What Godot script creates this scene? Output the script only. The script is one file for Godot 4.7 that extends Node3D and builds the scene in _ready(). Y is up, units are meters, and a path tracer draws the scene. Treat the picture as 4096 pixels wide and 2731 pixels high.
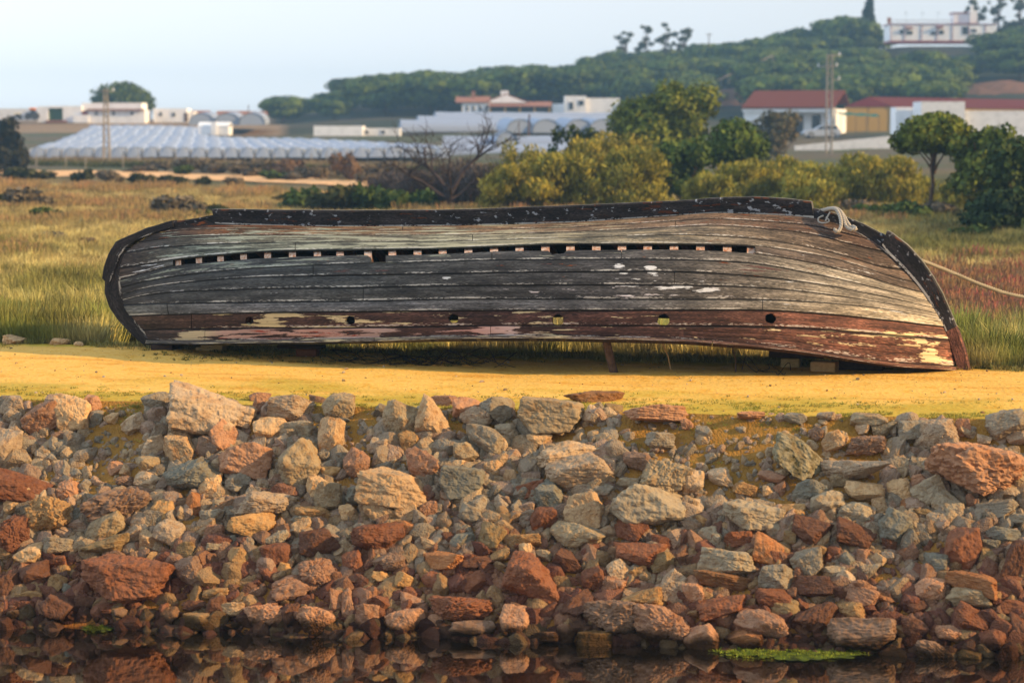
extends Node3D
# An upside-down wooden hull on a sandy track above a stone bank, salt marsh, plastic greenhouses and a pine hill behind.

const FP := 9056.0                     # focal length in pixels of the 4096-wide photograph
const EYE := 3.25                      # eye height above the track
const PITCH := 0.09474
const WATER := -2.2
const SUN_DIR := Vector3(0.90, 0.385, 0.20)

var rng := RandomNumberGenerator.new()
var fnoise := FastNoiseLite.new()
var used := {}
var M := {}
var cam: Camera3D
var cam_basis: Basis


class MB:
	var v := PackedVector3Array()
	var c := PackedColorArray()
	var uv := PackedVector2Array()
	var idx := PackedInt32Array()
	var col := Color.WHITE

	func p(pos: Vector3, t := Vector2.ZERO) -> int:
		v.append(pos)
		c.append(col)
		uv.append(t)
		return v.size() - 1

	func tri(a: int, b: int, d: int) -> void:
		idx.append(a)
		idx.append(b)
		idx.append(d)

	func quad(a: Vector3, b: Vector3, d: Vector3, e: Vector3, ta := Vector2.ZERO, tb := Vector2.ZERO, td := Vector2.ZERO, te := Vector2.ZERO) -> void:
		var i := p(a, ta)
		p(b, tb)
		p(d, td)
		p(e, te)
		tri(i, i + 1, i + 2)
		tri(i, i + 2, i + 3)

	func box(xf: Transform3D, size: Vector3, bevel := 0.0) -> void:
		var h := size / 2.0
		if bevel <= 0.0:
			for a in 3:
				for s in [-1.0, 1.0]:
					var n := Vector3.ZERO
					n[a] = s
					var u := Vector3.ZERO
					u[(a + 1) % 3] = 1.0
					var w := n.cross(u)
					var q := []
					for k in [[-1, -1], [-1, 1], [1, 1], [1, -1]]:
						var d: Vector3 = n + u * float(k[0]) + w * float(k[1])
						q.append(xf * (d * h))
					quad(q[0], q[1], q[2], q[3])
			return
		# bevelled: six faces, twelve edge strips, eight corners
		var b := minf(bevel, minf(h.x, minf(h.y, h.z)) * 0.45)
		var hh := h - Vector3(b, b, b)
		for a in 3:
			for s in [-1.0, 1.0]:
				var n2 := Vector3.ZERO
				n2[a] = s
				var u2 := Vector3.ZERO
				u2[(a + 1) % 3] = 1.0
				var w2 := n2.cross(u2)
				var q2 := []
				for k in [[-1, -1], [-1, 1], [1, 1], [1, -1]]:
					q2.append(xf * (n2 * h + (u2 * float(k[0]) + w2 * float(k[1])) * hh))
				quad(q2[0], q2[1], q2[2], q2[3])
		for a in 3:
			var ax := Vector3.ZERO
			ax[a] = 1.0
			for s1 in [-1.0, 1.0]:
				for s2 in [-1.0, 1.0]:
					var e1 := Vector3.ZERO
					e1[(a + 1) % 3] = s1
					var e2 := Vector3.ZERO
					e2[(a + 2) % 3] = s2
					var p1 := e1 * h + e2 * hh
					var p2 := e2 * h + e1 * hh
					var l := ax * hh
					face(xf, [p1 - l, p1 + l, p2 + l, p2 - l], e1 + e2)
		for sx in [-1.0, 1.0]:
			for sy in [-1.0, 1.0]:
				for sz in [-1.0, 1.0]:
					var sg := Vector3(sx, sy, sz)
					var a0: Vector3 = sg * Vector3(h.x, hh.y, hh.z)
					var a1: Vector3 = sg * Vector3(hh.x, h.y, hh.z)
					var a2: Vector3 = sg * Vector3(hh.x, hh.y, h.z)
					face(xf, [a0, a1, a2], sg)

	func face(xf: Transform3D, q: Array, out: Vector3) -> void:      # a flat polygon turned to face OUT
		var n: Vector3 = (q[2] - q[0]).cross(q[1] - q[0])
		if n.dot(out) < 0.0:
			q.reverse()
		var i := -1
		for a in q:
			var k := p(xf * a)
			if i < 0:
				i = k
		for k in range(1, q.size() - 1):
			tri(i, i + k, i + k + 1)

	func poly(pts: PackedVector2Array, xf: Transform3D, z0: float, z1: float) -> void:   # an outline given thickness from z0 to z1
		var t := Geometry2D.triangulate_polygon(pts)
		for s in [0, 1]:
			var z := z1 if s == 1 else z0
			var base := v.size()
			for a in pts:
				p(xf * Vector3(a.x, a.y, z), Vector2(a.x, a.y))
			for k in range(0, t.size(), 3):
				var a := pts[t[k]]
				var cw := (pts[t[k + 1]] - a).cross(pts[t[k + 2]] - a) < 0.0
				if cw == (s == 1):
					tri(base + t[k], base + t[k + 1], base + t[k + 2])
				else:
					tri(base + t[k], base + t[k + 2], base + t[k + 1])
		var area := 0.0
		for k in pts.size():
			area += pts[k].cross(pts[(k + 1) % pts.size()])
		for k in pts.size():
			var a := pts[k]
			var b := pts[(k + 1) % pts.size()]
			var q := [Vector3(a.x, a.y, z0), Vector3(b.x, b.y, z0), Vector3(b.x, b.y, z1), Vector3(a.x, a.y, z1)]
			var o := Vector2(b.y - a.y, a.x - b.x) * signf(area)
			face(xf, q, Vector3(o.x, o.y, 0))

	func tube(pts: Array, radii: Array, sides := 6, caps := true, phase := 0.0, tw := 0.0) -> void:
		var n := pts.size()
		var ref := Vector3.UP
		var t0: Vector3 = (pts[1] - pts[0]).normalized()
		if absf(t0.dot(ref)) > 0.9:
			ref = Vector3.RIGHT
		var x := t0.cross(ref).normalized()
		var first := v.size()
		var run := 0.0
		for i in n:
			var t: Vector3 = (pts[mini(i + 1, n - 1)] - pts[maxi(i - 1, 0)]).normalized()
			x = (x - t * x.dot(t)).normalized()
			var y := t.cross(x)
			var r: float = radii[i] if radii.size() == n else lerpf(radii[0], radii[-1], float(i) / (n - 1))
			if i:
				run += (pts[i] - pts[i - 1]).length()
			for s in sides + 1:
				var a := TAU * s / sides + phase + tw * i
				p(pts[i] + (x * cos(a) + y * sin(a)) * r, Vector2(float(s) / sides, run))
		for i in n - 1:
			for s in sides:
				var a := first + i * (sides + 1) + s
				var b := a + sides + 1
				tri(a, b, b + 1)
				tri(a, b + 1, a + 1)
		if caps:
			for e in [0, n - 1]:
				var i0 := p(pts[e])
				for s in sides:
					var a: int = first + e * (sides + 1) + s
					var k1 := p(v[a])
					var k2 := p(v[a + 1])
					if e == 0:
						tri(i0, k1, k2)
					else:
						tri(i0, k2, k1)

	func grid(nu: int, nv: int, f: Callable, flip := false) -> void:   # f(i, j) -> Vector3
		var first := v.size()
		for j in nv + 1:
			for i in nu + 1:
				p(f.call(i, j), Vector2(float(i) / nu, float(j) / nv))
		for j in nv:
			for i in nu:
				var a := first + j * (nu + 1) + i
				var b := a + nu + 1
				if flip:
					tri(a, b, b + 1)
					tri(a, b + 1, a + 1)
				else:
					tri(a, b + 1, b)
					tri(a, a + 1, b + 1)

	func mesh() -> ArrayMesh:
		var nn := PackedVector3Array()
		nn.resize(v.size())
		for k in range(0, idx.size(), 3):
			var a := idx[k]
			var b := idx[k + 1]
			var d := idx[k + 2]
			var n := (v[d] - v[a]).cross(v[b] - v[a])
			nn[a] += n
			nn[b] += n
			nn[d] += n
		for k in nn.size():
			nn[k] = nn[k].normalized() if nn[k].length_squared() > 1e-24 else Vector3.UP
		var arr := []
		arr.resize(Mesh.ARRAY_MAX)
		arr[Mesh.ARRAY_VERTEX] = v
		arr[Mesh.ARRAY_NORMAL] = nn
		arr[Mesh.ARRAY_COLOR] = c
		arr[Mesh.ARRAY_TEX_UV] = uv
		arr[Mesh.ARRAY_INDEX] = idx
		var m := ArrayMesh.new()
		m.add_surface_from_arrays(Mesh.PRIMITIVE_TRIANGLES, arr)
		return m


# ---------------------------------------------------------------- names, labels, nodes

func numbered(called: String) -> String:
	if not used.has(called):
		used[called] = 0
		return called
	used[called] += 1
	return "%s_%03d" % [called, used[called]]


func tag(o: Node3D, label := "", category := "", group := "", kind := "") -> Node3D:
	if label:
		o.set_meta("label", label)
	if category:
		o.set_meta("category", category)
	if group:
		o.set_meta("group", group)
	if kind:
		o.set_meta("kind", kind)
	return o


func thing(called: String, label: String, category: String, at := Vector3.ZERO, turn := 0.0, group := "") -> Node3D:
	var o := Node3D.new()
	o.name = numbered(called)
	add_child(o)
	o.position = at
	o.rotation.y = turn
	tag(o, label, category, group)
	return o


func put(called: String, m: Mesh, mat: Material, parent: Node3D = null, at := Transform3D()) -> MeshInstance3D:
	var o := MeshInstance3D.new()
	o.mesh = m
	o.material_override = mat
	o.transform = at
	if parent == null:
		o.name = numbered(called)
		add_child(o)
	else:
		o.name = called
		parent.add_child(o, true)
	return o


func struct(called: String, m: Mesh, mat: Material) -> MeshInstance3D:
	var o := put(called, m, mat)
	o.set_meta("kind", "structure")
	return o


func box_part(called: String, parent: Node3D, center: Vector3, size: Vector3, mat: Material, turn := Basis(), bevel := 0.0) -> MeshInstance3D:
	var b := MB.new()
	b.box(Transform3D(turn, Vector3.ZERO), size, bevel)
	return put(called, b.mesh(), mat, parent, Transform3D(Basis(), center))


func scatter(called: String, m: Mesh, mat: Material, where: Array, cols: Array, label: String, category: String) -> MultiMeshInstance3D:
	var mm := MultiMesh.new()
	mm.transform_format = MultiMesh.TRANSFORM_3D
	mm.use_colors = true
	mm.mesh = m
	mm.instance_count = where.size()
	for i in where.size():
		mm.set_instance_transform(i, where[i])
		mm.set_instance_color(i, cols[i])
	var o := MultiMeshInstance3D.new()
	o.multimesh = mm
	o.material_override = mat
	o.name = numbered(called)
	add_child(o)
	tag(o, label, category, "", "stuff")
	return o


# ---------------------------------------------------------------- pixels to places

func ray(px: float, py: float) -> Vector3:
	return (cam_basis * Vector3((px - 2048.0) / FP, -(py - 1365.5) / FP, -1.0)).normalized()


func on_level(px: float, py: float, y: float) -> Vector3:
	var r := ray(px, py)
	return Vector3(0, EYE, 0) + r * ((y - EYE) / r.y)


func at_depth(px: float, py: float, d: float) -> Vector3:
	var r := ray(px, py)
	return Vector3(0, EYE, 0) + r * (d / -r.z)


func q_at(qx: float, qy: float, d: float) -> Vector3:       # the same in the scale of a 2352-wide view
	return at_depth(qx * 1.7415, qy * 1.7415, d)


func q_ground(qx: float, d: float) -> Vector3:
	var p := q_at(qx, 290.0, d)
	return Vector3(p.x, height(p.x, p.z), p.z)


func qm(d: float) -> float:          # metres per pixel of a 2352-wide view at that distance
	return d / 5200.0


# ---------------------------------------------------------------- materials and textures

func srgb(r: float, g: float, b: float) -> Color:
	return Color(r / 255.0, g / 255.0, b / 255.0)


func lin(r: float, g: float, b: float) -> Color:
	return Color(r, g, b).linear_to_srgb()


func mat(color: Color, rough := 0.9, spec := 0.3) -> StandardMaterial3D:
	var m := StandardMaterial3D.new()
	m.albedo_color = color
	m.roughness = rough
	m.metallic_specular = spec
	return m


func vmat(rough := 0.9, spec := 0.25) -> StandardMaterial3D:
	var m := mat(Color.WHITE, rough, spec)
	m.vertex_color_use_as_albedo = true
	return m


func noise_l8(w: int, h: int, seed_: int, freq: float, octaves := 4, type := FastNoiseLite.TYPE_SIMPLEX_SMOOTH, seamless := true) -> PackedByteArray:
	var n := FastNoiseLite.new()
	n.seed = seed_
	n.frequency = freq
	n.noise_type = type
	n.fractal_octaves = octaves
	var im := n.get_seamless_image(w, h) if seamless else n.get_image(w, h)
	im.convert(Image.FORMAT_L8)
	return im.get_data()


func stretched(w: int, h: int, sw: int, seed_: int, freq: float, octaves := 4) -> PackedByteArray:    # noise drawn out along x
	var n := FastNoiseLite.new()
	n.seed = seed_
	n.frequency = freq
	n.fractal_octaves = octaves
	var im := n.get_image(sw, h)
	im.resize(w, h, Image.INTERPOLATE_CUBIC)
	im.convert(Image.FORMAT_L8)
	return im.get_data()


func ramp_tex(size: int, seed_: int, freq: float, stops: Array, second := 0.25, oct := 5) -> ImageTexture:   # two noises through a colour ramp
	var a := noise_l8(size, size, seed_, freq, oct)
	var b := noise_l8(size, size, seed_ + 77, freq * 6.0, 3)
	var lut := []
	for k in 256:
		var t := k / 255.0 * (stops.size() - 1)
		var i := mini(int(t), stops.size() - 2)
		lut.append((stops[i] as Color).lerp(stops[i + 1], t - i))
	var out := PackedByteArray()
	out.resize(size * size * 3)
	for k in size * size:
		var t := clampi(int(a[k] * (1.0 - second) + b[k] * second), 0, 255)
		var cc: Color = lut[t]
		out[k * 3] = cc.r8
		out[k * 3 + 1] = cc.g8
		out[k * 3 + 2] = cc.b8
	return ImageTexture.create_from_image(Image.create_from_data(size, size, false, Image.FORMAT_RGB8, out))


func bump_tex(size: int, seed_: int, freq: float, oct := 5, type := FastNoiseLite.TYPE_SIMPLEX_SMOOTH) -> ImageTexture:
	return ImageTexture.create_from_image(Image.create_from_data(size, size, false, Image.FORMAT_L8, noise_l8(size, size, seed_, freq, oct, type)))


func tri_mat(tex: Texture2D, scale: float, rough := 0.9, bump: Texture2D = null, bump_cm := 1.0, world := true) -> StandardMaterial3D:
	var m := mat(Color.WHITE, rough, 0.25)
	m.albedo_texture = tex
	m.uv1_triplanar = true
	m.uv1_world_triplanar = world
	m.uv1_scale = Vector3.ONE * scale
	if bump:
		m.heightmap_enabled = true
		m.heightmap_texture = bump
		m.heightmap_scale = bump_cm
	return m


func _ready() -> void:
	cam = Camera3D.new()
	cam.name = "camera"
	add_child(cam)
	cam.position = Vector3(0, EYE, 0)
	cam.rotation.x = -PITCH
	cam_basis = cam.basis
	var lens := CameraAttributesPhysical.new()
	lens.frustum_focal_length = 79.57
	lens.frustum_near = 0.5
	lens.frustum_far = 3000.0
	lens.frustum_focus_distance = 30.6
	lens.exposure_aperture = 1.35
	cam.attributes = lens
	cam.current = true
	var env := Environment.new()
	env.background_mode = Environment.BG_SKY
	env.tonemap_mode = Environment.TONE_MAPPER_LINEAR
	env.tonemap_exposure = 1.42
	env.sdfgi_enabled = true
	env.ssao_enabled = true
	env.ssil_enabled = true
	env.sky = Sky.new()
	env.sky.sky_material = hazy_sky()
	env.background_energy_multiplier = 1.05
	env.fog_enabled = true
	env.fog_density = 0.00045
	env.fog_light_color = Color(0.62, 0.82, 1.0)
	var we := WorldEnvironment.new()
	we.name = "environment"
	we.environment = env
	add_child(we)
	var sun := DirectionalLight3D.new()
	sun.name = "sun"
	add_child(sun)
	sun.look_at_from_position(SUN_DIR.normalized() * 100.0, Vector3.ZERO)
	sun.light_color = Color(1.0, 0.84, 0.61)
	sun.light_energy = 1.6
	sun.light_angular_distance = 0.6
	sun.shadow_enabled = true
	rng.seed = 20240611
	fnoise.seed = 5
	fnoise.frequency = 1.0
	fnoise.fractal_octaves = 3
	layout_ground()
	shared_materials()
	build_ground()
	build_far_land()
	build_greenhouses()
	build_houses()
	build_hill_trees()
	build_marsh_trees()
	build_boat()
	build_rocks()
	build_grass()
	build_small_things()


func hazy_sky() -> PanoramaSkyMaterial:        # milky winter air, brighter towards the sun, bluer overhead
	var w := 512
	var h := 256
	var f := PackedFloat32Array()
	f.resize(w * h * 3)
	var s := SUN_DIR.normalized()
	var thin := FastNoiseLite.new()
	thin.seed = 3
	thin.frequency = 1.2
	for j in h:
		var el := PI / 2.0 - (j + 0.5) / h * PI
		for i in w:
			var az := ((i + 0.5) / w - 0.5) * TAU
			var d := Vector3(sin(az) * cos(el), sin(el), -cos(az) * cos(el))
			var g := rad_to_deg(d.angle_to(s))
			var glow := 4.4 * exp(-g / 29.0)
			glow = glow / (1.0 + glow * 0.35)
			var up := maxf(d.y, 0.0)
			var b := 0.42 + 1.12 * glow * (1.0 - 0.5 * up)
			b *= 1.0 + 0.03 * thin.get_noise_3d(d.x * 1.2, d.y * 7.0, d.z * 1.2)
			var high := pow(up, 0.55)
			var c := Vector3(0.98, 1.01, 1.02).lerp(Vector3(0.60, 0.76, 0.96), high)
			if d.y < 0.0:
				c = Vector3(0.16, 0.13, 0.09)
				b = 1.0
			var k := (j * w + i) * 3
			f[k] = b * c.x
			f[k + 1] = b * c.y
			f[k + 2] = b * c.z
	var m := PanoramaSkyMaterial.new()
	m.panorama = ImageTexture.create_from_image(Image.create_from_data(w, h, false, Image.FORMAT_RGBF, f.to_byte_array()))
	return m


func shared_materials() -> void:
	M.soil_bump = bump_tex(512, 11, 0.02)
	M.fine_bump = bump_tex(512, 12, 0.06, 4)
	M.sand = tri_mat(ramp_tex(512, 21, 0.012, [srgb(190, 138, 56), srgb(218, 169, 78), srgb(226, 183, 96), srgb(210, 155, 58), srgb(232, 197, 120)], 0.42), 0.4, 0.95, M.fine_bump, 1.3)
	M.sand.vertex_color_use_as_albedo = true
	M.soil = tri_mat(ramp_tex(512, 31, 0.02, [srgb(84, 62, 36), srgb(140, 106, 58), srgb(170, 130, 74), srgb(100, 76, 44)], 0.5), 0.8, 0.95, M.fine_bump, 2.0)
	M.soil.vertex_color_use_as_albedo = true
	M.field = tri_mat(ramp_tex(512, 41, 0.02, [srgb(150, 150, 150), srgb(215, 215, 215), srgb(255, 255, 255)], 0.4), 0.12, 0.95)
	M.field.vertex_color_use_as_albedo = true
	M.leaf = vmat(0.75, 0.2)
	M.leaf.backlight_enabled = true
	M.leaf.backlight = Color(0.35, 0.35, 0.35)
	M.bark = tri_mat(ramp_tex(256, 51, 0.03, [srgb(58, 46, 40), srgb(92, 74, 62), srgb(118, 98, 84)]), 1.5, 0.95, M.fine_bump, 2.0)
	M.dead_bark = tri_mat(ramp_tex(256, 52, 0.03, [srgb(40, 34, 34), srgb(64, 55, 54), srgb(86, 75, 72)]), 1.5, 0.95)
	M.white_wall = tri_mat(ramp_tex(256, 61, 0.01, [srgb(214, 216, 220), srgb(232, 233, 236), srgb(240, 240, 242)]), 0.2, 0.9)
	M.old_white = tri_mat(ramp_tex(256, 62, 0.012, [srgb(186, 188, 192), srgb(218, 219, 222), srgb(230, 230, 233)], 0.4), 0.25, 0.9)
	M.tile_red = tri_mat(ramp_tex(256, 63, 0.03, [srgb(88, 44, 36), srgb(104, 54, 43), srgb(114, 64, 52)], 0.5), 1.0, 0.9)
	M.tile_pale = tri_mat(ramp_tex(256, 64, 0.03, [srgb(124, 84, 68), srgb(146, 102, 84), srgb(162, 124, 106)], 0.5), 1.0, 0.9)
	M.roof_metal = mat(srgb(96, 48, 50), 0.6, 0.25)
	M.ochre_wall = mat(srgb(178, 146, 84), 0.85)
	M.dark_glass = mat(srgb(44, 50, 58), 0.2, 0.5)
	M.green_door = mat(srgb(58, 84, 52), 0.7)
	M.film = mat(srgb(140, 151, 172), 0.55, 0.3)
	M.film_clear = mat(srgb(152, 162, 180), 0.55, 0.3)
	M.film_bright = mat(srgb(200, 206, 216), 0.5, 0.4)
	M.pole = mat(srgb(146, 138, 128), 0.85)
	M.wood_pole = mat(srgb(96, 74, 60), 0.9)
	M.red_trim = mat(srgb(138, 66, 62), 0.85)
	M.dark_steel = mat(srgb(62, 60, 58), 0.6, 0.5)


# ---------------------------------------------------------------- ground

var back_a: Vector3
var back_b: Vector3
var near_a: Vector3
var near_b: Vector3
var wet_a: Vector3
var wet_b: Vector3
const FAR_Q := [-400.0, 0.0, 300.0, 600.0, 900.0, 1200.0, 1500.0, 1800.0, 2100.0, 2352.0, 2750.0]
const FAR_D := [40.0, 150.0, 212.0, 250.0, 290.0, 330.0, 365.0, 400.0, 445.0, 490.0, 560.0, 760.0]
var far_h := []


func layout_ground() -> void:
	back_a = on_level(0, 787 * 1.7415, 0.0)
	back_b = on_level(4096, 850 * 1.7415, 0.0)
	near_a = on_level(0, 912 * 1.7415, 0.0)
	near_b = on_level(4096, 958 * 1.7415, 0.0)
	wet_a = on_level(0, 1437 * 1.7415, WATER)
	wet_b = on_level(4096, 1508 * 1.7415, WATER)
	far_h = [
		[-0.3, -0.3, -0.3, -0.3, -0.3, -0.3, -0.3, -0.3, -0.3, -0.3, -0.3],
		[-0.2, -0.2, -0.2, -0.2, -0.2, -0.2, -0.2, -0.2, 0.0, 0.0, 0.0],
		[-0.1, -0.1, -0.1, -0.1, -0.1, 0.0, 0.1, 0.2, 0.4, 0.4, 0.4],
		[0.3, 0.3, 0.3, 0.25, 0.3, 0.8, 0.9, 1.1, 1.3, 1.3, 1.3],
		[1.0, 1.0, 1.0, 0.75, 1.0, 1.9, 2.1, 2.4, 2.5, 2.5, 2.5],
		[2.0, 2.0, 2.0, 1.5, 2.4, 3.3, 3.2, 2.8, 2.9, 3.0, 3.0],
		[3.9, 3.9, 3.9, 3.4, 4.4, 5.0, 4.6, 4.4, 5.0, 5.6, 5.6],
		[4.5, 4.5, 4.5, 3.5, 4.8, 6.2, 6.4, 7.2, 8.6, 9.4, 9.4],
		[4.4, 4.4, 4.4, 5.0, 7.0, 7.6, 9.4, 12.0, 15.0, 15.5, 15.5],
		[4.2, 4.2, 4.2, 5.2, 8.0, 9.0, 12.4, 17.0, 20.5, 20.5, 20.5],
		[3.4, 3.4, 3.4, 5.0, 8.0, 7.4, 11.0, 15.5, 19.5, 20.5, 20.5],
		[0.0, 0.0, 0.0, 0.0, 0.0, 0.0, 2.0, 3.0, 4.0, 4.0, 4.0],
	]


func line_z(a: Vector3, b: Vector3, x: float) -> float:
	return lerpf(a.z, b.z, (x - a.x) / (b.x - a.x))


func far_height(x: float, z: float) -> float:
	var d := maxf(-z, 1.0)
	var q := 1176.0 + x / d * 5200.0
	var i := 0
	while i < FAR_Q.size() - 2 and q > FAR_Q[i + 1]:
		i += 1
	var j := 0
	while j < FAR_D.size() - 2 and d > FAR_D[j + 1]:
		j += 1
	var s := smoothstep(0.0, 1.0, clampf((q - FAR_Q[i]) / (FAR_Q[i + 1] - FAR_Q[i]), 0.0, 1.0))
	var t := clampf((d - FAR_D[j]) / (FAR_D[j + 1] - FAR_D[j]), 0.0, 1.0)
	return lerpf(lerpf(far_h[j][i], far_h[j][i + 1], s), lerpf(far_h[j + 1][i], far_h[j + 1][i + 1], s), t)


func height(x: float, z: float) -> float:
	var zb := line_z(back_a, back_b, x)
	if z < zb:
		var t := smoothstep(0.0, 2.2, zb - z)
		var rough := 0.10 * fnoise.get_noise_2d(x * 0.09, z * 0.05) + 0.05 * fnoise.get_noise_2d(x * 0.5, z * 0.5)
		return lerpf(0.0, far_height(x, z) + rough, t)
	var zn := line_z(near_a, near_b, x) + 0.16 * fnoise.get_noise_2d(x * 0.35, 9.0)
	if z < zn:
		var e := minf(z - zb, zn - z)
		return 0.035 * fnoise.get_noise_2d(x * 0.25, z * 0.8) * smoothstep(0.0, 0.6, e) - 0.03 * smoothstep(1.6, 0.0, zn - z)
	var zw := line_z(wet_a, wet_b, x)
	var s := (z - zn) / (zw - zn)
	var y := WATER * (s * 0.93 + 0.07 * s * s) if s < 1.0 else WATER * (1.0 + (s - 1.0) * 0.9)
	return -0.03 + y + 0.10 * fnoise.get_noise_2d(x * 0.5, z * 0.6) * smoothstep(0.0, 0.15, s)


func build_ground() -> void:
	# the sandy track
	var sand := MB.new()
	var nx := 260
	var x0 := -19.0
	var x1 := 19.0
	sand.grid(nx, 44, func(i, j):
		var x := lerpf(x0, x1, float(i) / nx)
		var z := lerpf(line_z(back_a, back_b, x), line_z(near_a, near_b, x) + 0.16 * fnoise.get_noise_2d(x * 0.35, 9.0), float(j) / 44.0)
		var y := height(x, z + 0.0005) + 0.012 * fnoise.get_noise_2d(x * 1.3, z * 4.0) * (1.0 if j > 0 and j < 44 else 0.0)
		var moss := smoothstep(2.3, 0.5, (1.0 - float(j) / 44.0) * 6.4 + 1.8 * fnoise.get_noise_2d(x * 0.42 + 4.0, z * 0.9)) * 0.62
		moss = maxf(moss, smoothstep(0.45, 0.0, float(j) / 44.0 * 5.6 + 0.5 * fnoise.get_noise_2d(x * 0.8, 2.0)) * 0.75)
		var rut := smoothstep(0.25, 0.6, fnoise.get_noise_2d(x * 0.16 + 7.0, (z - line_z(back_a, back_b, x)) * 3.2))
		var worn := 0.5 + 0.5 * fnoise.get_noise_2d(x * 0.3 + 30.0, z * 2.2)
		sand.col = Color(1, 1, 1).lerp(Color(0.9, 0.74, 0.46), worn * 0.5).lerp(Color(0.74, 0.52, 0.28), rut * 0.6).lerp(Color(0.42, 0.56, 0.13), moss)
		return Vector3(x, y, z))
	struct("sand_track", sand.mesh(), M.sand)
	# the bank below it
	var bank := MB.new()
	bank.grid(nx, 70, func(i, j):
		var x := lerpf(x0, x1, float(i) / nx)
		var za := line_z(near_a, near_b, x) + 0.16 * fnoise.get_noise_2d(x * 0.35, 9.0)
		var z := lerpf(za, line_z(wet_a, wet_b, x) + 2.5, float(j) / 70.0)
		var y := height(x, z + 0.0005) + 0.035 * fnoise.get_noise_2d(x * 3.0, z * 3.0) * (1.0 if j else 0.0)
		var s := float(j) / 70.0
		var moss := clampf(0.9 - s * 3.4 + 0.9 * fnoise.get_noise_2d(x * 1.1, z * 1.4), 0.0, 1.0)
		bank.col = Color(1.0, 0.9, 0.68).lerp(Color(0.55, 0.30, 0.2), smoothstep(0.35, 0.6, s)).lerp(Color(0.66, 0.66, 0.26), moss * 0.4)
		return Vector3(x, y, z))
	struct("bank_ground", bank.mesh(), M.soil)
	# the bed and the water
	var bed := MB.new()
	bed.grid(20, 8, func(i, j):
		var x := lerpf(x0, x1, i / 20.0)
		return Vector3(x, -4.1, lerpf(line_z(wet_a, wet_b, x) + 1.9, 6.0, j / 8.0)))
	struct("river_bed_ground", bed.mesh(), mat(srgb(40, 34, 24)))
	var sea := MB.new()
	sea.grid(30, 20, func(i, j):
		var x := lerpf(x0, x1, i / 30.0)
		return Vector3(x, WATER, lerpf(line_z(wet_a, wet_b, x) - 0.7, 6.0, j / 20.0)))
	var wm := mat(srgb(20, 16, 10), 0.015, 1.0)
	wm.clearcoat_enabled = true
	wm.clearcoat = 1.0
	wm.clearcoat_roughness = 0.01
	var ripple := bump_tex(512, 88, 0.008, 3)
	wm.uv1_triplanar = true
	wm.uv1_world_triplanar = true
	wm.uv1_scale = Vector3(0.35, 0.35, 0.9)
	wm.heightmap_enabled = true
	wm.heightmap_texture = ripple
	wm.heightmap_scale = 0.06
	struct("water", sea.mesh(), wm)
	# marsh and the land behind, one sheet out past the last ridge
	var land := MB.new()
	var ds := []
	var d := 0.0
	while d < 1150.0:
		ds.append(d)
		d += 0.35 if d < 12.0 else (1.0 if d < 60.0 else (3.0 if d < 300.0 else (7.0 if d < 520.0 else 45.0)))
	var nd := ds.size() - 1
	land.grid(150, nd, func(i, j):
		var f := lerpf(-1.0, 1.0, i / 150.0)
		var x: float = f * (19.0 + ds[j] * 0.42)
		var z: float = line_z(back_a, back_b, clampf(x, -19.0, 19.0)) - ds[j]
		var dd := -z
		var qx := 1176.0 + x / dd * 5200.0
		var n1 := fnoise.get_noise_2d(x * 0.05, z * 0.05)
		var n2 := fnoise.get_noise_2d(x * 0.22 + 50.0, z * 0.15)
		var c := Color(0.20, 0.145, 0.055).lerp(Color(0.10, 0.095, 0.03), clampf(0.5 + n1 + 0.5 * n2, 0.0, 1.0))
		if dd > 165.0:
			c = Color(0.16, 0.12, 0.07).lerp(Color(0.10, 0.11, 0.045), clampf(0.5 + n1 * 1.4, 0.0, 1.0))
		if dd > 335.0:
			c = Color(0.34, 0.23, 0.13) if qx < 640.0 else Color(0.04, 0.05, 0.022).lerp(Color(0.09, 0.07, 0.04), clampf(0.3 + n1 * 1.5, 0.0, 1.0))
		land.col = c
		return Vector3(x, height(x, z - 0.0005) if j else 0.0, z), true)
	struct("marsh_ground", land.mesh(), M.field)


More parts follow.
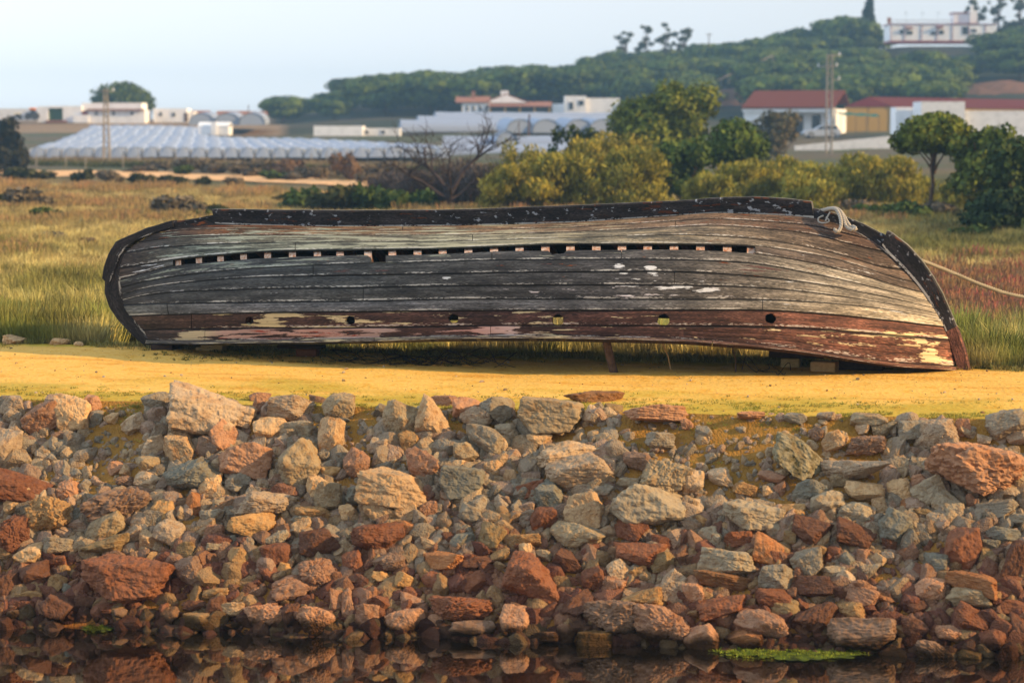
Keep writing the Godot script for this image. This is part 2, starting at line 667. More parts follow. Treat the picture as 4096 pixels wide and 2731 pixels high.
func build_far_land() -> void:
	# the pale track across the marsh, a sheet just over the ground
	var m := MB.new()
	var way := [[-60, 397, 4.0], [200, 400, 4.0], [400, 405, 4.2], [600, 411, 4.5], [760, 417, 5.0], [860, 423, 5.0], [960, 430, 5.0]]
	var cen := []
	for w in way:
		cen.append(on_level(w[0] * 1.7415, w[1] * 1.7415, -0.2))
	var pts := []
	for k in 60:
		var t := k / 59.0 * (cen.size() - 1)
		var i := mini(int(t), cen.size() - 2)
		pts.append((cen[i] as Vector3).lerp(cen[i + 1], t - i))
	m.grid(59, 4, func(i, j):
		var a: Vector3 = pts[i]
		var z: float = a.z + (j - 2) * 3.4 + 0.5 * fnoise.get_noise_2d(a.x * 0.2, j * 9.0)
		return Vector3(a.x, height(a.x, z) + 0.06, z))
	struct("far_path", m.mesh(), tri_mat(ramp_tex(256, 71, 0.02, [srgb(200, 152, 100), srgb(216, 172, 122), srgb(206, 160, 112)]), 0.2))
	# cut earth banks at the foot of the wooded hill
	for b in [[1700.0, 402.0, 24.0, 2.6, 205.0], [2310.0, 398.0, 15.0, 1.6, 180.0]]:
		var e := MB.new()
		var g := q_ground(b[0], b[1])
		e.grid(24, 10, func(i, j):
			var a = (i / 24.0 - 0.5) * 2.0
			var t = j / 10.0
			var x: float = g.x + a * b[2] * 0.5
			var z: float = g.z + 5.0 - t * 14.0
			var up: float = b[3] * sin(t * PI * 0.5) * sqrt(maxf(0.0, 1.0 - a * a)) + 0.4 * fnoise.get_noise_2d(x * 0.3, z * 0.5)
			return Vector3(x, height(x, z) - 0.5 + maxf(up, 0.0) + 0.02, z), true)
		struct("cut_earth_hill", e.mesh(), tri_mat(ramp_tex(256, 72, 0.02, [srgb(94, 66, 50), srgb(112, 80, 60), srgb(102, 76, 56)]), 0.15))


# ---------------------------------------------------------------- the upturned hull

const SEAMS := 14                      # keel line 0 ... under edge of the rubbing rail 13
const HALF := [0.085, 0.46, 0.83, 1.17, 1.42, 1.58, 1.72, 1.82, 1.89, 1.93, 1.96, 1.97, 1.965, 1.99]
const FULL_L := [1.7, 1.8, 1.9, 2.0, 2.2, 2.3, 2.5, 2.6, 2.8, 3.0, 3.2, 3.2, 3.2, 3.2]
const FULL_R := [1.5, 1.55, 1.6, 1.7, 1.8, 1.85, 1.9, 2.0, 2.05, 2.1, 2.15, 2.2, 2.3, 2.3]
const NU := 160
const PLANK := 0.045
var boat: Node3D
var boat_inv: Transform3D
var seams := []
var hull_pts := []


func zone(k: int, zx: float, zy: float) -> Vector2:       # a place in one of the enlarged views the outline was read from
	var ox: float = [0.0, 1366.0, 2732.0][k]
	return Vector2(ox + zx / 1.7220, 800.0 + zy / 1.7220)


func seam(l: Array, m: Array, r: Array) -> Array:
	var out := []
	var all := [l, m, r]
	for k in 3:
		for i in range(0, all[k].size(), 2):
			out.append(zone(k, all[k][i], all[k][i + 1]))
	return out


func along(pts: Array, x: float) -> float:
	var i := 0
	while i < pts.size() - 2 and x > pts[i + 1].x:
		i += 1
	var a: Vector2 = pts[i]
	var b: Vector2 = pts[i + 1]
	var pre: Vector2 = pts[i - 1] if i > 0 else a * 2.0 - b
	var post: Vector2 = pts[i + 2] if i + 2 < pts.size() else b * 2.0 - a
	var span := b.x - a.x
	# slopes limited, so that a seam never swings past its points
	var s0 := clampf((b.y - pre.y) / maxf(b.x - pre.x, 1.0), -3.0, 3.0)
	var s1 := clampf((post.y - a.y) / maxf(post.x - a.x, 1.0), -3.0, 3.0)
	var t := clampf((x - a.x) / span, 0.0, 1.0)
	var t2 := t * t
	var t3 := t2 * t
	return (2 * t3 - 3 * t2 + 1) * a.y + (t3 - 2 * t2 + t) * span * s0 + (-2 * t3 + 3 * t2) * b.y + (t3 - t2) * span * s1


func half_breadth(k: int, u: float) -> float:
	var a := absf(2.0 * u - 1.0)
	var p: float = FULL_L[k] if u < 0.5 else FULL_R[k]
	return 0.085 + (HALF[k] - 0.085) * pow(maxf(0.0, 1.0 - pow(a, p)), 0.72)


func on_boat(px: float, py: float, zl: float) -> Vector3:    # where the sight line meets the boat's own lengthwise plane at breadth ZL
	var o := boat_inv * Vector3(0, EYE, 0)
	var r := boat_inv.basis * ray(px, py)
	return o + r * ((zl - o.z) / r.z)


func lay_out_hull() -> void:
	var l := on_level(612, 1392, 0.0)
	var r := on_level(3860, 1477, 0.0)
	var mid := (l + r) / 2.0
	var x := (r - l).normalized()
	boat = thing("wooden_boat", "weathered upturned wooden hull with a missing plank and peeling brown paint", "boat")
	boat.transform = Transform3D(Basis(x, Vector3.UP, x.cross(Vector3.UP)), mid)
	boat_inv = boat.transform.affine_inverse()
	seams = [
		seam([1440, 135, 1480, 157, 1900, 173, 2352, 179], [800, 172, 1600, 150, 2352, 98], [200, 86, 500, 93, 880, 117, 1050, 155, 1200, 212]),
		seam([1080, 222, 1250, 205, 1480, 198, 1900, 200, 2352, 207], [800, 203, 1600, 185, 2352, 140], [200, 130, 500, 142, 880, 175, 1100, 222, 1310, 276]),
		seam([945, 290, 1200, 258, 1480, 244, 1900, 240, 2352, 243], [800, 238, 1600, 218, 2352, 182], [200, 172, 500, 190, 880, 232, 1150, 300, 1410, 358]),
		seam([850, 365, 1100, 328, 1480, 304, 1900, 293, 2352, 289], [800, 282, 1600, 258, 2352, 240], [200, 248, 450, 264, 800, 312, 1100, 380, 1350, 456, 1530, 478]),
		seam([815, 470, 1000, 445, 1200, 410, 1500, 377, 1850, 350, 2352, 340], [350, 335, 800, 325, 1200, 308, 1500, 298, 1900, 298, 2352, 300], [300, 305, 495, 313, 900, 374, 1200, 447, 1450, 530, 1610, 566]),
		seam([818, 545, 1000, 500, 1200, 450, 1500, 420, 1850, 395, 2352, 378], [500, 370, 1050, 348, 1500, 342, 2352, 338], [300, 350, 495, 366, 900, 434, 1200, 508, 1500, 596, 1668, 640]),
		seam([825, 605, 1000, 560, 1250, 520, 1500, 490, 1850, 463, 2352, 440], [400, 432, 1040, 414, 1930, 408, 2352, 412], [500, 437, 800, 490, 1100, 550, 1400, 622, 1706, 700]),
		seam([832, 655, 1000, 606, 1250, 570, 1700, 534, 2150, 522, 2352, 519], [600, 510, 1200, 500, 1700, 495, 2352, 495], [500, 527, 900, 574, 1300, 648, 1738, 744]),
		seam([840, 692, 1000, 656, 1250, 632, 1800, 612, 2352, 605], [700, 592, 1500, 585, 2352, 587], [500, 602, 850, 633, 1300, 694, 1762, 780]),
		seam([848, 724, 1000, 716, 1500, 709, 2352, 700], [800, 685, 1600, 685, 2352, 686], [560, 688, 1000, 711, 1400, 751, 1782, 820]),
		seam([895, 797, 1150, 789, 1700, 778, 2352, 770], [800, 762, 1600, 760, 2352, 758], [600, 761, 1000, 787, 1400, 828, 1806, 874]),
		seam([985, 896, 1320, 889, 1700, 885, 2352, 882], [600, 873, 1030, 866, 1600, 865, 2352, 867], [500, 872, 900, 887, 1300, 918, 1845, 962]),
		seam([1018, 966, 1250, 970, 1800, 964, 2352, 958], [800, 943, 1400, 942, 1900, 952, 2352, 964], [300, 986, 600, 1010, 900, 1046, 1200, 1090, 1450, 1122, 1880, 1150]),
		seam([1012, 991, 1250, 995, 1800, 990, 2352, 984], [800, 964, 1400, 961, 1900, 971, 2352, 983], [300, 1004, 600, 1029, 900, 1065, 1200, 1112, 1450, 1148, 1884, 1176]),
	]
	for k in SEAMS:
		var row := PackedVector3Array()
		var a: Vector2 = seams[k][0]
		var b: Vector2 = seams[k][-1]
		for i in NU + 1:
			var u := float(i) / NU
			var px := lerpf(a.x, b.x, u)
			row.append(on_boat(px, along(seams[k], px), half_breadth(k, u)))
		hull_pts.append(row)


func seam_at(k: int, u: float) -> Vector3:
	var f := clampf(u, 0.0, 1.0) * NU
	var i := mini(int(f), NU - 1)
	return hull_pts[k][i].lerp(hull_pts[k][i + 1], f - i)


func skin(ka: int, kb: int, t: float, u: float, off: float) -> Vector3:
	var a := seam_at(ka, u)
	var pull := smoothstep(0.0, 0.08, u) * smoothstep(0.0, 0.08, 1.0 - u)
	var px := lerpf(seams[ka][0].x, seams[ka][-1].x, u)
	var b := seam_at(kb, lerpf(u, u_of(kb, px), pull))
	var du := seam_at(ka, minf(u + 0.012, 1.0)) - seam_at(ka, maxf(u - 0.012, 0.0))
	var n := (b - a).cross(du).normalized()
	return a.lerp(b, t) + n * off


func u_of(k: int, px: float) -> float:
	return (px - seams[k][0].x) / (seams[k][-1].x - seams[k][0].x)


func flip(p: Vector3, side: int) -> Vector3:
	return p if side > 0 else Vector3(p.x, p.y, -p.z)


# a run of planking between seams KA and KB (T0..T1 of the way) from U0 to U1
func plank(ka: int, kb: int, u0: float, u1: float, side: int, mat_: Material, opt := {}) -> void:
	var m := MB.new()
	var t0: float = opt.get("t0", 0.0)
	var t1: float = opt.get("t1", 1.0)
	var proud: float = opt.get("proud", 0.0)
	var gap: float = opt.get("gap", 0.0008)
	u0 += gap * 0.5 if u0 > 0.0 else 0.0
	u1 -= gap * 0.5 if u1 < 1.0 else 0.0
	var holes: Array = opt.get("holes", [])
	var spans := []
	var at := u0
	for h in holes:
		spans.append([at, h[0] - h[3]])
		at = h[0] + h[3]
	spans.append([at, u1])
	for s in spans:
		plank_run(m, ka, kb, s[0], s[1], t0, t1, side, proud, opt, s[0] == u0, s[1] == u1)
	for h in holes:
		plank_hole(m, ka, kb, h, side, proud)
	put("hull_plank", m.mesh(), mat_, boat)


func section(t0: float, t1: float, proud: float, edge: float, thick: float) -> Array:
	var c := 0.055
	return [[t0, -thick], [t0, -0.012 + proud], [lerpf(t0, t1, c), proud], [lerpf(t0, t1, 0.5), 0.004 + proud], [lerpf(t0, t1, 1.0 - c), proud], [t1, -0.012 + proud - edge], [t1, -thick]]


func plank_run(m: MB, ka: int, kb: int, u0: float, u1: float, t0: float, t1: float, side: int, proud: float, opt: Dictionary, cap0: bool, cap1: bool) -> void:
	var n := maxi(2, int((u1 - u0) * 110.0))
	if opt.has("jag"):
		n = maxi(6, int((u1 - u0) * 420.0))
	var rows := []
	for i in n + 1:
		var u := lerpf(u0, u1, float(i) / n)
		var ta := t0
		if opt.has("jag"):
			ta = t0 + (opt.jag as Callable).call(u)
		var warp := 0.004 * fnoise.get_noise_2d(u * 14.0 + ka * 7.0, side * 3.0)
		var pts := []
		for s in section(ta, t1, proud + warp, 0.0, opt.get("thick", PLANK)):
			pts.append([flip(skin(ka, kb, s[0], u, s[1]), side), Vector2(u, s[0])])
		rows.append(pts)
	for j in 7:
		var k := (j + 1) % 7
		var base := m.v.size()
		m.col = Color(0.10, 0.085, 0.08) if j == 6 else Color.WHITE  # inner face coloured dark, painting in the shade inside the hull
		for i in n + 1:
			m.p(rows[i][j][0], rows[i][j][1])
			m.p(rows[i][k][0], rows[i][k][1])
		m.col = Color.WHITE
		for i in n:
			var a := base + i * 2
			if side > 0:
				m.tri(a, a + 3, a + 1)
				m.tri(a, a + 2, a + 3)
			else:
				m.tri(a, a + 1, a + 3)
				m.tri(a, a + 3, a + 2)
	for e in [0, n]:
		if (e == 0 and cap0) or (e == n and cap1):
			var q := []
			for j in 7:
				q.append(rows[e][j][0])
			var dir: Vector3 = rows[1][3][0] - rows[0][3][0]
			m.face(Transform3D(), q, -dir if e == 0 else dir)


func plank_hole(m: MB, ka: int, kb: int, h: Array, side: int, proud: float) -> void:   # h: u, t of the centre, radius, half width in u, squareness
	var a := seam_at(ka, h[0])
	var tall := (seam_at(kb, h[0]) - a).length()
	var len_u = (seam_at(ka, h[0] + h[3]) - seam_at(ka, h[0] - h[3])).length() / (2.0 * h[3])
	var lo := 0.055
	var hi := 0.945
	var n := 40
	var ring := []
	for i in n:
		var an := TAU * i / n
		var c := cos(an)
		var s := sin(an)
		var rr: float = h[2]
		if h[4] > 0.0 and s > 0.25:
			rr *= 1.0 + h[4] * 0.35 * minf(1.0, s * 1.6)
		rr *= 1.0 + 0.05 * sin(an * 5.0 + h[0] * 90.0)
		var inner := Vector2(h[0] + rr * c / len_u, h[1] + rr * s / tall)
		var k := 1e9
		var way := Vector2(c / len_u, s / tall)
		if absf(way.x) > 1e-6:
			k = minf(k, h[3] / absf(way.x))
		var ys: float = (hi - h[1]) if s > 0 else (h[1] - lo)
		if absf(way.y) > 1e-6:
			k = minf(k, ys / absf(way.y))
		var outer := Vector2(h[0] + k * way.x, h[1] + k * way.y)
		ring.append([inner, outer])
	# the rectangle's corners belong to the ring too
	for corner in [Vector2(-h[3], lo - h[1]), Vector2(h[3], lo - h[1]), Vector2(-h[3], hi - h[1]), Vector2(h[3], hi - h[1])]:
		var best := 0
		for i in n:
			if (ring[i][1] - Vector2(h[0], h[1]) - corner).length_squared() < (ring[best][1] - Vector2(h[0], h[1]) - corner).length_squared():
				best = i
		ring[best][1] = Vector2(h[0], h[1]) + corner
	for i in n:
		var r0: Array = ring[i]
		var r1: Array = ring[(i + 1) % n]
		var q := []
		for w in [r0[0], r0[1], r1[1], r1[0]]:
			q.append([flip(skin(ka, kb, w.y, w.x, proud + 0.002), side), w])
		if side > 0:
			m.quad(q[0][0], q[3][0], q[2][0], q[1][0], q[0][1], q[3][1], q[2][1], q[1][1])
		else:
			m.quad(q[0][0], q[1][0], q[2][0], q[3][0], q[0][1], q[1][1], q[2][1], q[3][1])
		var b0 := flip(skin(ka, kb, r0[0].y, r0[0].x, -PLANK), side)
		var b1 := flip(skin(ka, kb, r1[0].y, r1[0].x, -PLANK), side)
		if side > 0:
			m.quad(q[0][0], b0, b1, q[3][0], r0[0], r0[0], r1[0], r1[0])
		else:
			m.quad(q[0][0], q[3][0], b1, b0, r0[0], r1[0], r1[0], r0[0])
	for band in [[0.0, -0.012, lo, 0.0], [hi, 0.0, 1.0, -0.012]]:
		var e := []
		for u in [h[0] - h[3], h[0] + h[3]]:
			e.append([flip(skin(ka, kb, band[0], u, band[1] + proud), side), Vector2(u, band[0])])
			e.append([flip(skin(ka, kb, band[2], u, band[3] + proud), side), Vector2(u, band[2])])
		if side > 0:
			m.quad(e[0][0], e[2][0], e[3][0], e[1][0], e[0][1], e[2][1], e[3][1], e[1][1])
		else:
			m.quad(e[0][0], e[1][0], e[3][0], e[2][0], e[0][1], e[1][1], e[3][1], e[2][1])


# ---- weathered paint, one texture for each run of planking

func stops(list: Array, u: float) -> float:
	var i := 0
	while i < list.size() - 2 and u > list[i + 1][0]:
		i += 1
	return lerpf(list[i][1], list[i + 1][1], clampf((u - list[i][0]) / (list[i + 1][0] - list[i][0]), 0.0, 1.0))


func tint_at(list: Array, u: float) -> Color:
	var i := 0
	while i < list.size() - 2 and u > list[i + 1][0]:
		i += 1
	return (list[i][1] as Color).lerp(list[i + 1][1], clampf((u - list[i][0]) / (list[i + 1][0] - list[i][0]), 0.0, 1.0))


# bare: [[u, colour]...]; coats: [[colour list, cover list, patch noise number, patch scale]...]
func plank_paint(seed_: int, bare: Array, coats: Array, edge := 0.5, marks := [], flake := 0.2, rim := 0.0) -> StandardMaterial3D:
	var w := 1536
	var h := 56
	var grain := stretched(w, h, 120, seed_ + 1, 0.09, 3)
	var streak := stretched(w, h, 300, seed_ + 2, 0.16, 4)
	var blot := stretched(w, h, 700, seed_ + 3, 0.02, 3)
	var hair := stretched(w, h, 420, seed_ + 5, 0.34, 3)
	var patches := []
	for c in coats:
		patches.append(stretched(w, h, c[3], seed_ * 3 + 19 * (patches.size() + 1), 0.045, 5))
	var out := PackedByteArray()
	out.resize(w * h * 3)
	var hgt := PackedByteArray()
	hgt.resize(w * h)
	for x in w:
		var u := (x + 0.5) / w
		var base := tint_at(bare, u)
		var cc := []
		for c in coats:
			cc.append([tint_at(c[0], u), stops(c[1], u)])
		for y in h:
			var k := y * w + x
			var v := (y + 0.5) / h
			var g := grain[k] / 255.0
			var s := streak[k] / 255.0
			var fine := hair[k] / 255.0
			var b := 0.62 + 0.42 * g + 0.5 * (s - 0.5) + 0.55 * (fine - 0.5)
			if s > 0.68:
				b *= 0.55
			if fine > 0.80:
				b *= 1.22
			b *= 0.70 + 0.6 * blot[k] / 255.0
			var rgb := Vector3(base.r, base.g, base.b) * b
			var up := 0.35 + 0.2 * s
			for i in cc.size():
				var cover: float = cc[i][1]
				var n: float = (patches[i][k] * 0.8 + hair[k] * 0.2) / 255.0
				var need := 1.0 - cover
				if n > need:
					var pc: Color = cc[i][0]
					var worn := 0.88 + 0.2 * (g - 0.5) + 0.10 * (s - 0.5)
					if n < need + 0.015:
						worn *= 0.72
					rgb = Vector3(pc.r, pc.g, pc.b) * worn
					up = 0.75 + 0.1 * i
			for mk in marks:
				var dx: float = (u - mk[0]) / mk[2]
				var dy: float = (v - mk[1]) / mk[3]
				var e := dx * dx + dy * dy + 2.6 * (s - 0.5) + 2.4 * (blot[k] / 255.0 - 0.5)
				if e < 1.0 and (patches[0][k] > 118 or e < 0.1):
					var mc: Color = mk[4]
					rgb = rgb.lerp(Vector3(mc.r, mc.g, mc.b), mk[5])
			if flake > 0.0 and v > 0.80 and v < 0.93 and hair[k] + blot[k] > 300 - int(flake * 60.0):
				rgb = rgb.lerp(Vector3(0.80, 0.78, 0.74), 0.75)
			if rim > 0.0 and v < 0.06:
				rgb = Vector3(0.50, 0.49, 0.44) * (0.75 + 0.5 * g)
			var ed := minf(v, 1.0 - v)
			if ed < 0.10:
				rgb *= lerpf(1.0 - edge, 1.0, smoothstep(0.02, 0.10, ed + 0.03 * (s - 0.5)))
			out[k * 3] = clampi(int(rgb.x * 255.0), 0, 255)
			out[k * 3 + 1] = clampi(int(rgb.y * 255.0), 0, 255)
			out[k * 3 + 2] = clampi(int(rgb.z * 255.0), 0, 255)
			hgt[k] = clampi(int(up * 255.0), 0, 255)
	var m := mat(Color.WHITE, 0.82, 0.35)
	m.vertex_color_use_as_albedo = true
	m.albedo_texture = ImageTexture.create_from_image(Image.create_from_data(w, h, false, Image.FORMAT_RGB8, out))
	m.heightmap_enabled = true
	m.heightmap_texture = ImageTexture.create_from_image(Image.create_from_data(w, h, false, Image.FORMAT_L8, hgt))
	m.heightmap_scale = 0.5
	return m


func build_boat() -> void:
	lay_out_hull()
	var sage := srgb(176, 176, 148)
	var cream := srgb(226, 208, 158)
	var white := srgb(226, 226, 226)
	var rust := srgb(140, 72, 30)
	var brown := srgb(96, 66, 57)
	var brown_lit := srgb(124, 84, 70)
	var grey := srgb(112, 109, 108)
	var tan_ := srgb(150, 128, 100)
	var dark := srgb(70, 58, 52)
	var wht := [[0.0, white], [1.0, white]]
	var sagel := [[0.0, srgb(150, 156, 140)], [0.4, srgb(172, 168, 140)], [0.7, srgb(168, 148, 114)], [1.0, srgb(156, 138, 120)]]
	var rstl := [[0.0, rust], [1.0, rust]]
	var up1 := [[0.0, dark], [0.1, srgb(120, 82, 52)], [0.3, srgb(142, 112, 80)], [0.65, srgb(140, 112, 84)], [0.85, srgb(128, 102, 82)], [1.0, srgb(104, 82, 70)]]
	var s := []
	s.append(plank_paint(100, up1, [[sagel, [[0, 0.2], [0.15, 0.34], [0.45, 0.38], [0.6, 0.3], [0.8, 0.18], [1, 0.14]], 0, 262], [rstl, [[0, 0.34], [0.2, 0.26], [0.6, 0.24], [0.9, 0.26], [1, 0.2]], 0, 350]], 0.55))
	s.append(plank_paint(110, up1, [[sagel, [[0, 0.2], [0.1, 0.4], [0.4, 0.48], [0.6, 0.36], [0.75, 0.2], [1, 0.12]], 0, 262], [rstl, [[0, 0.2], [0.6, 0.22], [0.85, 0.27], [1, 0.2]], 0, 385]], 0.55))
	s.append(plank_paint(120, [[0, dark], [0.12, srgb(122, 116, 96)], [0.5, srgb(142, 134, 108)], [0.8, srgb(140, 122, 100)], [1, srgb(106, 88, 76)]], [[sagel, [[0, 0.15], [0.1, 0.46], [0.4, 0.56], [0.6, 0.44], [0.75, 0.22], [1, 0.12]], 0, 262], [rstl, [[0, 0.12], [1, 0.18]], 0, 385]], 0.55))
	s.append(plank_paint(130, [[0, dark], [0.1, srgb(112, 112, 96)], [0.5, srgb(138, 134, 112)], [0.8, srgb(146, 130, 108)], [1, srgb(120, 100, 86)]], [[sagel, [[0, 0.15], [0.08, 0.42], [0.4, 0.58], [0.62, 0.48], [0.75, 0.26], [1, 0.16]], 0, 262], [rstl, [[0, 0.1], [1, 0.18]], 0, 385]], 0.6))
	s.append(plank_paint(140, [[0, dark], [0.1, srgb(104, 104, 94)], [0.2, srgb(124, 128, 112)], [0.78, srgb(130, 114, 100)], [1, srgb(108, 92, 80)]], [[[[0, white], [1, white]], [[0, 0.28], [0.16, 0.3], [0.3, 0.1], [0.8, 0.18], [1, 0.22]], 0, 420]], 0.6))
	var side_grey := [[0.0, srgb(66, 62, 60)], [0.08, srgb(76, 75, 72)], [0.3, srgb(82, 81, 78)], [0.6, srgb(78, 76, 76)], [0.75, srgb(116, 108, 99)], [0.86, srgb(160, 149, 132)], [1.0, srgb(186, 172, 150)]]  # pale stops towards the stem put sunlight into the wood colour
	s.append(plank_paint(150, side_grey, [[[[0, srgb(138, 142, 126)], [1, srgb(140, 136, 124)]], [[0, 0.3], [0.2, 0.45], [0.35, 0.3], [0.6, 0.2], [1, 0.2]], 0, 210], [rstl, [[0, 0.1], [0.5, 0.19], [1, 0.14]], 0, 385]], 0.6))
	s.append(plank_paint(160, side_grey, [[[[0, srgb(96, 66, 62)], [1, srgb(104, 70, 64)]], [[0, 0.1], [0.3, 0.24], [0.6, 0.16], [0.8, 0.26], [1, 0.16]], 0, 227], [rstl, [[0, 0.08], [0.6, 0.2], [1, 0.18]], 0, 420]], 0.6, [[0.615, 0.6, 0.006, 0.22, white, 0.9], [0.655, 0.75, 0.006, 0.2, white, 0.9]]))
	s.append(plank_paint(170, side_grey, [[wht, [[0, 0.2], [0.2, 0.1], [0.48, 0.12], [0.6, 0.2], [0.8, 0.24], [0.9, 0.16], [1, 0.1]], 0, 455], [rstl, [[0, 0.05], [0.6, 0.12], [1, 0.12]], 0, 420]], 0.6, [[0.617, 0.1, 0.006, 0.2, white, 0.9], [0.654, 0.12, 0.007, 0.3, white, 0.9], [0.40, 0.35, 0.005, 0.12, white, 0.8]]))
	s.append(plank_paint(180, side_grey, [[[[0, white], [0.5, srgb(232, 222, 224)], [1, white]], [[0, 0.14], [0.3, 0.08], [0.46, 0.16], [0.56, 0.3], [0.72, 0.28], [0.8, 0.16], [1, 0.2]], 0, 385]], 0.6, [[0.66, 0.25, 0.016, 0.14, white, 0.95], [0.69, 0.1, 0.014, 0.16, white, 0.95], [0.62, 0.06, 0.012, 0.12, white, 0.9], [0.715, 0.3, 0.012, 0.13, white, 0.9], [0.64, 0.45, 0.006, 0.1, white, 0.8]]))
	s.append(plank_paint(190, [[0.0, srgb(104, 107, 108)], [0.15, srgb(110, 110, 111)], [0.6, srgb(98, 97, 98)], [0.75, srgb(136, 128, 117)], [0.9, srgb(184, 169, 145)], [1.0, srgb(214, 198, 168)]], [[wht, [[0, 0.22], [0.2, 0.2], [0.5, 0.14], [0.7, 0.22], [0.9, 0.24], [1, 0.3]], 0, 420]], 0.65))
	var brn := [[0.0, srgb(88, 70, 62)], [0.1, srgb(84, 62, 56)], [0.5, srgb(88, 62, 56)], [0.72, srgb(94, 64, 54)], [0.82, srgb(132, 88, 72)], [1.0, srgb(140, 92, 74)]]
	var crm := [[0.0, srgb(206, 190, 146)], [0.5, srgb(214, 198, 160)], [0.8, srgb(232, 208, 162)], [1.0, srgb(240, 216, 168)]]
	s.append(plank_paint(200, brn, [[crm, [[0, 0.05], [0.06, 0.2], [0.12, 0.3], [0.18, 0.46], [0.27, 0.46], [0.3, 0.28], [0.34, 0.36], [0.44, 0.2], [0.48, 0.42], [0.54, 0.34], [0.57, 0.14], [0.62, 0.26], [0.72, 0.16], [0.78, 0.14], [0.84, 0.06], [1, 0.06]], 0, 297]], 0.6, [[0.93, 0.9, 0.05, 0.16, cream, 0.95], [0.985, 0.92, 0.03, 0.25, cream, 0.95]]))
	var pinks := [[0.0, srgb(206, 186, 150)], [0.075, srgb(206, 186, 150)], [0.1, srgb(196, 158, 146)], [0.22, srgb(190, 148, 136)], [0.3, srgb(180, 156, 150)], [0.4, srgb(206, 156, 146)], [0.46, srgb(224, 196, 190)], [0.5, srgb(216, 200, 164)], [1.0, srgb(238, 214, 166)]]
	s.append(plank_paint(210, brn, [[pinks, [[0, 0.1], [0.035, 0.2], [0.05, 0.55], [0.085, 0.62], [0.1, 0.66], [0.2, 0.6], [0.29, 0.58], [0.31, 0.32], [0.4, 0.3], [0.425, 0.72], [0.455, 0.72], [0.47, 0.3], [0.52, 0.4], [0.6, 0.16], [0.68, 0.16], [0.74, 0.26], [0.8, 0.38], [0.88, 0.42], [1.0, 0.44]], 0, 297], [[[0, srgb(176, 84, 62)], [1, srgb(160, 60, 50)]], [[0, 0.05], [0.1, 0.28], [0.28, 0.3], [0.33, 0.12], [0.45, 0.18], [0.6, 0.08], [1, 0.08]], 0, 455]], 0.6))
	s.append(plank_paint(220, brn, [[crm, [[0, 0.0], [0.5, 0.1], [0.72, 0.2], [0.8, 0.2], [0.9, 0.3], [1.0, 0.42]], 0, 332]], 0.6))
	s.append(plank_paint(230, [[0, srgb(92, 84, 78)], [0.5, srgb(112, 100, 92)], [0.75, srgb(120, 84, 70)], [1, srgb(132, 90, 74)]], [[crm, [[0, 0.2], [0.2, 0.4], [0.5, 0.36], [0.7, 0.2], [1, 0.24]], 0, 420]], 0.5))
	for side in [1, -1]:
		planking(side, s)
	ribs()
	keel_and_stems()


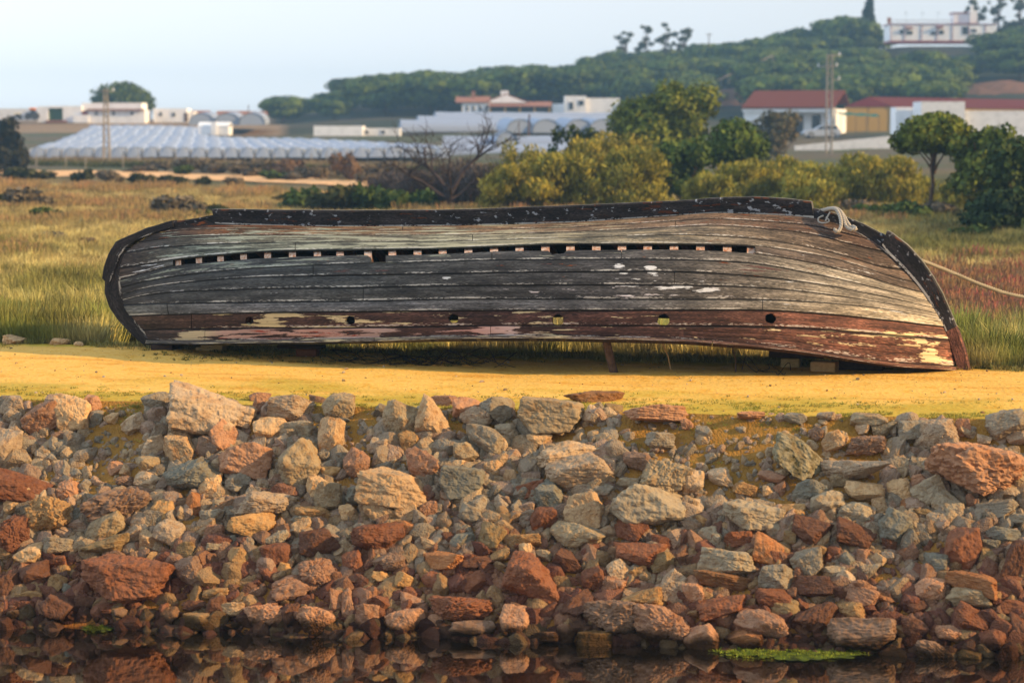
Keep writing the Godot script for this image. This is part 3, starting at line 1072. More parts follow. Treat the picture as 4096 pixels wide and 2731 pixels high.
func planking(side: int, s: Array) -> void:
	var near := side > 0
	var cut := func(k: int, px: float) -> float: return u_of(k, px)
	# strakes between the keel and the open seam
	var b0: float = cut.call(0, 1610.0)
	plank(0, 1, 0.0, b0, side, s[0])
	plank(0, 1, b0, 1.0, side, s[0])
	var b1: float = cut.call(1, 2702.0)
	plank(1, 2, 0.0, b1, side, s[1])
	plank(1, 2, b1, 1.0, side, s[1])
	var b2: float = cut.call(2, 1890.0)
	plank(2, 3, 0.0, b2, side, s[2])
	plank(2, 3, b2, 1.0, side, s[2])
	var b3: float = cut.call(3, 1180.0)
	plank(3, 4, 0.0, b3, side, s[3], {"thick": 0.02})
	plank(3, 4, b3, 1.0, side, s[3], {"thick": 0.02})
	# the strake that is missing amidships
	if near:
		plank(4, 5, 0.0, cut.call(4, 692.0), side, s[4])
		plank(4, 5, cut.call(4, 3021.0), 1.0, side, s[4])
		var g0: float = cut.call(5, 1484.0)
		var g1: float = cut.call(5, 1541.0)
		var c1: float = cut.call(5, 1968.0)
		var c2: float = cut.call(5, 2487.0)
		var w0: float = cut.call(5, 2192.0)
		var w1: float = cut.call(5, 2208.0)
		var w2: float = cut.call(5, 2252.0)
		var w3: float = cut.call(5, 2268.0)
		var rag := func(u: float) -> float: return 0.05 + 0.09 * absf(fnoise.get_noise_2d(u * 60.0, 7.0))
		var notch := func(u: float) -> float:
			var d := smoothstep(w0, w1, u) * (1.0 - smoothstep(w2, w3, u))
			return 0.02 + 0.05 * absf(fnoise.get_noise_2d(u * 70.0, 3.0)) + d * (0.36 + 0.1 * fnoise.get_noise_2d(u * 120.0, 1.0))
		plank(5, 6, 0.0, g0, side, s[5], {"jag": func(u: float) -> float: return 0.02 * absf(fnoise.get_noise_2d(u * 60.0, 17.0)) + 0.35 * smoothstep(g0 - 0.006, g0, u)})
		plank(5, 6, g0, g1, side, s[5], {"t0": 0.90, "gap": 0.0})
		plank(5, 6, g1, c1, side, s[5], {"jag": rag})
		plank(5, 6, c1, c2, side, s[5], {"jag": notch})
		plank(5, 6, c2, 1.0, side, s[5])
	else:
		var c4: float = cut.call(4, 1700.0)
		plank(4, 5, 0.0, c4, side, s[4])
		plank(4, 5, c4, 1.0, side, s[4])
		var c3: float = cut.call(5, 2100.0)
		plank(5, 6, 0.0, c3, side, s[5])
		plank(5, 6, c3, 1.0, side, s[5])
	var b6: float = cut.call(6, 1252.0)
	plank(6, 7, 0.0, b6, side, s[6])
	plank(6, 7, b6, 1.0, side, s[6], {"proud": 0.002})
	var b7: float = cut.call(7, 2699.0)
	plank(7, 8, 0.0, b7, side, s[7])
	plank(7, 8, b7, 1.0, side, s[7])
	var b8: float = cut.call(8, 1452.0)
	plank(8, 9, 0.0, b8, side, s[8])
	plank(8, 9, b8, 1.0, side, s[8])
	var b9: float = cut.call(9, 668.0)
	var b9b: float = cut.call(9, 3051.0)
	plank(9, 10, 0.0, b9, side, s[9], {"proud": 0.012})
	plank(9, 10, b9, b9b, side, s[9], {"proud": 0.010})
	plank(9, 10, b9b, 1.0, side, s[9], {"proud": 0.010})
	# the strake with six scupper holes
	var holes := []
	for hx in [[996, 1282, 0.0], [1400, 1281, 0.0], [1813, 1274, 0.0], [2231, 1277, 0.9], [2655, 1283, 0.9], [3084, 1273, 0.0]]:
		var u := u_of(10, hx[0])
		var pa := along(seams[10], hx[0])
		var pb := along(seams[11], hx[0])
		holes.append([u, clampf((hx[1] - pa) / (pb - pa), 0.38, 0.55), 0.073, 0.0125, hx[2]])
	var b10: float = cut.call(10, 764.0)
	plank(10, 11, 0.0, b10, side, s[10])
	plank(10, 11, b10, 1.0, side, s[10], {"holes": holes})
	# lowest strakes, doubled towards the stem
	var b11: float = cut.call(11, 819.0)
	var b11b: float = cut.call(11, 1963.0)
	var b11c: float = cut.call(11, 2735.0)
	plank(11, 12, 0.0, b11, side, s[11])
	plank(11, 12, b11, b11b, side, s[11], {"proud": 0.006})
	plank(11, 12, b11b, b11c, side, s[11], {"gap": 0.0})
	plank(11, 12, b11c, 1.0, side, s[11], {"t1": 0.36, "gap": 0.0})
	plank(11, 12, b11c, 1.0, side, s[12], {"t0": 0.36, "t1": 0.63, "gap": 0.0})
	plank(11, 12, b11c, 1.0, side, s[12], {"t0": 0.63, "gap": 0.0})
	# rubbing rail along the gunwale
	var c12: float = cut.call(12, 1500.0)
	var c12b: float = cut.call(12, 2850.0)
	for e in [[0.0, c12], [c12, c12b], [c12b, 1.0]]:
		plank(12, 13, e[0], e[1], side, s[13], {"proud": 0.035})


func ribs() -> void:
	var rib_mat := tri_mat(ramp_tex(256, 301, 0.035, [srgb(96, 44, 20), srgb(160, 82, 36), srgb(150, 72, 30), srgb(190, 158, 132), srgb(214, 204, 194), srgb(170, 90, 42), srgb(110, 52, 24)], 0.45), 1.6, 0.9, null, 0.0, false)
	rib_mat.vertex_color_use_as_albedo = true
	for px in [703.0, 787.0, 874.0, 967.0, 1064.0, 1164.0, 1265.0, 1356.0, 1468.0, 1566.0, 1667.0, 1768.0, 1871.0, 1974.0, 2076.0, 2180.0, 2281.0, 2385.0, 2488.0, 2591.0, 2697.0, 2803.0, 2911.0, 3008.0]:
		for side in [1, -1]:
			var m := MB.new()
			var n := 0
			for i in 24:
				var ka := mini(i / 2, 11)
				var t := 0.5 * (i % 2)
				var u := u_of(ka, px)
				var c := skin(ka, ka + 1, t, u, -PLANK - 0.002)
				var inn := skin(ka, ka + 1, t, u, -PLANK - 0.09)
				if inn.z < 0.03:
					continue
				var du := (seam_at(ka, minf(u + 0.01, 1.0)) - seam_at(ka, maxf(u - 0.01, 0.0))).normalized() * 0.056
				for q in [c - du, c + du, inn + du, inn - du]:
					m.p(flip(q, side), Vector2.ZERO)
				n += 1
			# flat-sided bar
			var bar := MB.new()
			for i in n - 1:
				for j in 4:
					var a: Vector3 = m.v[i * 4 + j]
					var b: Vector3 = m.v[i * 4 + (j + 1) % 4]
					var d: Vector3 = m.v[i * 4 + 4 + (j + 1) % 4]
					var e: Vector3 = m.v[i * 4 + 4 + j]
					bar.col = Color.WHITE if j == 0 else Color(0.16, 0.12, 0.1)  # rib sides coloured dark to deepen the shade seen through the open seam
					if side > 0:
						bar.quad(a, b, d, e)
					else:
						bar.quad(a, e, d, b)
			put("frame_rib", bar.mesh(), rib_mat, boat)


func timber(called: String, outer: Array, inner: Array, w_out: float, w_in: float, mat_: Material, steps := 30) -> MeshInstance3D:
	# a backbone timber on the centre line between two outlines (photograph places), W half thick
	var m := MB.new()
	var o := []
	var i_ := []
	for k in steps + 1:
		var t := float(k) / steps
		o.append(poly_at(outer, t))
		i_.append(poly_at(inner, t))
	var rows := []
	var run := 0.0
	for k in steps + 1:
		var chip := 0.006 * fnoise.get_noise_2d(k * 0.9, outer[0].x)
		var a := on_boat(o[k].x, o[k].y, w_out)
		var b := on_boat(i_[k].x, i_[k].y, w_in)
		a.y += chip
		if k:
			run += (a - (rows[k - 1][0] as Vector3)).length()
		var bev := (b - a).normalized() * 0.02
		rows.append([a + bev, b, Vector3(b.x, b.y, -w_in), Vector3(a.x, a.y, -w_out) + Vector3(bev.x, bev.y, 0), Vector3(a.x, a.y, -w_out + 0.02), Vector3(a.x, a.y, w_out - 0.02), run])
	for j in 6:
		var base := m.v.size()
		for k in steps + 1:
			m.p(rows[k][j], Vector2(rows[k][6] * 0.12, [0.12, 0.9, 0.9, 0.12, 0.02, 0.12][j]))
			m.p(rows[k][(j + 1) % 6], Vector2(rows[k][6] * 0.12, [0.92, 0.9, 0.12, 0.02, 0.02, 0.12][j]))
		for k in steps:
			var a := base + k * 2
			m.tri(a, a + 3, a + 1)
			m.tri(a, a + 2, a + 3)
	var c := Vector3.ZERO
	for r in rows:
		c += r[0] + r[1]
	for e in [0, steps]:
		var q := []
		for j in 6:
			q.append(rows[e][j])
		var dir: Vector3 = rows[1][0] - rows[0][0] if e == 0 else rows[steps - 1][0] - rows[steps][0]
		m.face(Transform3D(), q, -dir)
	# turn the skin outwards if the outline ran the other way
	var test: Vector3 = (m.v[m.idx[2]] - m.v[m.idx[0]]).cross(m.v[m.idx[1]] - m.v[m.idx[0]])
	if test.z < 0.0:
		for k in range(0, steps * 36, 3):
			var sw := m.idx[k + 1]
			m.idx[k + 1] = m.idx[k + 2]
			m.idx[k + 2] = sw
	return put(called, m.mesh(), mat_, boat)


func poly_at(p: Array, t: float) -> Vector2:
	var total := 0.0
	for k in p.size() - 1:
		total += (p[k + 1] - p[k]).length()
	var want := t * total
	for k in p.size() - 1:
		var l: float = (p[k + 1] - p[k]).length()
		if want <= l or k == p.size() - 2:
			return (p[k] as Vector2).lerp(p[k + 1], clampf(want / l, 0.0, 1.0))
		want -= l
	return p[-1]


func zp(k: int, list: Array) -> Array:
	var out := []
	for i in range(0, list.size(), 2):
		out.append(zone(k, list[i], list[i + 1]))
	return out


func keel_and_stems() -> void:
	var tar := srgb(40, 36, 38)
	var tarl := [[0.0, srgb(50, 46, 47)], [0.5, srgb(60, 53, 51)], [1.0, srgb(58, 51, 49)]]
	var fleck := [[[0, srgb(150, 152, 158)], [1, srgb(168, 168, 170)]], [[0, 0.2], [0.15, 0.29], [0.3, 0.21], [0.5, 0.27], [0.7, 0.23], [1, 0.3]], 0, 1000]
	var rusty := [[[0, srgb(98, 56, 32)], [1, srgb(92, 48, 26)]], [[0, 0.3], [0.5, 0.22], [0.8, 0.38], [1, 0.32]], 0, 280]
	var black := plank_paint(400, tarl, [rusty, fleck], 0.2, [], 1.3, 1.0)
	var black2 := plank_paint(420, tarl, [[fleck[0], [[0, 0.14], [1, 0.16]], 0, 455]], 0.2)
	var brown := plank_paint(430, [[0, srgb(128, 84, 68)], [1, srgb(136, 88, 70)]], [[[[0, srgb(96, 62, 52)], [1, srgb(96, 62, 52)]], [[0, 0.2], [1, 0.2]], 0, 350]], 0.2, [], 0.0)
	# keel: ends cut square
	var ktop := zp(0, [1455, 62, 1900, 66, 2352, 72]) + zp(1, [800, 65, 1600, 36, 2352, 2]) + zp(2, [240, -17, 480, -24, 700, -12, 885, 10])
	var klow := zp(0, [1480, 166, 1900, 184, 2352, 190]) + zp(1, [800, 184, 1600, 162, 2352, 110]) + zp(2, [240, 96, 480, 104, 700, 112, 905, 124])
	timber("keel", ktop, klow, 0.09, 0.088, black, 60)
	# broken ledge left of the keel's end and the after deadwood
	timber("deadwood", zp(0, [1160, 150, 1300, 132, 1468, 102]), zp(0, [1170, 205, 1320, 185, 1490, 170]), 0.075, 0.08, black, 12)
	timber("stem_timber", zp(0, [1182, 138, 1000, 193, 790, 284, 738, 370, 704, 470, 695, 545, 742, 578]), zp(0, [1190, 185, 1050, 228, 940, 272, 862, 325, 822, 385, 790, 470, 752, 560]), 0.10, 0.11, black2, 36)
	timber("stern_post", zp(0, [800, 340, 716, 500, 712, 640, 745, 740, 800, 822, 905, 932, 1000, 1015, 1040, 1028]), zp(0, [870, 352, 838, 440, 826, 560, 838, 660, 862, 745, 930, 830, 1010, 930, 1166, 1022]), 0.085, 0.10, black2, 36)
	# right end: forefoot, then the stem in two pieces
	timber("forefoot", zp(2, [900, 55, 1000, 78, 1100, 106, 1250, 168, 1400, 245]), zp(2, [905, 150, 1010, 165, 1110, 192, 1230, 240, 1420, 375]), 0.07, 0.10, black, 20)
	timber("stem_timber", zp(2, [1408, 213, 1440, 226, 1550, 310, 1650, 420, 1722, 522, 1790, 640, 1850, 780, 1888, 872]), zp(2, [1375, 310, 1420, 372, 1520, 470, 1610, 572, 1680, 665, 1730, 745, 1782, 830, 1815, 905]), 0.10, 0.13, black, 36)
	timber("stem_timber", zp(2, [1886, 868, 1905, 905, 1952, 1040, 1984, 1180]), zp(2, [1813, 895, 1835, 950, 1866, 1060, 1905, 1190]), 0.10, 0.125, brown, 24)


# ---------------------------------------------------------------- plants

# leaf-sized faces spread through lobes [centre, radii]; SLIM draws them out into twigs and UP turns them upright
func foliage(lobes: Array, n: int, size: float, dark: Color, light: Color, seed_: int, slim := 1.0, up := 0.0, hollow := 0.5, mess := 0.55) -> ArrayMesh:
	var r := RandomNumberGenerator.new()
	r.seed = seed_
	var m := MB.new()
	var total := 0.0
	var sums := []
	for l in lobes:
		total += pow(l[1].x * l[1].y * l[1].z, 0.667)
		sums.append(total)
	for k in n:
		var pick := r.randf() * total
		var i := 0
		while sums[i] < pick:
			i += 1
		var c: Vector3 = lobes[i][0]
		var rad: Vector3 = lobes[i][1]
		var d := Vector3(r.randfn(), r.randfn(), r.randfn()).normalized()
		var f := hollow + (1.18 - hollow) * pow(r.randf(), 0.75)
		var p := c + d * rad * f
		var nrm := (d + Vector3(r.randfn(), r.randfn(), r.randfn()) * mess).normalized()
		var a := nrm.cross(Vector3(r.randfn(), r.randfn(), r.randfn())).normalized()
		if up > 0.0:
			a = a.lerp((Vector3.UP + d * 0.5 + Vector3(r.randfn(), 0, r.randfn()) * 0.25).normalized(), up).normalized()
		var b := nrm.cross(a).normalized()
		var s := size * r.randf_range(0.6, 1.4)
		a *= s * slim * 0.5
		b *= s * 0.5
		var clump := 0.5 + 0.9 * fnoise.get_noise_3d(p.x * 1.4 + seed_, p.y * 1.4, p.z * 1.4)
		m.col = dark.lerp(light, clampf(clump + r.randf_range(-0.25, 0.25), 0.0, 1.0))
		var bend := nrm * s * 0.15
		m.quad(p - a - b, p - b * 0.6 + a + bend, p + a * 0.9 + b * 0.7, p - a * 0.8 + b + bend)
	return m.mesh()


func limb(m: MB, from: Vector3, to: Vector3, r0: float, r1: float, wander := 0.1, sides := 6) -> void:
	var pts := []
	var l := (to - from).length()
	for k in 6:
		var t := k / 5.0
		pts.append(from.lerp(to, t) + Vector3(fnoise.get_noise_2d(from.x * 3.0 + t * 2.0, l), 0.0, fnoise.get_noise_2d(from.z * 3.0 + t * 2.0, l + 9.0)) * wander * l * sin(t * PI))
	m.tube(pts, [r0, r1], sides)


func branching(m: MB, from: Vector3, dir: Vector3, len_: float, rad: float, depth: int, r: RandomNumberGenerator, spread := 0.6) -> void:
	var pts := [from]
	var d := dir.normalized()
	var p := from
	for k in 4:
		d = (d + Vector3(r.randfn(), r.randfn() * 0.6, r.randfn()) * 0.16).normalized()
		p += d * len_ / 4.0
		pts.append(p)
	m.tube(pts, [rad, rad * 0.62], 5 if depth > 1 else 3, depth > 2)
	if depth == 0:
		return
	var kids := 3 if depth > 1 else 4
	for k in kids:
		var side := Vector3(r.randfn(), r.randfn() * 0.5 + 0.15, r.randfn()).normalized()
		var at: Vector3 = pts[2 + (k % 3)]
		branching(m, at, (d + side * spread * 1.5).normalized(), len_ * r.randf_range(0.55, 0.8), rad * 0.55, depth - 1, r, spread)


func stone_pine_crown(seed_: int, n: int, dark: Color, light: Color) -> ArrayMesh:      # a unit umbrella: 1 wide each way from the middle
	var r := RandomNumberGenerator.new()
	r.seed = seed_
	var lobes := []
	for k in 16:
		var a := r.randf() * TAU
		var d := sqrt(r.randf()) * 0.74
		lobes.append([Vector3(cos(a) * d, 0.46 * sqrt(maxf(0.0, 1.0 - d * d)) - 0.04 + r.randf_range(-0.03, 0.03), sin(a) * d), Vector3(0.36, 0.19, 0.36) * r.randf_range(0.8, 1.2)])
	lobes.append([Vector3(0, 0.0, 0), Vector3(0.84, 0.26, 0.84)])
	return foliage(lobes, n, 0.095, dark, light, seed_, 1.0, 0.0, 0.7, 0.18)


func build_hill_trees() -> void:
	var dark := Color(0.024, 0.046, 0.024)
	var light := Color(0.125, 0.17, 0.03)
	var protos := []
	var trunk_m := MB.new()
	limb(trunk_m, Vector3.ZERO, Vector3(0, 0.75, 0), 0.035, 0.022, 0.08)
	limb(trunk_m, Vector3(0, 0.55, 0), Vector3(0.22, 0.92, 0.06), 0.018, 0.008, 0.1, 4)
	limb(trunk_m, Vector3(0, 0.6, 0), Vector3(-0.2, 0.95, -0.1), 0.018, 0.008, 0.1, 4)
	limb(trunk_m, Vector3(0, 0.5, 0), Vector3(0.02, 0.9, 0.25), 0.016, 0.008, 0.1, 4)
	var trunk := trunk_m.mesh()
	for k in 7:
		var o := Node3D.new()
		put("trunk", trunk, M.bark, o)
		put("crown", stone_pine_crown(1000 + k, 3000, dark, light), M.leaf, o, Transform3D(Basis(Vector3.UP, k * 1.3), Vector3(0, 0.5, 0)))
		protos.append(o)
	var r := RandomNumberGenerator.new()
	r.seed = 77
	# the skyline first, read from left to right: place across, top
	var sky := [[640, 249], [690, 247], [735, 242], [790, 218], [830, 211], [868, 203], [925, 186], [965, 183], [1000, 188], [1056, 172], [1100, 160], [1140, 148], [1185, 151], [1230, 146], [1290, 150], [1330, 145], [1385, 120], [1430, 116], [1490, 115], [1545, 112], [1620, 98], [1680, 97], [1740, 86], [1800, 74], [1850, 62], [1905, 40], [1955, 36], [2000, 62], [2030, 72], [2310, 62], [2345, 50], [2385, 60]]
	var marks := [[600, "the last tunnel end"], [660, "the tiled barn's far side"], [720, "the near end of the plain shed"], [790, "the plain white shed"], [860, "the shed's low wing"], [925, "the long tunnel's rounded end"], [985, "the dim field by the tunnels"], [1050, "the villa's shaded wing"], [1100, "the villa's chimney"], [1160, "the villa's roof tower"], [1215, "the leaning wooden pole"], [1270, "the end of the villa's porch"], [1325, "the white cube house"], [1385, "the cube house's side wing"], [1450, "the shady edge of the big dark tree"], [1520, "the top of the big dark tree"], [1590, "the sunny edge of the big dark tree"], [1650, "the foot of the handrail"], [1710, "the red-roofed house's gable"], [1776, "the head of the handrail"], [1840, "the middle of the red roof"], [1904, "the lattice mast by the car"], [1960, "the green net shelter"], [2010, "the warehouse gable"], [2075, "the store's rear wing"], [2140, "the umbrella pine"], [2200, "the corner of the plain store"], [2260, "the shaded tree group"], [2330, "the bare earth bank"], [2400, "the frame's edge"]]
	var rank := ["lowest", "second", "third", "fourth", "fifth", "sixth", "seventh", "eighth", "ninth", "tenth", "eleventh", "twelfth", "thirteenth", "fourteenth", "topmost"]
	var taken := {}
	var name_pine := func(q: float, what: String) -> String:
		var best: Array = marks[0]
		for mk in marks:
			if absf(mk[0] - q) < absf(best[0] - q):
				best = mk
		var l := "%s over %s" % [what, best[1]]
		if taken.has(l):
			l = "%s, next one over %s" % [what, best[1]]
		if taken.has(l):
			l = "%s, last over %s" % [what, best[1]]
		taken[l] = true
		return l
	var n := 0
	for s in sky:
		var d := r.randf_range(472.0, 486.0)
		var top := q_at(s[0], s[1], d)
		var g := height(top.x, top.z)
		var tall := clampf(top.y - g, 3.5, 11.0)
		var wide := clampf(tall * r.randf_range(0.66, 0.84), 3.4, 6.4)
		hill_pine(protos[n % 7], Vector3(top.x, top.y - tall, top.z), wide, tall, r, name_pine.call(s[0], "crest stone pine"), "stone pines along the crest")
		n += 1
	# then the slope below it, row after row
	for row in 10:
		var d := 350.0 + row * 14.0
		var q := 620.0 + r.randf_range(0.0, 60.0)
		while q < 2420.0:
			var qq := q + r.randf_range(-14.0, 14.0)
			var dd := d + r.randf_range(-3.0, 3.0)
			q += r.randf_range(92.0, 138.0)
			var foot := 398.0 if qq < 1430.0 else (372.0 if qq < 1630.0 else (414.0 if qq < 1775.0 else (346.0 if qq < 2230.0 else 414.0)))
			if dd < foot or (qq < 780.0 and row > 7):
				continue
			if qq > 2010.0 and qq < 2275.0 and dd > 436.0:
				continue
			var g := q_ground(qq, dd)
			var tall := r.randf_range(5.4, 7.4) * (0.62 if qq < 800.0 else 1.0)
			if qq > 1980.0 and qq < 2275.0 and dd > 420.0:
				tall *= 0.6
			hill_pine(protos[n % 7], g, tall * r.randf_range(0.85, 1.2), tall, r, name_pine.call(qq, "%s-row hill stone pine" % rank[row]), "stone pines on the wooded slope")
			n += 1
	# crest trees of other kinds
	airy_tree(1436, 74, 482.0, 11, "loose open-crowned eucalyptus above the pines, smallest of its clump")
	airy_tree(1482, 62, 484.0, 12, "tall open-crowned eucalyptus above the pines in the middle of its clump")
	airy_tree(1530, 56, 483.0, 13, "tallest open-crowned eucalyptus above the pines")
	airy_tree(1572, 70, 485.0, 14, "open-crowned eucalyptus at the sunny end of its clump")
	airy_tree(2240, 4, 478.0, 15, "grey-green eucalyptus behind the long white house on the hill")
	airy_tree(2290, -12, 478.0, 16, "tall eucalyptus behind the roof tower of the hill house")
	airy_tree(2340, -6, 476.0, 17, "eucalyptus at the frame's edge above the hill house")
	# a dark cypress on the crest
	var at := q_ground(1994, 478.0)
	var top := q_at(1994, -14, 478.0)
	var cy := thing("cypress_tree", "dark narrow cypress standing on the crest of the hill", "tree", at)
	var h := top.y - at.y
	var tm := MB.new()
	tm.tube([Vector3.ZERO, Vector3(0, h * 0.3, 0)], [0.25, 0.18], 6)
	put("trunk", tm.mesh(), M.bark, cy)
	var lobes := []
	for k in 9:
		var t := k / 8.0
		lobes.append([Vector3(r.randf_range(-0.3, 0.3), h * (0.16 + 0.76 * t), r.randf_range(-0.3, 0.3)), Vector3(1.9, h * 0.12, 1.9) * lerpf(1.0, 0.35, t)])
	put("crown", foliage(lobes, 1800, 0.5, Color(0.018, 0.03, 0.02), Color(0.045, 0.06, 0.03), 5, 1.6, 0.7), M.leaf, cy)
	# a rounded pine standing behind the white houses
	var g2 := q_ground(284, 392.0)
	var t2 := q_at(284, 191, 392.0)
	var o := thing("pine_tree", "broad dome-shaped dark pine behind the long white house", "tree", g2)
	var hh := t2.y - g2.y
	var m2 := MB.new()
	limb(m2, Vector3.ZERO, Vector3(0, hh * 0.6, 0), 0.35, 0.2)
	put("trunk", m2.mesh(), M.bark, o)
	var w := 60.0 * qm(392.0)
	put("crown", foliage([[Vector3(-0.6, hh * 0.62, 0), Vector3(w, hh * 0.36, w)], [Vector3(w * 0.75, hh * 0.44, 0), Vector3(w * 0.45, hh * 0.26, w * 0.5)], [Vector3(-w * 0.75, hh * 0.5, 0), Vector3(w * 0.4, hh * 0.25, w * 0.5)], [Vector3(0.4, hh * 0.78, 0.5), Vector3(w * 0.55, hh * 0.22, w * 0.5)]], 3800, 0.42, dark, light, 44, 1.0, 0.0, 0.45), M.leaf, o)
	for p in protos:
		p.free()


func hill_pine(proto: Node3D, at: Vector3, wide: float, tall: float, r: RandomNumberGenerator, label: String, group: String) -> void:
	var o: Node3D = proto.duplicate()
	o.name = numbered("stone_pine")
	add_child(o)
	var s := Vector3(wide, tall * 0.86, wide)
	var t := r.randf() * TAU
	o.position = at
	o.rotation.y = t
	o.scale = s
	tag(o, label, "tree", group)


func airy_tree(qx: float, qtop: float, d: float, seed_: int, label: String) -> void:
	var g := q_ground(qx, d)
	var h := q_at(qx, qtop, d).y - g.y
	var r := RandomNumberGenerator.new()
	r.seed = seed_
	var o := thing("eucalyptus_tree", label, "tree", g, 0.0, "eucalyptus trees on the hill")
	var m := MB.new()
	var lobes := []
	limb(m, Vector3.ZERO, Vector3(r.randf_range(-0.4, 0.4), h * 0.72, 0), 0.3, 0.12, 0.12)
	for k in 17:
		var a := r.randf() * TAU
		var y := h * r.randf_range(0.42, 1.0)
		var reach := r.randf_range(0.3, 2.6) * (1.0 - 0.45 * absf(y / h - 0.7))
		var tip := Vector3(cos(a) * reach, y, sin(a) * reach)
		limb(m, Vector3(0, y * 0.7, 0), tip, 0.09, 0.03, 0.16, 4)
		lobes.append([tip, Vector3(0.7, 0.42, 0.7) * r.randf_range(0.5, 1.3)])
	put("trunk", m.mesh(), M.bark, o)
	put("crown", foliage(lobes, 1100, 0.3, Color(0.06, 0.075, 0.05), Color(0.13, 0.14, 0.08), seed_, 1.6, 0.2, 0.1), M.leaf, o)


# a bush or tree of the marsh edge: foot and top read from the photograph, LOBES in parts of its width and height
func bush(called: String, label: String, qx: float, qfoot: float, qtop: float, qwide: float, d: float, n: int, size: float, dark: Color, light: Color, seed_: int, slim := 1.0, up := 0.0, trunk_h := 0.0, trunk_r := 0.06, lobes_in := []) -> Node3D:
	var foot := q_at(qx, qfoot, d)
	foot.y = height(foot.x, foot.z)
	var h := q_at(qx, qtop, d).y - foot.y
	var w := qwide * qm(d) / 2.0
	var r := RandomNumberGenerator.new()
	r.seed = seed_
	var o := thing(called, label, "tree" if "tree" in called or "pine" in called else "bush", foot)
	var m := MB.new()
	var base := h * trunk_h
	if trunk_h > 0.0:
		limb(m, Vector3.ZERO, Vector3(0, h * (trunk_h + 0.3), 0), trunk_r, trunk_r * 0.6, 0.12, 8)
	for k in 9:
		var a := r.randf() * TAU
		var y0 := base * r.randf_range(0.7, 1.0)
		limb(m, Vector3(0, y0, 0), Vector3(cos(a) * w * r.randf_range(0.3, 0.75), base + (h - base) * r.randf_range(0.35, 0.8), sin(a) * w * 0.6), trunk_r * 0.5, 0.012, 0.14, 4)
	put("trunk" if trunk_h > 0.0 else "stem", m.mesh(), M.bark, o)
	var lobes := []
	if lobes_in.is_empty():
		for k in 26:
			var a := r.randf() * TAU
			var q := sqrt(r.randf()) * 0.78
			var y := r.randf_range(0.12, 0.86)
			var fit := sqrt(maxf(0.1, 1.0 - pow(absf(y - 0.38) / 0.62, 2.2)))
			lobes.append([Vector3(cos(a) * q * w * fit, base + (h - base) * y, sin(a) * q * w * fit * 0.8), Vector3(w * 0.3, (h - base) * 0.17, w * 0.3) * r.randf_range(0.65, 1.3)])
	else:
		for l in lobes_in:
			lobes.append([Vector3(l[0] * w, base + (h - base) * l[1], l[4] * w if l.size() > 4 else 0.0), Vector3(l[2] * w, l[3] * (h - base), l[2] * w * 0.85)])
	put("crown", foliage(lobes, n, size, dark, light, seed_ + 7, slim, up, 0.3), M.leaf, o)
	return o


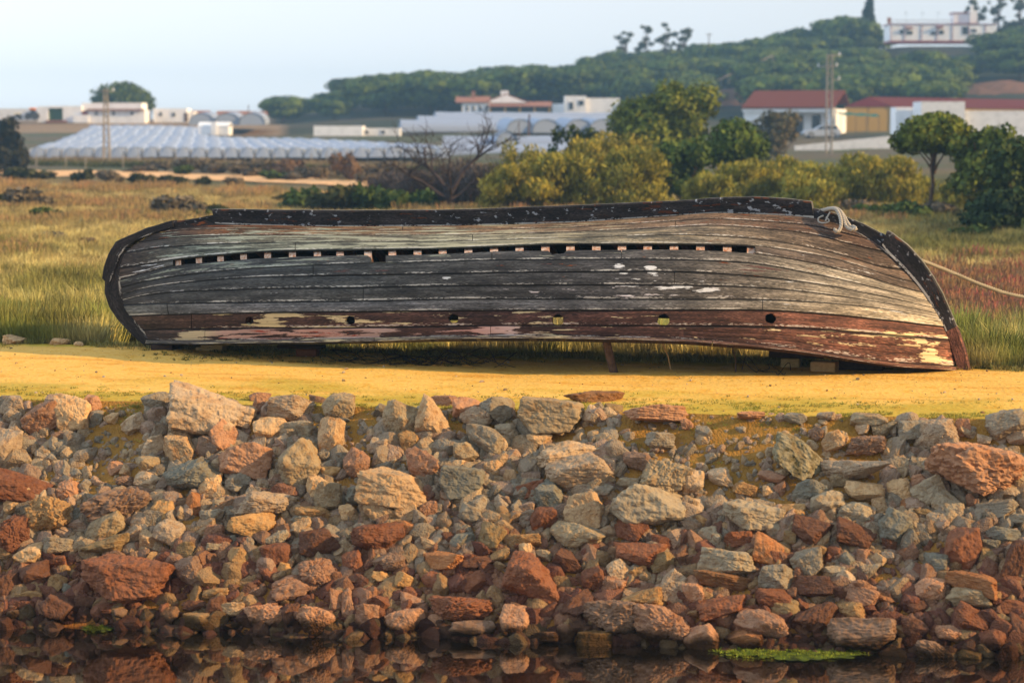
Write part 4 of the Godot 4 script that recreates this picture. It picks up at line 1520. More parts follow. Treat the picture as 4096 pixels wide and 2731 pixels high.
func build_marsh_trees() -> void:
	var deep := Color(0.035, 0.062, 0.014)
	var mid := Color(0.13, 0.175, 0.03)
	var ol_d := Color(0.11, 0.115, 0.026)
	var ol_l := Color(0.40, 0.35, 0.062)
	var gold := Color(0.46, 0.33, 0.045)
	# the big dark tree in the middle
	bush("broad_tree", "big dark green broad-leaved tree in the middle of the marsh edge", 1538, 420, 158, 262, 128.0, 22000, 0.17, deep, Color(0.24, 0.26, 0.04), 21, 1.0, 0.0, 0.08, 0.22)
	bush("pine_tree", "small round-headed pine with a bare slanting trunk beyond the hull", 1686, 452, 276, 165, 104.0, 5200, 0.15, deep, mid, 22, 1.0, 0.0, 0.40, 0.09, [[0.0, 0.55, 0.86, 0.36], [-0.35, 0.35, 0.6, 0.3], [0.3, 0.4, 0.65, 0.3], [0.0, 0.8, 0.5, 0.22]])
	bush("broad_tree", "low dense green tree before the big dark one", 1565, 462, 322, 150, 101.0, 4200, 0.15, Color(0.04, 0.07, 0.016), Color(0.13, 0.18, 0.035), 23, 1.0, 0.0, 0.1, 0.08)
	bush("pine_tree", "umbrella pine with a tall bare trunk before the white wall", 2146, 476, 264, 190, 85.0, 7000, 0.13, Color(0.045, 0.07, 0.014), Color(0.19, 0.21, 0.03), 24, 1.0, 0.0, 0.56, 0.085, [[0.0, 0.6, 0.8, 0.38], [-0.6, 0.42, 0.45, 0.26], [0.55, 0.42, 0.5, 0.3], [0.1, 0.8, 0.5, 0.24]])
	bush("pine_tree", "dark spreading pine beside the umbrella pine", 2262, 500, 292, 210, 84.0, 6500, 0.15, Color(0.035, 0.058, 0.015), Color(0.17, 0.20, 0.034), 25, 1.0, 0.0, 0.2, 0.09)
	bush("broad_tree", "dark shaded tree filling the frame's edge behind the mooring rope", 2345, 530, 312, 190, 76.0, 7000, 0.15, Color(0.022, 0.04, 0.016), Color(0.085, 0.115, 0.028), 26, 1.0, 0.0, 0.08, 0.08)
	bush("dark_shrub", "dark evergreen shrub under the shaded trees at the frame's edge", 2290, 535, 440, 170, 73.0, 3000, 0.13, Color(0.016, 0.03, 0.014), Color(0.04, 0.065, 0.022), 27)
	bush("dark_tree", "dark ragged tree at the frame's edge before the greenhouse", 18, 388, 272, 100, 172.0, 3000, 0.26, Color(0.018, 0.022, 0.014), Color(0.05, 0.048, 0.028), 28, 1.3, 0.3, 0.05, 0.1)
	bush("grey_tree", "sparse grey-brown tree before the red-roofed house", 1785, 356, 252, 130, 190.0, 2600, 0.22, Color(0.06, 0.06, 0.032), Color(0.16, 0.125, 0.06), 29, 1.4, 0.2, 0.15, 0.12)
	bush("young_tree", "thin young green tree among the yellow bushes", 1300, 440, 288, 90, 112.0, 1100, 0.16, Color(0.03, 0.045, 0.018), Color(0.07, 0.10, 0.028), 30, 1.3, 0.2, 0.1, 0.05)
	bush("young_tree", "slight green tree close to the big dark one", 1358, 440, 284, 70, 116.0, 700, 0.16, Color(0.03, 0.045, 0.018), Color(0.08, 0.11, 0.028), 31, 1.3, 0.2, 0.1, 0.05)
	# tamarisk and broom, yellow green
	var ys := [[1190, 470, 318, 130, 97.0, 1500, "open-topped yellow-green tamarisk beside the leafless tree"], [1205, 474, 372, 170, 90.0, 4200, "low olive tamarisk at the foot of the open-topped one"],
		[1300, 474, 356, 150, 90.5, 3800, "yellow-tipped tamarisk at the middle of the thicket"], [1350, 470, 310, 130, 99.0, 2600, "tall golden tamarisk at the back of the thicket"],
		[1440, 474, 342, 190, 91.0, 5200, "broad sunlit golden tamarisk beside the low dense green tree"], [1430, 470, 312, 120, 100.0, 2200, "golden tamarisk spray before the big dark tree"]]
	var k := 0
	for y in ys:
		bush("tamarisk_bush", y[6], y[0], y[1], y[2], y[3] * 1.3, y[4], int(y[5] * 2.6), 0.066, ol_d, ol_l if k % 2 == 0 else ol_l.lerp(gold, 0.35), 40 + k, 2.4, 0.6)
		k += 1
	var bs := [[1640, 462, 396, 110, 94.0, "olive broom bush around the slanting pine trunk"], [1720, 460, 372, 150, 97.0, "olive-gold broom bush on the sunny side of the slanting pine"], [1800, 464, 358, 150, 98.0, "yellow-topped broom bush below the lattice mast"],
		[1880, 468, 372, 150, 95.0, "rounded yellow-green broom bush behind the keel's cut end"], [1960, 470, 358, 150, 96.0, "tall straggling broom bush behind the rope bundle"], [2040, 472, 352, 150, 95.0, "golden broom bush before the low white wall"],
		[2100, 474, 396, 110, 96.0, "dull broom bush behind the umbrella pine's trunk"], [1850, 470, 412, 130, 88.0, "low bright yellow-green broom bush nearest the hull"], [2205, 480, 420, 90, 90.0, "olive broom bush under the dark spreading pine"]]
	k = 0
	for b in bs:
		bush("broom_bush", b[5], b[0], b[1], b[2], b[3] * 1.25, b[4], 8000, 0.062, Color(0.11, 0.12, 0.026), Color(0.38, 0.35, 0.065).lerp(gold, 0.2 * (k % 3)), 60 + k, 2.6, 0.65)
		k += 1
	# the leafless tree and its grey thicket
	var r := RandomNumberGenerator.new()
	r.seed = 4
	var foot := q_ground(1032, 95.0)
	var o := thing("leafless_tree", "leafless dark tree with crooked spreading branches behind the hull", "tree", foot)
	var m := MB.new()
	branching(m, Vector3.ZERO, Vector3(0.05, 1, 0.1), 1.2, 0.12, 0, r)
	put("trunk", m.mesh(), M.dead_bark, o)
	var m2 := MB.new()
	for b in [[-0.3, 1.0, 0.0, 1.9, 0.11], [0.5, 1.1, 0.1, 2.2, 0.11], [-1.1, 0.6, 0.2, 1.9, 0.085], [1.1, 0.55, -0.2, 1.6, 0.07], [0.1, 0.9, 0.8, 1.5, 0.07], [-0.9, 0.35, -0.3, 1.7, 0.06]]:
		branching(m2, Vector3(0.05, r.randf_range(0.45, 1.05), 0.1), Vector3(b[0], b[1], b[2]), b[3], b[4], 4, r, 0.62)
	put("branch", m2.mesh(), M.dead_bark, o)
	k = 0
	for t in [[960, 470, 378, 130, 98.0], [1060, 472, 352, 140, 99.0], [1110, 470, 368, 110, 97.0], [900, 462, 388, 110, 108.0]]:
		var ft := q_ground(t[0], t[4])
		var hh: float = q_at(t[0], t[2], t[4]).y - ft.y
		var th := thing("twig_thicket", ["grey leafless twig thicket on the shady side of the leafless tree", "tall grey-mauve twig thicket behind the leafless tree", "grey twig thicket next to the tamarisks", "low grey twig thicket by the pale track"][k], "bush", ft)
		var tw := MB.new()
		for n in 260:
			var x = r.randfn() * t[3] * qm(t[4]) * 0.22
			var z := r.randfn() * 0.7
			var top := Vector3(x * 1.7 + r.randfn() * 0.25, hh * r.randf_range(0.5, 1.0) * exp(-pow(x / (t[3] * qm(t[4]) * 0.42), 2.0)), z * 1.5)
			tw.tube([Vector3(x, 0, z), Vector3(x, 0, z).lerp(top, 0.55) + Vector3(r.randfn(), r.randfn(), r.randfn()) * 0.08, top], [0.014, 0.005], 3, false)
			for q in 3:
				var f := Vector3(x, 0, z).lerp(top, r.randf_range(0.45, 0.9))
				tw.tube([f, f + Vector3(r.randfn() * 0.25, r.randf_range(0.05, 0.35), r.randfn() * 0.25)], [0.009, 0.004], 3, false)
		put("twigs", tw.mesh(), M.dead_bark, th)
		put("haulm", foliage([[Vector3(0, hh * 0.4, 0), Vector3(t[3] * qm(t[4]) * 0.45, hh * 0.42, 0.9)]], 3600, 0.05, Color(0.085, 0.075, 0.07), Color(0.18, 0.15, 0.14), 90 + k, 3.5, 0.7, 0.1), M.leaf, th)
		k += 1
	# shrubs scattered through the marsh, in three kinds of growth
	var kinds := [[Color(0.028, 0.034, 0.016), Color(0.075, 0.075, 0.028)], [Color(0.095, 0.08, 0.058), Color(0.19, 0.155, 0.105)], [Color(0.03, 0.055, 0.016), Color(0.085, 0.12, 0.03)], [Color(0.12, 0.08, 0.055), Color(0.23, 0.145, 0.09)]]
	var protos := []
	for q in 8:
		var lobes := []
		for i in 9:
			var a := r.randf() * TAU
			var e := sqrt(r.randf()) * 0.68
			lobes.append([Vector3(cos(a) * e, r.randf_range(0.15, 0.75), sin(a) * e), Vector3(0.36, 0.26, 0.36) * r.randf_range(0.7, 1.2)])
		protos.append(foliage(lobes, 1100, 0.13, kinds[q % 4][0], kinds[q % 4][1], 300 + q, 1.8, 0.4, 0.2))
	# qx, qfoot, width in q px, height over width, kind, label
	var list := [
		[60, 475, 130, 0.42, 1, "brown salt shrub at the frame's edge in the golden grass"], [100, 498, 90, 0.4, 2, "small green shrub before the brown one in the golden grass"], [20, 470, 110, 0.4, 0, "dark salt shrub on the frame's edge behind the brown one"],
		[400, 492, 130, 0.36, 1, "dull brown shrub above the after end of the hull"], [480, 490, 90, 0.4, 0, "dark brown shrub by the corner of the keel"], [460, 500, 60, 0.5, 2, "small pale green shrub below the dark brown one"],
		[690, 476, 110, 0.5, 2, "green shrub showing over the keel, nearest its square end"], [770, 480, 140, 0.5, 0, "dark green shrub over the middle of the keel"], [850, 480, 130, 0.5, 2, "bushy green shrub beside the dark one over the keel"], [930, 480, 140, 0.5, 2, "broad green shrub at the foot of the grey thicket"], [990, 480, 60, 0.5, 2, "little green shrub under the leafless tree"],
		[640, 458, 40, 0.5, 0, "lone dark tuft-like shrub in the middle of the dry marsh"], [590, 440, 30, 0.4, 0, "tiny dark shrub beyond the lone one"],
		[60, 408, 130, 0.22, 0, "low dark hedge-like shrub before the far track, at the frame's edge"], [190, 412, 60, 0.5, 0, "rounded dark shrub overlapping the far track"], [250, 416, 80, 0.35, 1, "brown shrub along the near side of the far track"], [320, 418, 90, 0.3, 0, "flat dark shrub along the near side of the far track"], [400, 420, 80, 0.3, 0, "dark shrub by the far track below the brown thicket"], [468, 420, 50, 0.45, 0, "round dark shrub by the far track"], [540, 424, 60, 0.35, 1, "low brown shrub by the far track"],
		[310, 395, 60, 0.27, 1, "brownish shrub behind the far track"], [420, 398, 60, 0.45, 2, "green shrub behind the far track"], [560, 402, 110, 0.31, 1, "russet-grey shrub before the greenhouse's end"], [625, 408, 80, 0.34, 2, "grey-green shrub before the greenhouse"], [700, 408, 110, 0.29, 1, "wide brown shrub before the greenhouse"], [795, 412, 75, 0.8, 3, "rust-red upright shrub beyond the far track"], [850, 418, 80, 0.34, 1, "brown shrub between the rust-red one and the thicket"], [500, 398, 50, 0.5, 1, "small brown shrub at the greenhouse's foot"], [350, 392, 90, 0.27, 1, "low grey-brown shrub by the lattice mast's foot"], [450, 394, 120, 0.27, 1, "wide dull brown shrub under the greenhouse's middle"], [600, 398, 120, 0.31, 1, "wide grey-brown shrub next to the grey-green one"], [660, 402, 110, 0.34, 3, "reddish brown shrub under the greenhouse's far half"], [740, 404, 100, 0.29, 1, "dense brown shrub beside the rust-red upright one"], [830, 410, 130, 0.27, 1, "broad mauve-brown shrub beyond the path's end"], [900, 414, 130, 0.36, 1, "tall mauve-brown shrub before the greenhouse's last bays"],
		[2010, 492, 120, 0.3, 2, "low green shrub beyond the rope bundle"], [2090, 500, 130, 0.32, 2, "vivid green shrub in the grass before the pine trunk"], [2170, 498, 110, 0.34, 1, "greyish shrub at the foot of the umbrella pine"], [2240, 540, 120, 0.3, 2, "green shrub in the shade below the dark pine"], [1960, 486, 90, 0.34, 1, "brownish shrub right behind the rope bundle"],
		[130, 700, 110, 0.42, 2, "dark green clump in the tall grass by the sternpost"], [190, 560, 70, 0.36, 3, "russet shrub before the hull's rounded end"], [30, 560, 80, 0.3, 3, "russet salt shrub at the frame's edge in the grass"], [110, 545, 70, 0.34, 1, "brown low shrub in the golden grass"],
	]
	k = 0
	for s in list:
		var d: float = 3.35 * 5200.0 / (s[1] - 290.0)
		var g := q_ground(s[0], d)
		var w: float = s[2] * qm(d) / 2.0
		var kk: int = s[4]
		var sh := put("salt_shrub", protos[kk + 4 * (k % 2)], M.leaf, null, Transform3D(Basis(Vector3.UP, k * 1.7) * Basis.from_scale(Vector3(w, w * 2.0 * s[3], w)), g))
		tag(sh, s[5], "shrub", "shrubs scattered through the marsh")
		k += 1


func tuft_mesh(seed_: int, blades: int, spread: float, lean: float, width: float, stub: bool) -> ArrayMesh:
	var r := RandomNumberGenerator.new()
	r.seed = seed_
	var m := MB.new()
	for k in blades:
		var a := r.randf() * TAU
		var base := Vector3(cos(a), 0, sin(a)) * spread * sqrt(r.randf())
		var h := r.randf_range(0.55, 1.0)
		var d := Vector3(cos(a + r.randf_range(-0.8, 0.8)), 0, sin(a + r.randf_range(-0.8, 0.8))) * lean * r.randf_range(0.2, 1.0)
		var side := Vector3(-sin(a * 3.0), 0, cos(a * 3.0)) * width
		var g := r.randf_range(0.7, 1.25)
		m.col = Color(g, g, g)
		var p1 := base + d * 0.35 + Vector3(0, h * 0.6, 0)
		var p2 := base + d + Vector3(0, h, 0)
		if stub:
			m.quad(base - side, p1 - side, p1 + side, base + side)
			m.quad(p1 - side, p2 - side * 0.7, p2 + side * 0.7, p1 + side)
		else:
			m.quad(base - side, p1 - side * 0.7, p1 + side * 0.7, base + side)
			var i := m.p(p1 - side * 0.7)
			m.p(p2)
			m.p(p1 + side * 0.7)
			m.tri(i, i + 1, i + 2)
	return m.mesh()


func build_grass() -> void:
	var tufts := [tuft_mesh(1, 11, 0.2, 0.34, 0.014, false), tuft_mesh(2, 11, 0.24, 0.6, 0.013, false), tuft_mesh(3, 10, 0.18, 0.22, 0.012, false)]
	var worts := [tuft_mesh(4, 22, 0.55, 0.25, 0.03, true), tuft_mesh(5, 22, 0.6, 0.35, 0.028, true)]
	var gw := [[], [], []]
	var gc := [[], [], []]
	var ww := [[], []]
	var wc := [[], []]
	var r := RandomNumberGenerator.new()
	r.seed = 8
	var straw := Color(0.53, 0.43, 0.165)
	var green := Color(0.20, 0.23, 0.045)
	var olive := Color(0.24, 0.22, 0.06)
	var russet := Color(0.33, 0.21, 0.10)
	for n in 150000:
		var u := r.randf()
		var d := 0.15 + 112.0 * pow(u, 1.9)
		var f := r.randf_range(-1.0, 1.0)
		var dist := 31.5 + d
		var x := f * (dist * 0.285 + 3.0)
		var z := line_z(back_a, back_b, clampf(x, -19.0, 19.0)) - d
		dist = -z
		var qx := 1176.0 + x / dist * 5200.0
		var qy := 290.0 + 3.4 * 5200.0 / dist
		var n1 := fnoise.get_noise_2d(x * 0.12, z * 0.07)
		var n2 := fnoise.get_noise_2d(x * 0.5 + 80.0, z * 0.25)
		var y := height(x, z) - 0.03
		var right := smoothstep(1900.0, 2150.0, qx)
		var trim := 1.0
		var way_y := lerpf(398.0, 404.0, qx / 400.0) if qx < 400.0 else lerpf(404.0, 431.0, (qx - 400.0) / 560.0)
		if qx < 980.0 and qy > way_y - 10.0 and qy < way_y + 24.0:
			if qy < way_y + 10.0:
				continue
			trim = 0.35
		# glasswort patches, red on the sunny side of the hull
		var wort := right * smoothstep(585.0, 640.0, qy + 40.0 * n1) * (1.0 - smoothstep(745.0, 790.0, qy + 40.0 * n2))
		wort = maxf(wort, (1.0 - right) * smoothstep(0.05, 0.4, n1 + 0.5 * n2) * (1.0 - smoothstep(600.0, 660.0, qy)) * 0.55)
		if trim == 1.0 and r.randf() < wort:
			if r.randf() < 0.2:
				continue
			var s := r.randf_range(0.22, 0.38) * (1.0 + d / 110.0)
			var c := Color(0.31, 0.155, 0.088).lerp(Color(0.27, 0.185, 0.085), clampf(0.4 + n2 * 1.4 + r.randf_range(-0.3, 0.3), 0.0, 1.0))
			if r.randf() < 0.12:
				c = Color(0.40, 0.12, 0.10)
			if right < 0.5:
				c = c.lerp(Color(0.36, 0.26, 0.11), 0.6)
			var k := r.randi() % 2
			ww[k].append(Transform3D(Basis(Vector3.UP, r.randf() * TAU) * Basis.from_scale(Vector3(s, s * r.randf_range(0.7, 1.1), s)), Vector3(x, y, z)))
			wc[k].append(c * r.randf_range(0.75, 1.2))
			continue
		var tall := lerpf(0.62, 0.42, smoothstep(3.0, 18.0, d)) * r.randf_range(0.65, 1.2) * (1.0 + 0.35 * n1)
		if d < 1.0:
			tall *= lerpf(0.35, 1.0, d)
		tall *= 1.0 - smoothstep(40.0, 100.0, d) * 0.3
		tall *= trim
		if d < 2.1 and absf(x) < 6.2:
			if x < -1.2 or x > 4.2 or d < 0.25:
				continue
			tall *= 0.42
		var c := straw.lerp(olive, clampf(0.4 + n1 * 2.2 + n2 * 0.9, 0.0, 1.0))
		var near_green := (1.0 - smoothstep(5.0, 14.0, d)) * clampf(0.2 + 1.6 * n2 + 0.25 * right, 0.0, 0.8)
		c = c.lerp(green, near_green)
		c = c.lerp(russet, clampf(0.4 * smoothstep(0.15, 0.5, n2 - n1 * 0.5), 0.0, 0.5) * smoothstep(8.0, 20.0, d))
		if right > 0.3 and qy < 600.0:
			c = c.lerp(Color(0.10, 0.11, 0.04), 0.8 * right * smoothstep(610.0, 540.0, qy))  # shade of the trees on this side, put into the grass colour
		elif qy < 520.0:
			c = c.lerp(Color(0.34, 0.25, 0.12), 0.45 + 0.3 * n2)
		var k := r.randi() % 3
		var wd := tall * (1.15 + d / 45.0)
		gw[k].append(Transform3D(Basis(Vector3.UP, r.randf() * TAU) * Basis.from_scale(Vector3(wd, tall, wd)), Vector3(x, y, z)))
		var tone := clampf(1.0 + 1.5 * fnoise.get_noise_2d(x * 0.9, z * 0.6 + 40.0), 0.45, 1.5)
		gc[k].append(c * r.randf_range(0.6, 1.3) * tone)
	var gm = M.leaf.duplicate()
	for k in 3:
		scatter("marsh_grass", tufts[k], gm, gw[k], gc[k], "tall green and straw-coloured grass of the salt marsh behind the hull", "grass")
	for k in 2:
		scatter("glasswort_undergrowth", worts[k], gm, ww[k], wc[k], "low reddish glasswort growing in patches over the salt marsh", "undergrowth")
	# rank green strip and dry stalks beyond the far track
	var sw := []
	var sc := []
	for n in 5200:
		var qx := r.randf_range(-60.0, 1160.0)
		var qy := lerpf(381.0, 404.0, (qx + 60.0) / 1200.0) + r.randf_range(-13.0, -4.0)
		var d := 3.4 * 5200.0 / (qy - 290.0)
		var g := q_ground(qx, d)
		var s := r.randf_range(0.35, 0.8)
		sw.append(Transform3D(Basis(Vector3.UP, r.randf() * TAU) * Basis.from_scale(Vector3(s * 3.0, s, s * 3.0)), g))
		var band := qy - lerpf(381.0, 404.0, (qx + 60.0) / 1200.0)
		sc.append(Color(0.045, 0.10, 0.022).lerp(Color(0.24, 0.17, 0.085), smoothstep(-2.0, -8.0, band)) * r.randf_range(0.7, 1.2))
	scatter("far_grass", tufts[1], gm, sw, sc, "strip of rank green grass and dry stalks beyond the pale far track", "grass")


# ---------------------------------------------------------------- greenhouses, houses, masts

func block(parent: Node3D, called: String, qx0: float, qx1: float, qtop: float, qlow: float, d: float, deep: float, m: Material, proud := 0.0) -> MeshInstance3D:
	var a := q_at(qx0, qlow, d)
	var b := q_at(qx1, qtop, d)
	var size := Vector3(absf(b.x - a.x), absf(b.y - a.y), deep)
	var c := Vector3((a.x + b.x) / 2.0, (a.y + b.y) / 2.0, -d - deep / 2.0 + proud)
	return box_part(called, parent, c - parent.position, size, m)


func window(parent: Node3D, qx: float, qy: float, qw: float, qh: float, d: float) -> void:
	var fr := block(parent, "window", qx - qw * 0.62, qx + qw * 0.62, qy - qh * 0.62, qy + qh * 0.62, d, 0.12, M.old_white, 0.07)
	var w := qw * qm(d)
	var h := qh * qm(d)
	box_part("pane", fr, Vector3(0, 0, 0.062), Vector3(w, h, 0.03), M.dark_glass)


func gable_roof(called: String, parent: Node3D, c: Vector3, wide: float, deep: float, rise: float, m: Material, along_x := true, over := 0.35) -> MeshInstance3D:
	var b := MB.new()
	var t := 0.16
	var hw := wide / 2.0 + over
	var hd := deep / 2.0 + over
	if along_x:
		var pts := PackedVector2Array([Vector2(-hd, 0), Vector2(0, rise), Vector2(hd, 0), Vector2(hd, t), Vector2(0, rise + t), Vector2(-hd, t)])
		b.poly(pts, Transform3D(Basis(Vector3(0, 0, -1), Vector3.UP, Vector3.RIGHT), Vector3.ZERO), -hw, hw)
	else:
		var pts := PackedVector2Array([Vector2(-hw, 0), Vector2(0, rise), Vector2(hw, 0), Vector2(hw, t), Vector2(0, rise + t), Vector2(-hw, t)])
		b.poly(pts, Transform3D(), -hd, hd)
	return put(called, b.mesh(), m, parent, Transform3D(Basis(), c))


func tunnel(label: String, a: Vector3, b: Vector3, wide: float, high: float, group := "plastic tunnels") -> Node3D:
	var mid := (a + b) / 2.0
	mid.y = minf(a.y, b.y)
	var o := thing("poly_tunnel", label, "greenhouse", mid, 0.0, group)
	var len_ := (b - a).length()
	var dir := (b - a).normalized()
	var side := dir.cross(Vector3.UP).normalized()
	var m := MB.new()
	var n := maxi(4, int(len_ / 2.5))
	var cuts := 14
	m.grid(n, cuts, func(i, j):
		var t := float(i) / n
		var an = PI * j / float(cuts)
		var f := 1.0 + 0.02 * cos(i * PI)
		return a.lerp(b, t) - mid + side * cos(an) * wide / 2.0 * f + Vector3(0, pow(sin(an), 0.75) * high * f, 0), (dir.cross(side)).y > 0.0)
	put("film_roof", m.mesh(), M.film, o)
	for e in [0, 1]:
		var q := []
		var c: Vector3 = (a if e == 0 else b) - mid
		for j in cuts + 1:
			var an := PI * j / float(cuts)
			q.append(c + side * cos(an) * wide * 0.49 + Vector3(0, pow(sin(an), 0.75) * high * 0.98, 0) + dir * (0.1 if e == 0 else -0.1))
		var em := MB.new()
		em.face(Transform3D(), q, -dir if e == 0 else dir)
		put("end_panel", em.mesh(), M.film_clear, o)
	return o


func build_greenhouses() -> void:
	# the big ridge-and-furrow greenhouse
	var p0 := q_at(66, 372, 216.0)
	p0.y = height(p0.x, p0.z)
	var o := thing("greenhouse", "wide low white plastic greenhouse of many arched bays across the marsh", "greenhouse", p0)
	var axis := Vector3(-0.136, 0, -1.0).normalized()
	var bays := 26
	var wave := func(t: float, k: int) -> float: return 0.16 * sin(t * 0.42 + k * 0.35) + 0.12 * sin(t * 0.17 + 1.0)
	var step := (1030.0 - 66.0) / bays * qm(216.0)
	for k in bays:
		var q := 66.0 + (1030.0 - 66.0) * (k + 0.5) / bays
		var len_ := 118.0 if q < 470.0 else (lerpf(74.0, 60.0, (q - 470.0) / 260.0) if q < 730.0 else lerpf(60.0, 22.0, (q - 730.0) / 300.0))
		var start := p0 + Vector3(step * (k + 0.5), 0, 0.012 * k * k * 0.2)
		var m := MB.new()
		var n := int(len_ / 3.0)
		m.grid(8, n, func(i, j):
			var t := float(j) / n * len_
			var c := start + axis * t
			var f = i / 8.0 * 2.0 - 1.0
			var sag := 0.06 * fnoise.get_noise_2d(c.x * 0.25 + f, t * 0.22)
			var y = height(c.x, c.z) + 1.14 + 0.16 * (1.0 - f * f) + sag * (1.0 - absf(f))
			return Vector3(c.x + f * step * 0.5 + wave.call(t, k), y, c.z) - p0, true)
		put("roof_bay", m.mesh(), M.film, o)
		var gut := MB.new()
		gut.grid(1, n, func(i, j):
			var t := float(j) / n * len_
			var c := start + axis * t
			return Vector3(c.x + step * (0.5 + (i - 0.5) * 0.2) + wave.call(t, k), height(c.x, c.z) + 1.17, c.z) - p0, true)
		put("gutter", gut.mesh(), M.film_bright, o)
		# end of the bay: two leaning sheets with a bright flap between the bays
		var g := height(start.x, start.z)
		var low := 0.02 if k < 5 else (0.2 if k < 7 else 0.38)
		var pm := MB.new()
		pm.grid(6, 4, func(i, j):
			var f = i / 6.0 * 2.0 - 1.0
			var t = j / 4.0
			var top = 1.05 + 0.34 * (1.0 - f * f)
			var ff: float = f * lerpf(0.92, 0.60, t)
			return Vector3(start.x + ff * step * 0.5, g + lerpf(low, top, t), start.z + 0.25 - 0.25 * t) - p0, true)
		put("end_panel", pm.mesh(), M.film_clear, o)
		for s in [-1.0, 1.0]:
			var fm := MB.new()
			var x: float = start.x + s * step * 0.5
			fm.face(Transform3D(Basis(), -p0), [Vector3(x, g + low, start.z + 0.02), Vector3(x, g + 1.10, start.z - 0.02), Vector3(x - s * step * 0.26, g + 1.34, start.z - 0.02)], Vector3(0, 0, 1))
			put("gutter_flap", fm.mesh(), M.film_bright, o)
		var post := MB.new()
		post.tube([Vector3(0, 0, 0), Vector3(0, 1.1, 0)], [0.04], 5)
		put("post", post.mesh(), M.pole, o, Transform3D(Basis(), Vector3(start.x - step * 0.5, g, start.z + 0.03) - p0))
	# tunnels beyond it
	var names := ["white plastic tunnel below the villa, nearest the dark cypresses", "white plastic tunnel behind the nearest one below the villa", "white plastic tunnel furthest back, right under the villa's porch"]
	for k in 3:
		var d := 318.0 + k * 9.0
		var a := q_ground(918.0 + 40.0 * k, d)
		var b := q_ground(1425.0, d + 4.0)
		a.y = q_at(0, 302.0 - 9.0 * k, d).y
		b.y = q_at(0, 304.0 - 9.0 * k, d + 4.0).y
		tunnel(names[k], a, b, 6.5, 27.0 * qm(d))
	var k2 := 0
	for t in [[1195, 290], [1255, 292], [1330, 296], [1385, 296]]:
		var a := q_at(t[0], 305.0, 296.0)
		var b := a + Vector3(-1.5, 0.4, -14.0)
		tunnel(["low arched tunnel end behind the leafless tree", "arched tunnel end with a brown doorway behind the wooden pole", "arched tunnel end in the middle of the row under the white cube house", "arched tunnel end beside the big dark tree"][k2], a, b, 3.6, 1.75)
		k2 += 1
	for t in [[1018, 1425, 254.0, 346.0, 36.0, "long white tunnel behind the tamarisks"], [1015, 1430, 238.0, 358.0, 26.0, "lower white tunnel just behind the tamarisk tops"]]:
		var a := q_at(t[0], t[3], t[2])
		var b := q_at(t[1], t[3], t[2])
		a.y = height(a.x, a.z) - 0.1
		b.y = a.y
		tunnel(t[5], a, b, 5.0, t[4] * qm(t[2]))
	var dm := q_at(1165, 325, 250.0)
	tunnel("small round-ended white tunnel standing before the long one", dm + Vector3(0, -0.8, 0), dm + Vector3(-0.5, -0.8, -6.0), 2.6, 1.9)
	k2 = 0
	for t in [[462, 300.0], [522, 306.0], [578, 304.0]]:
		var a := q_at(t[0], 287.0, 338.0)
		tunnel(["round-topped tunnel end next to the white cottage", "round-topped tunnel end in the middle of the three", "round-topped tunnel end nearest the wooded hill"][k2], a, a + Vector3(-1.0, 0.3, -16.0), 3.8, 1.75)
		k2 += 1


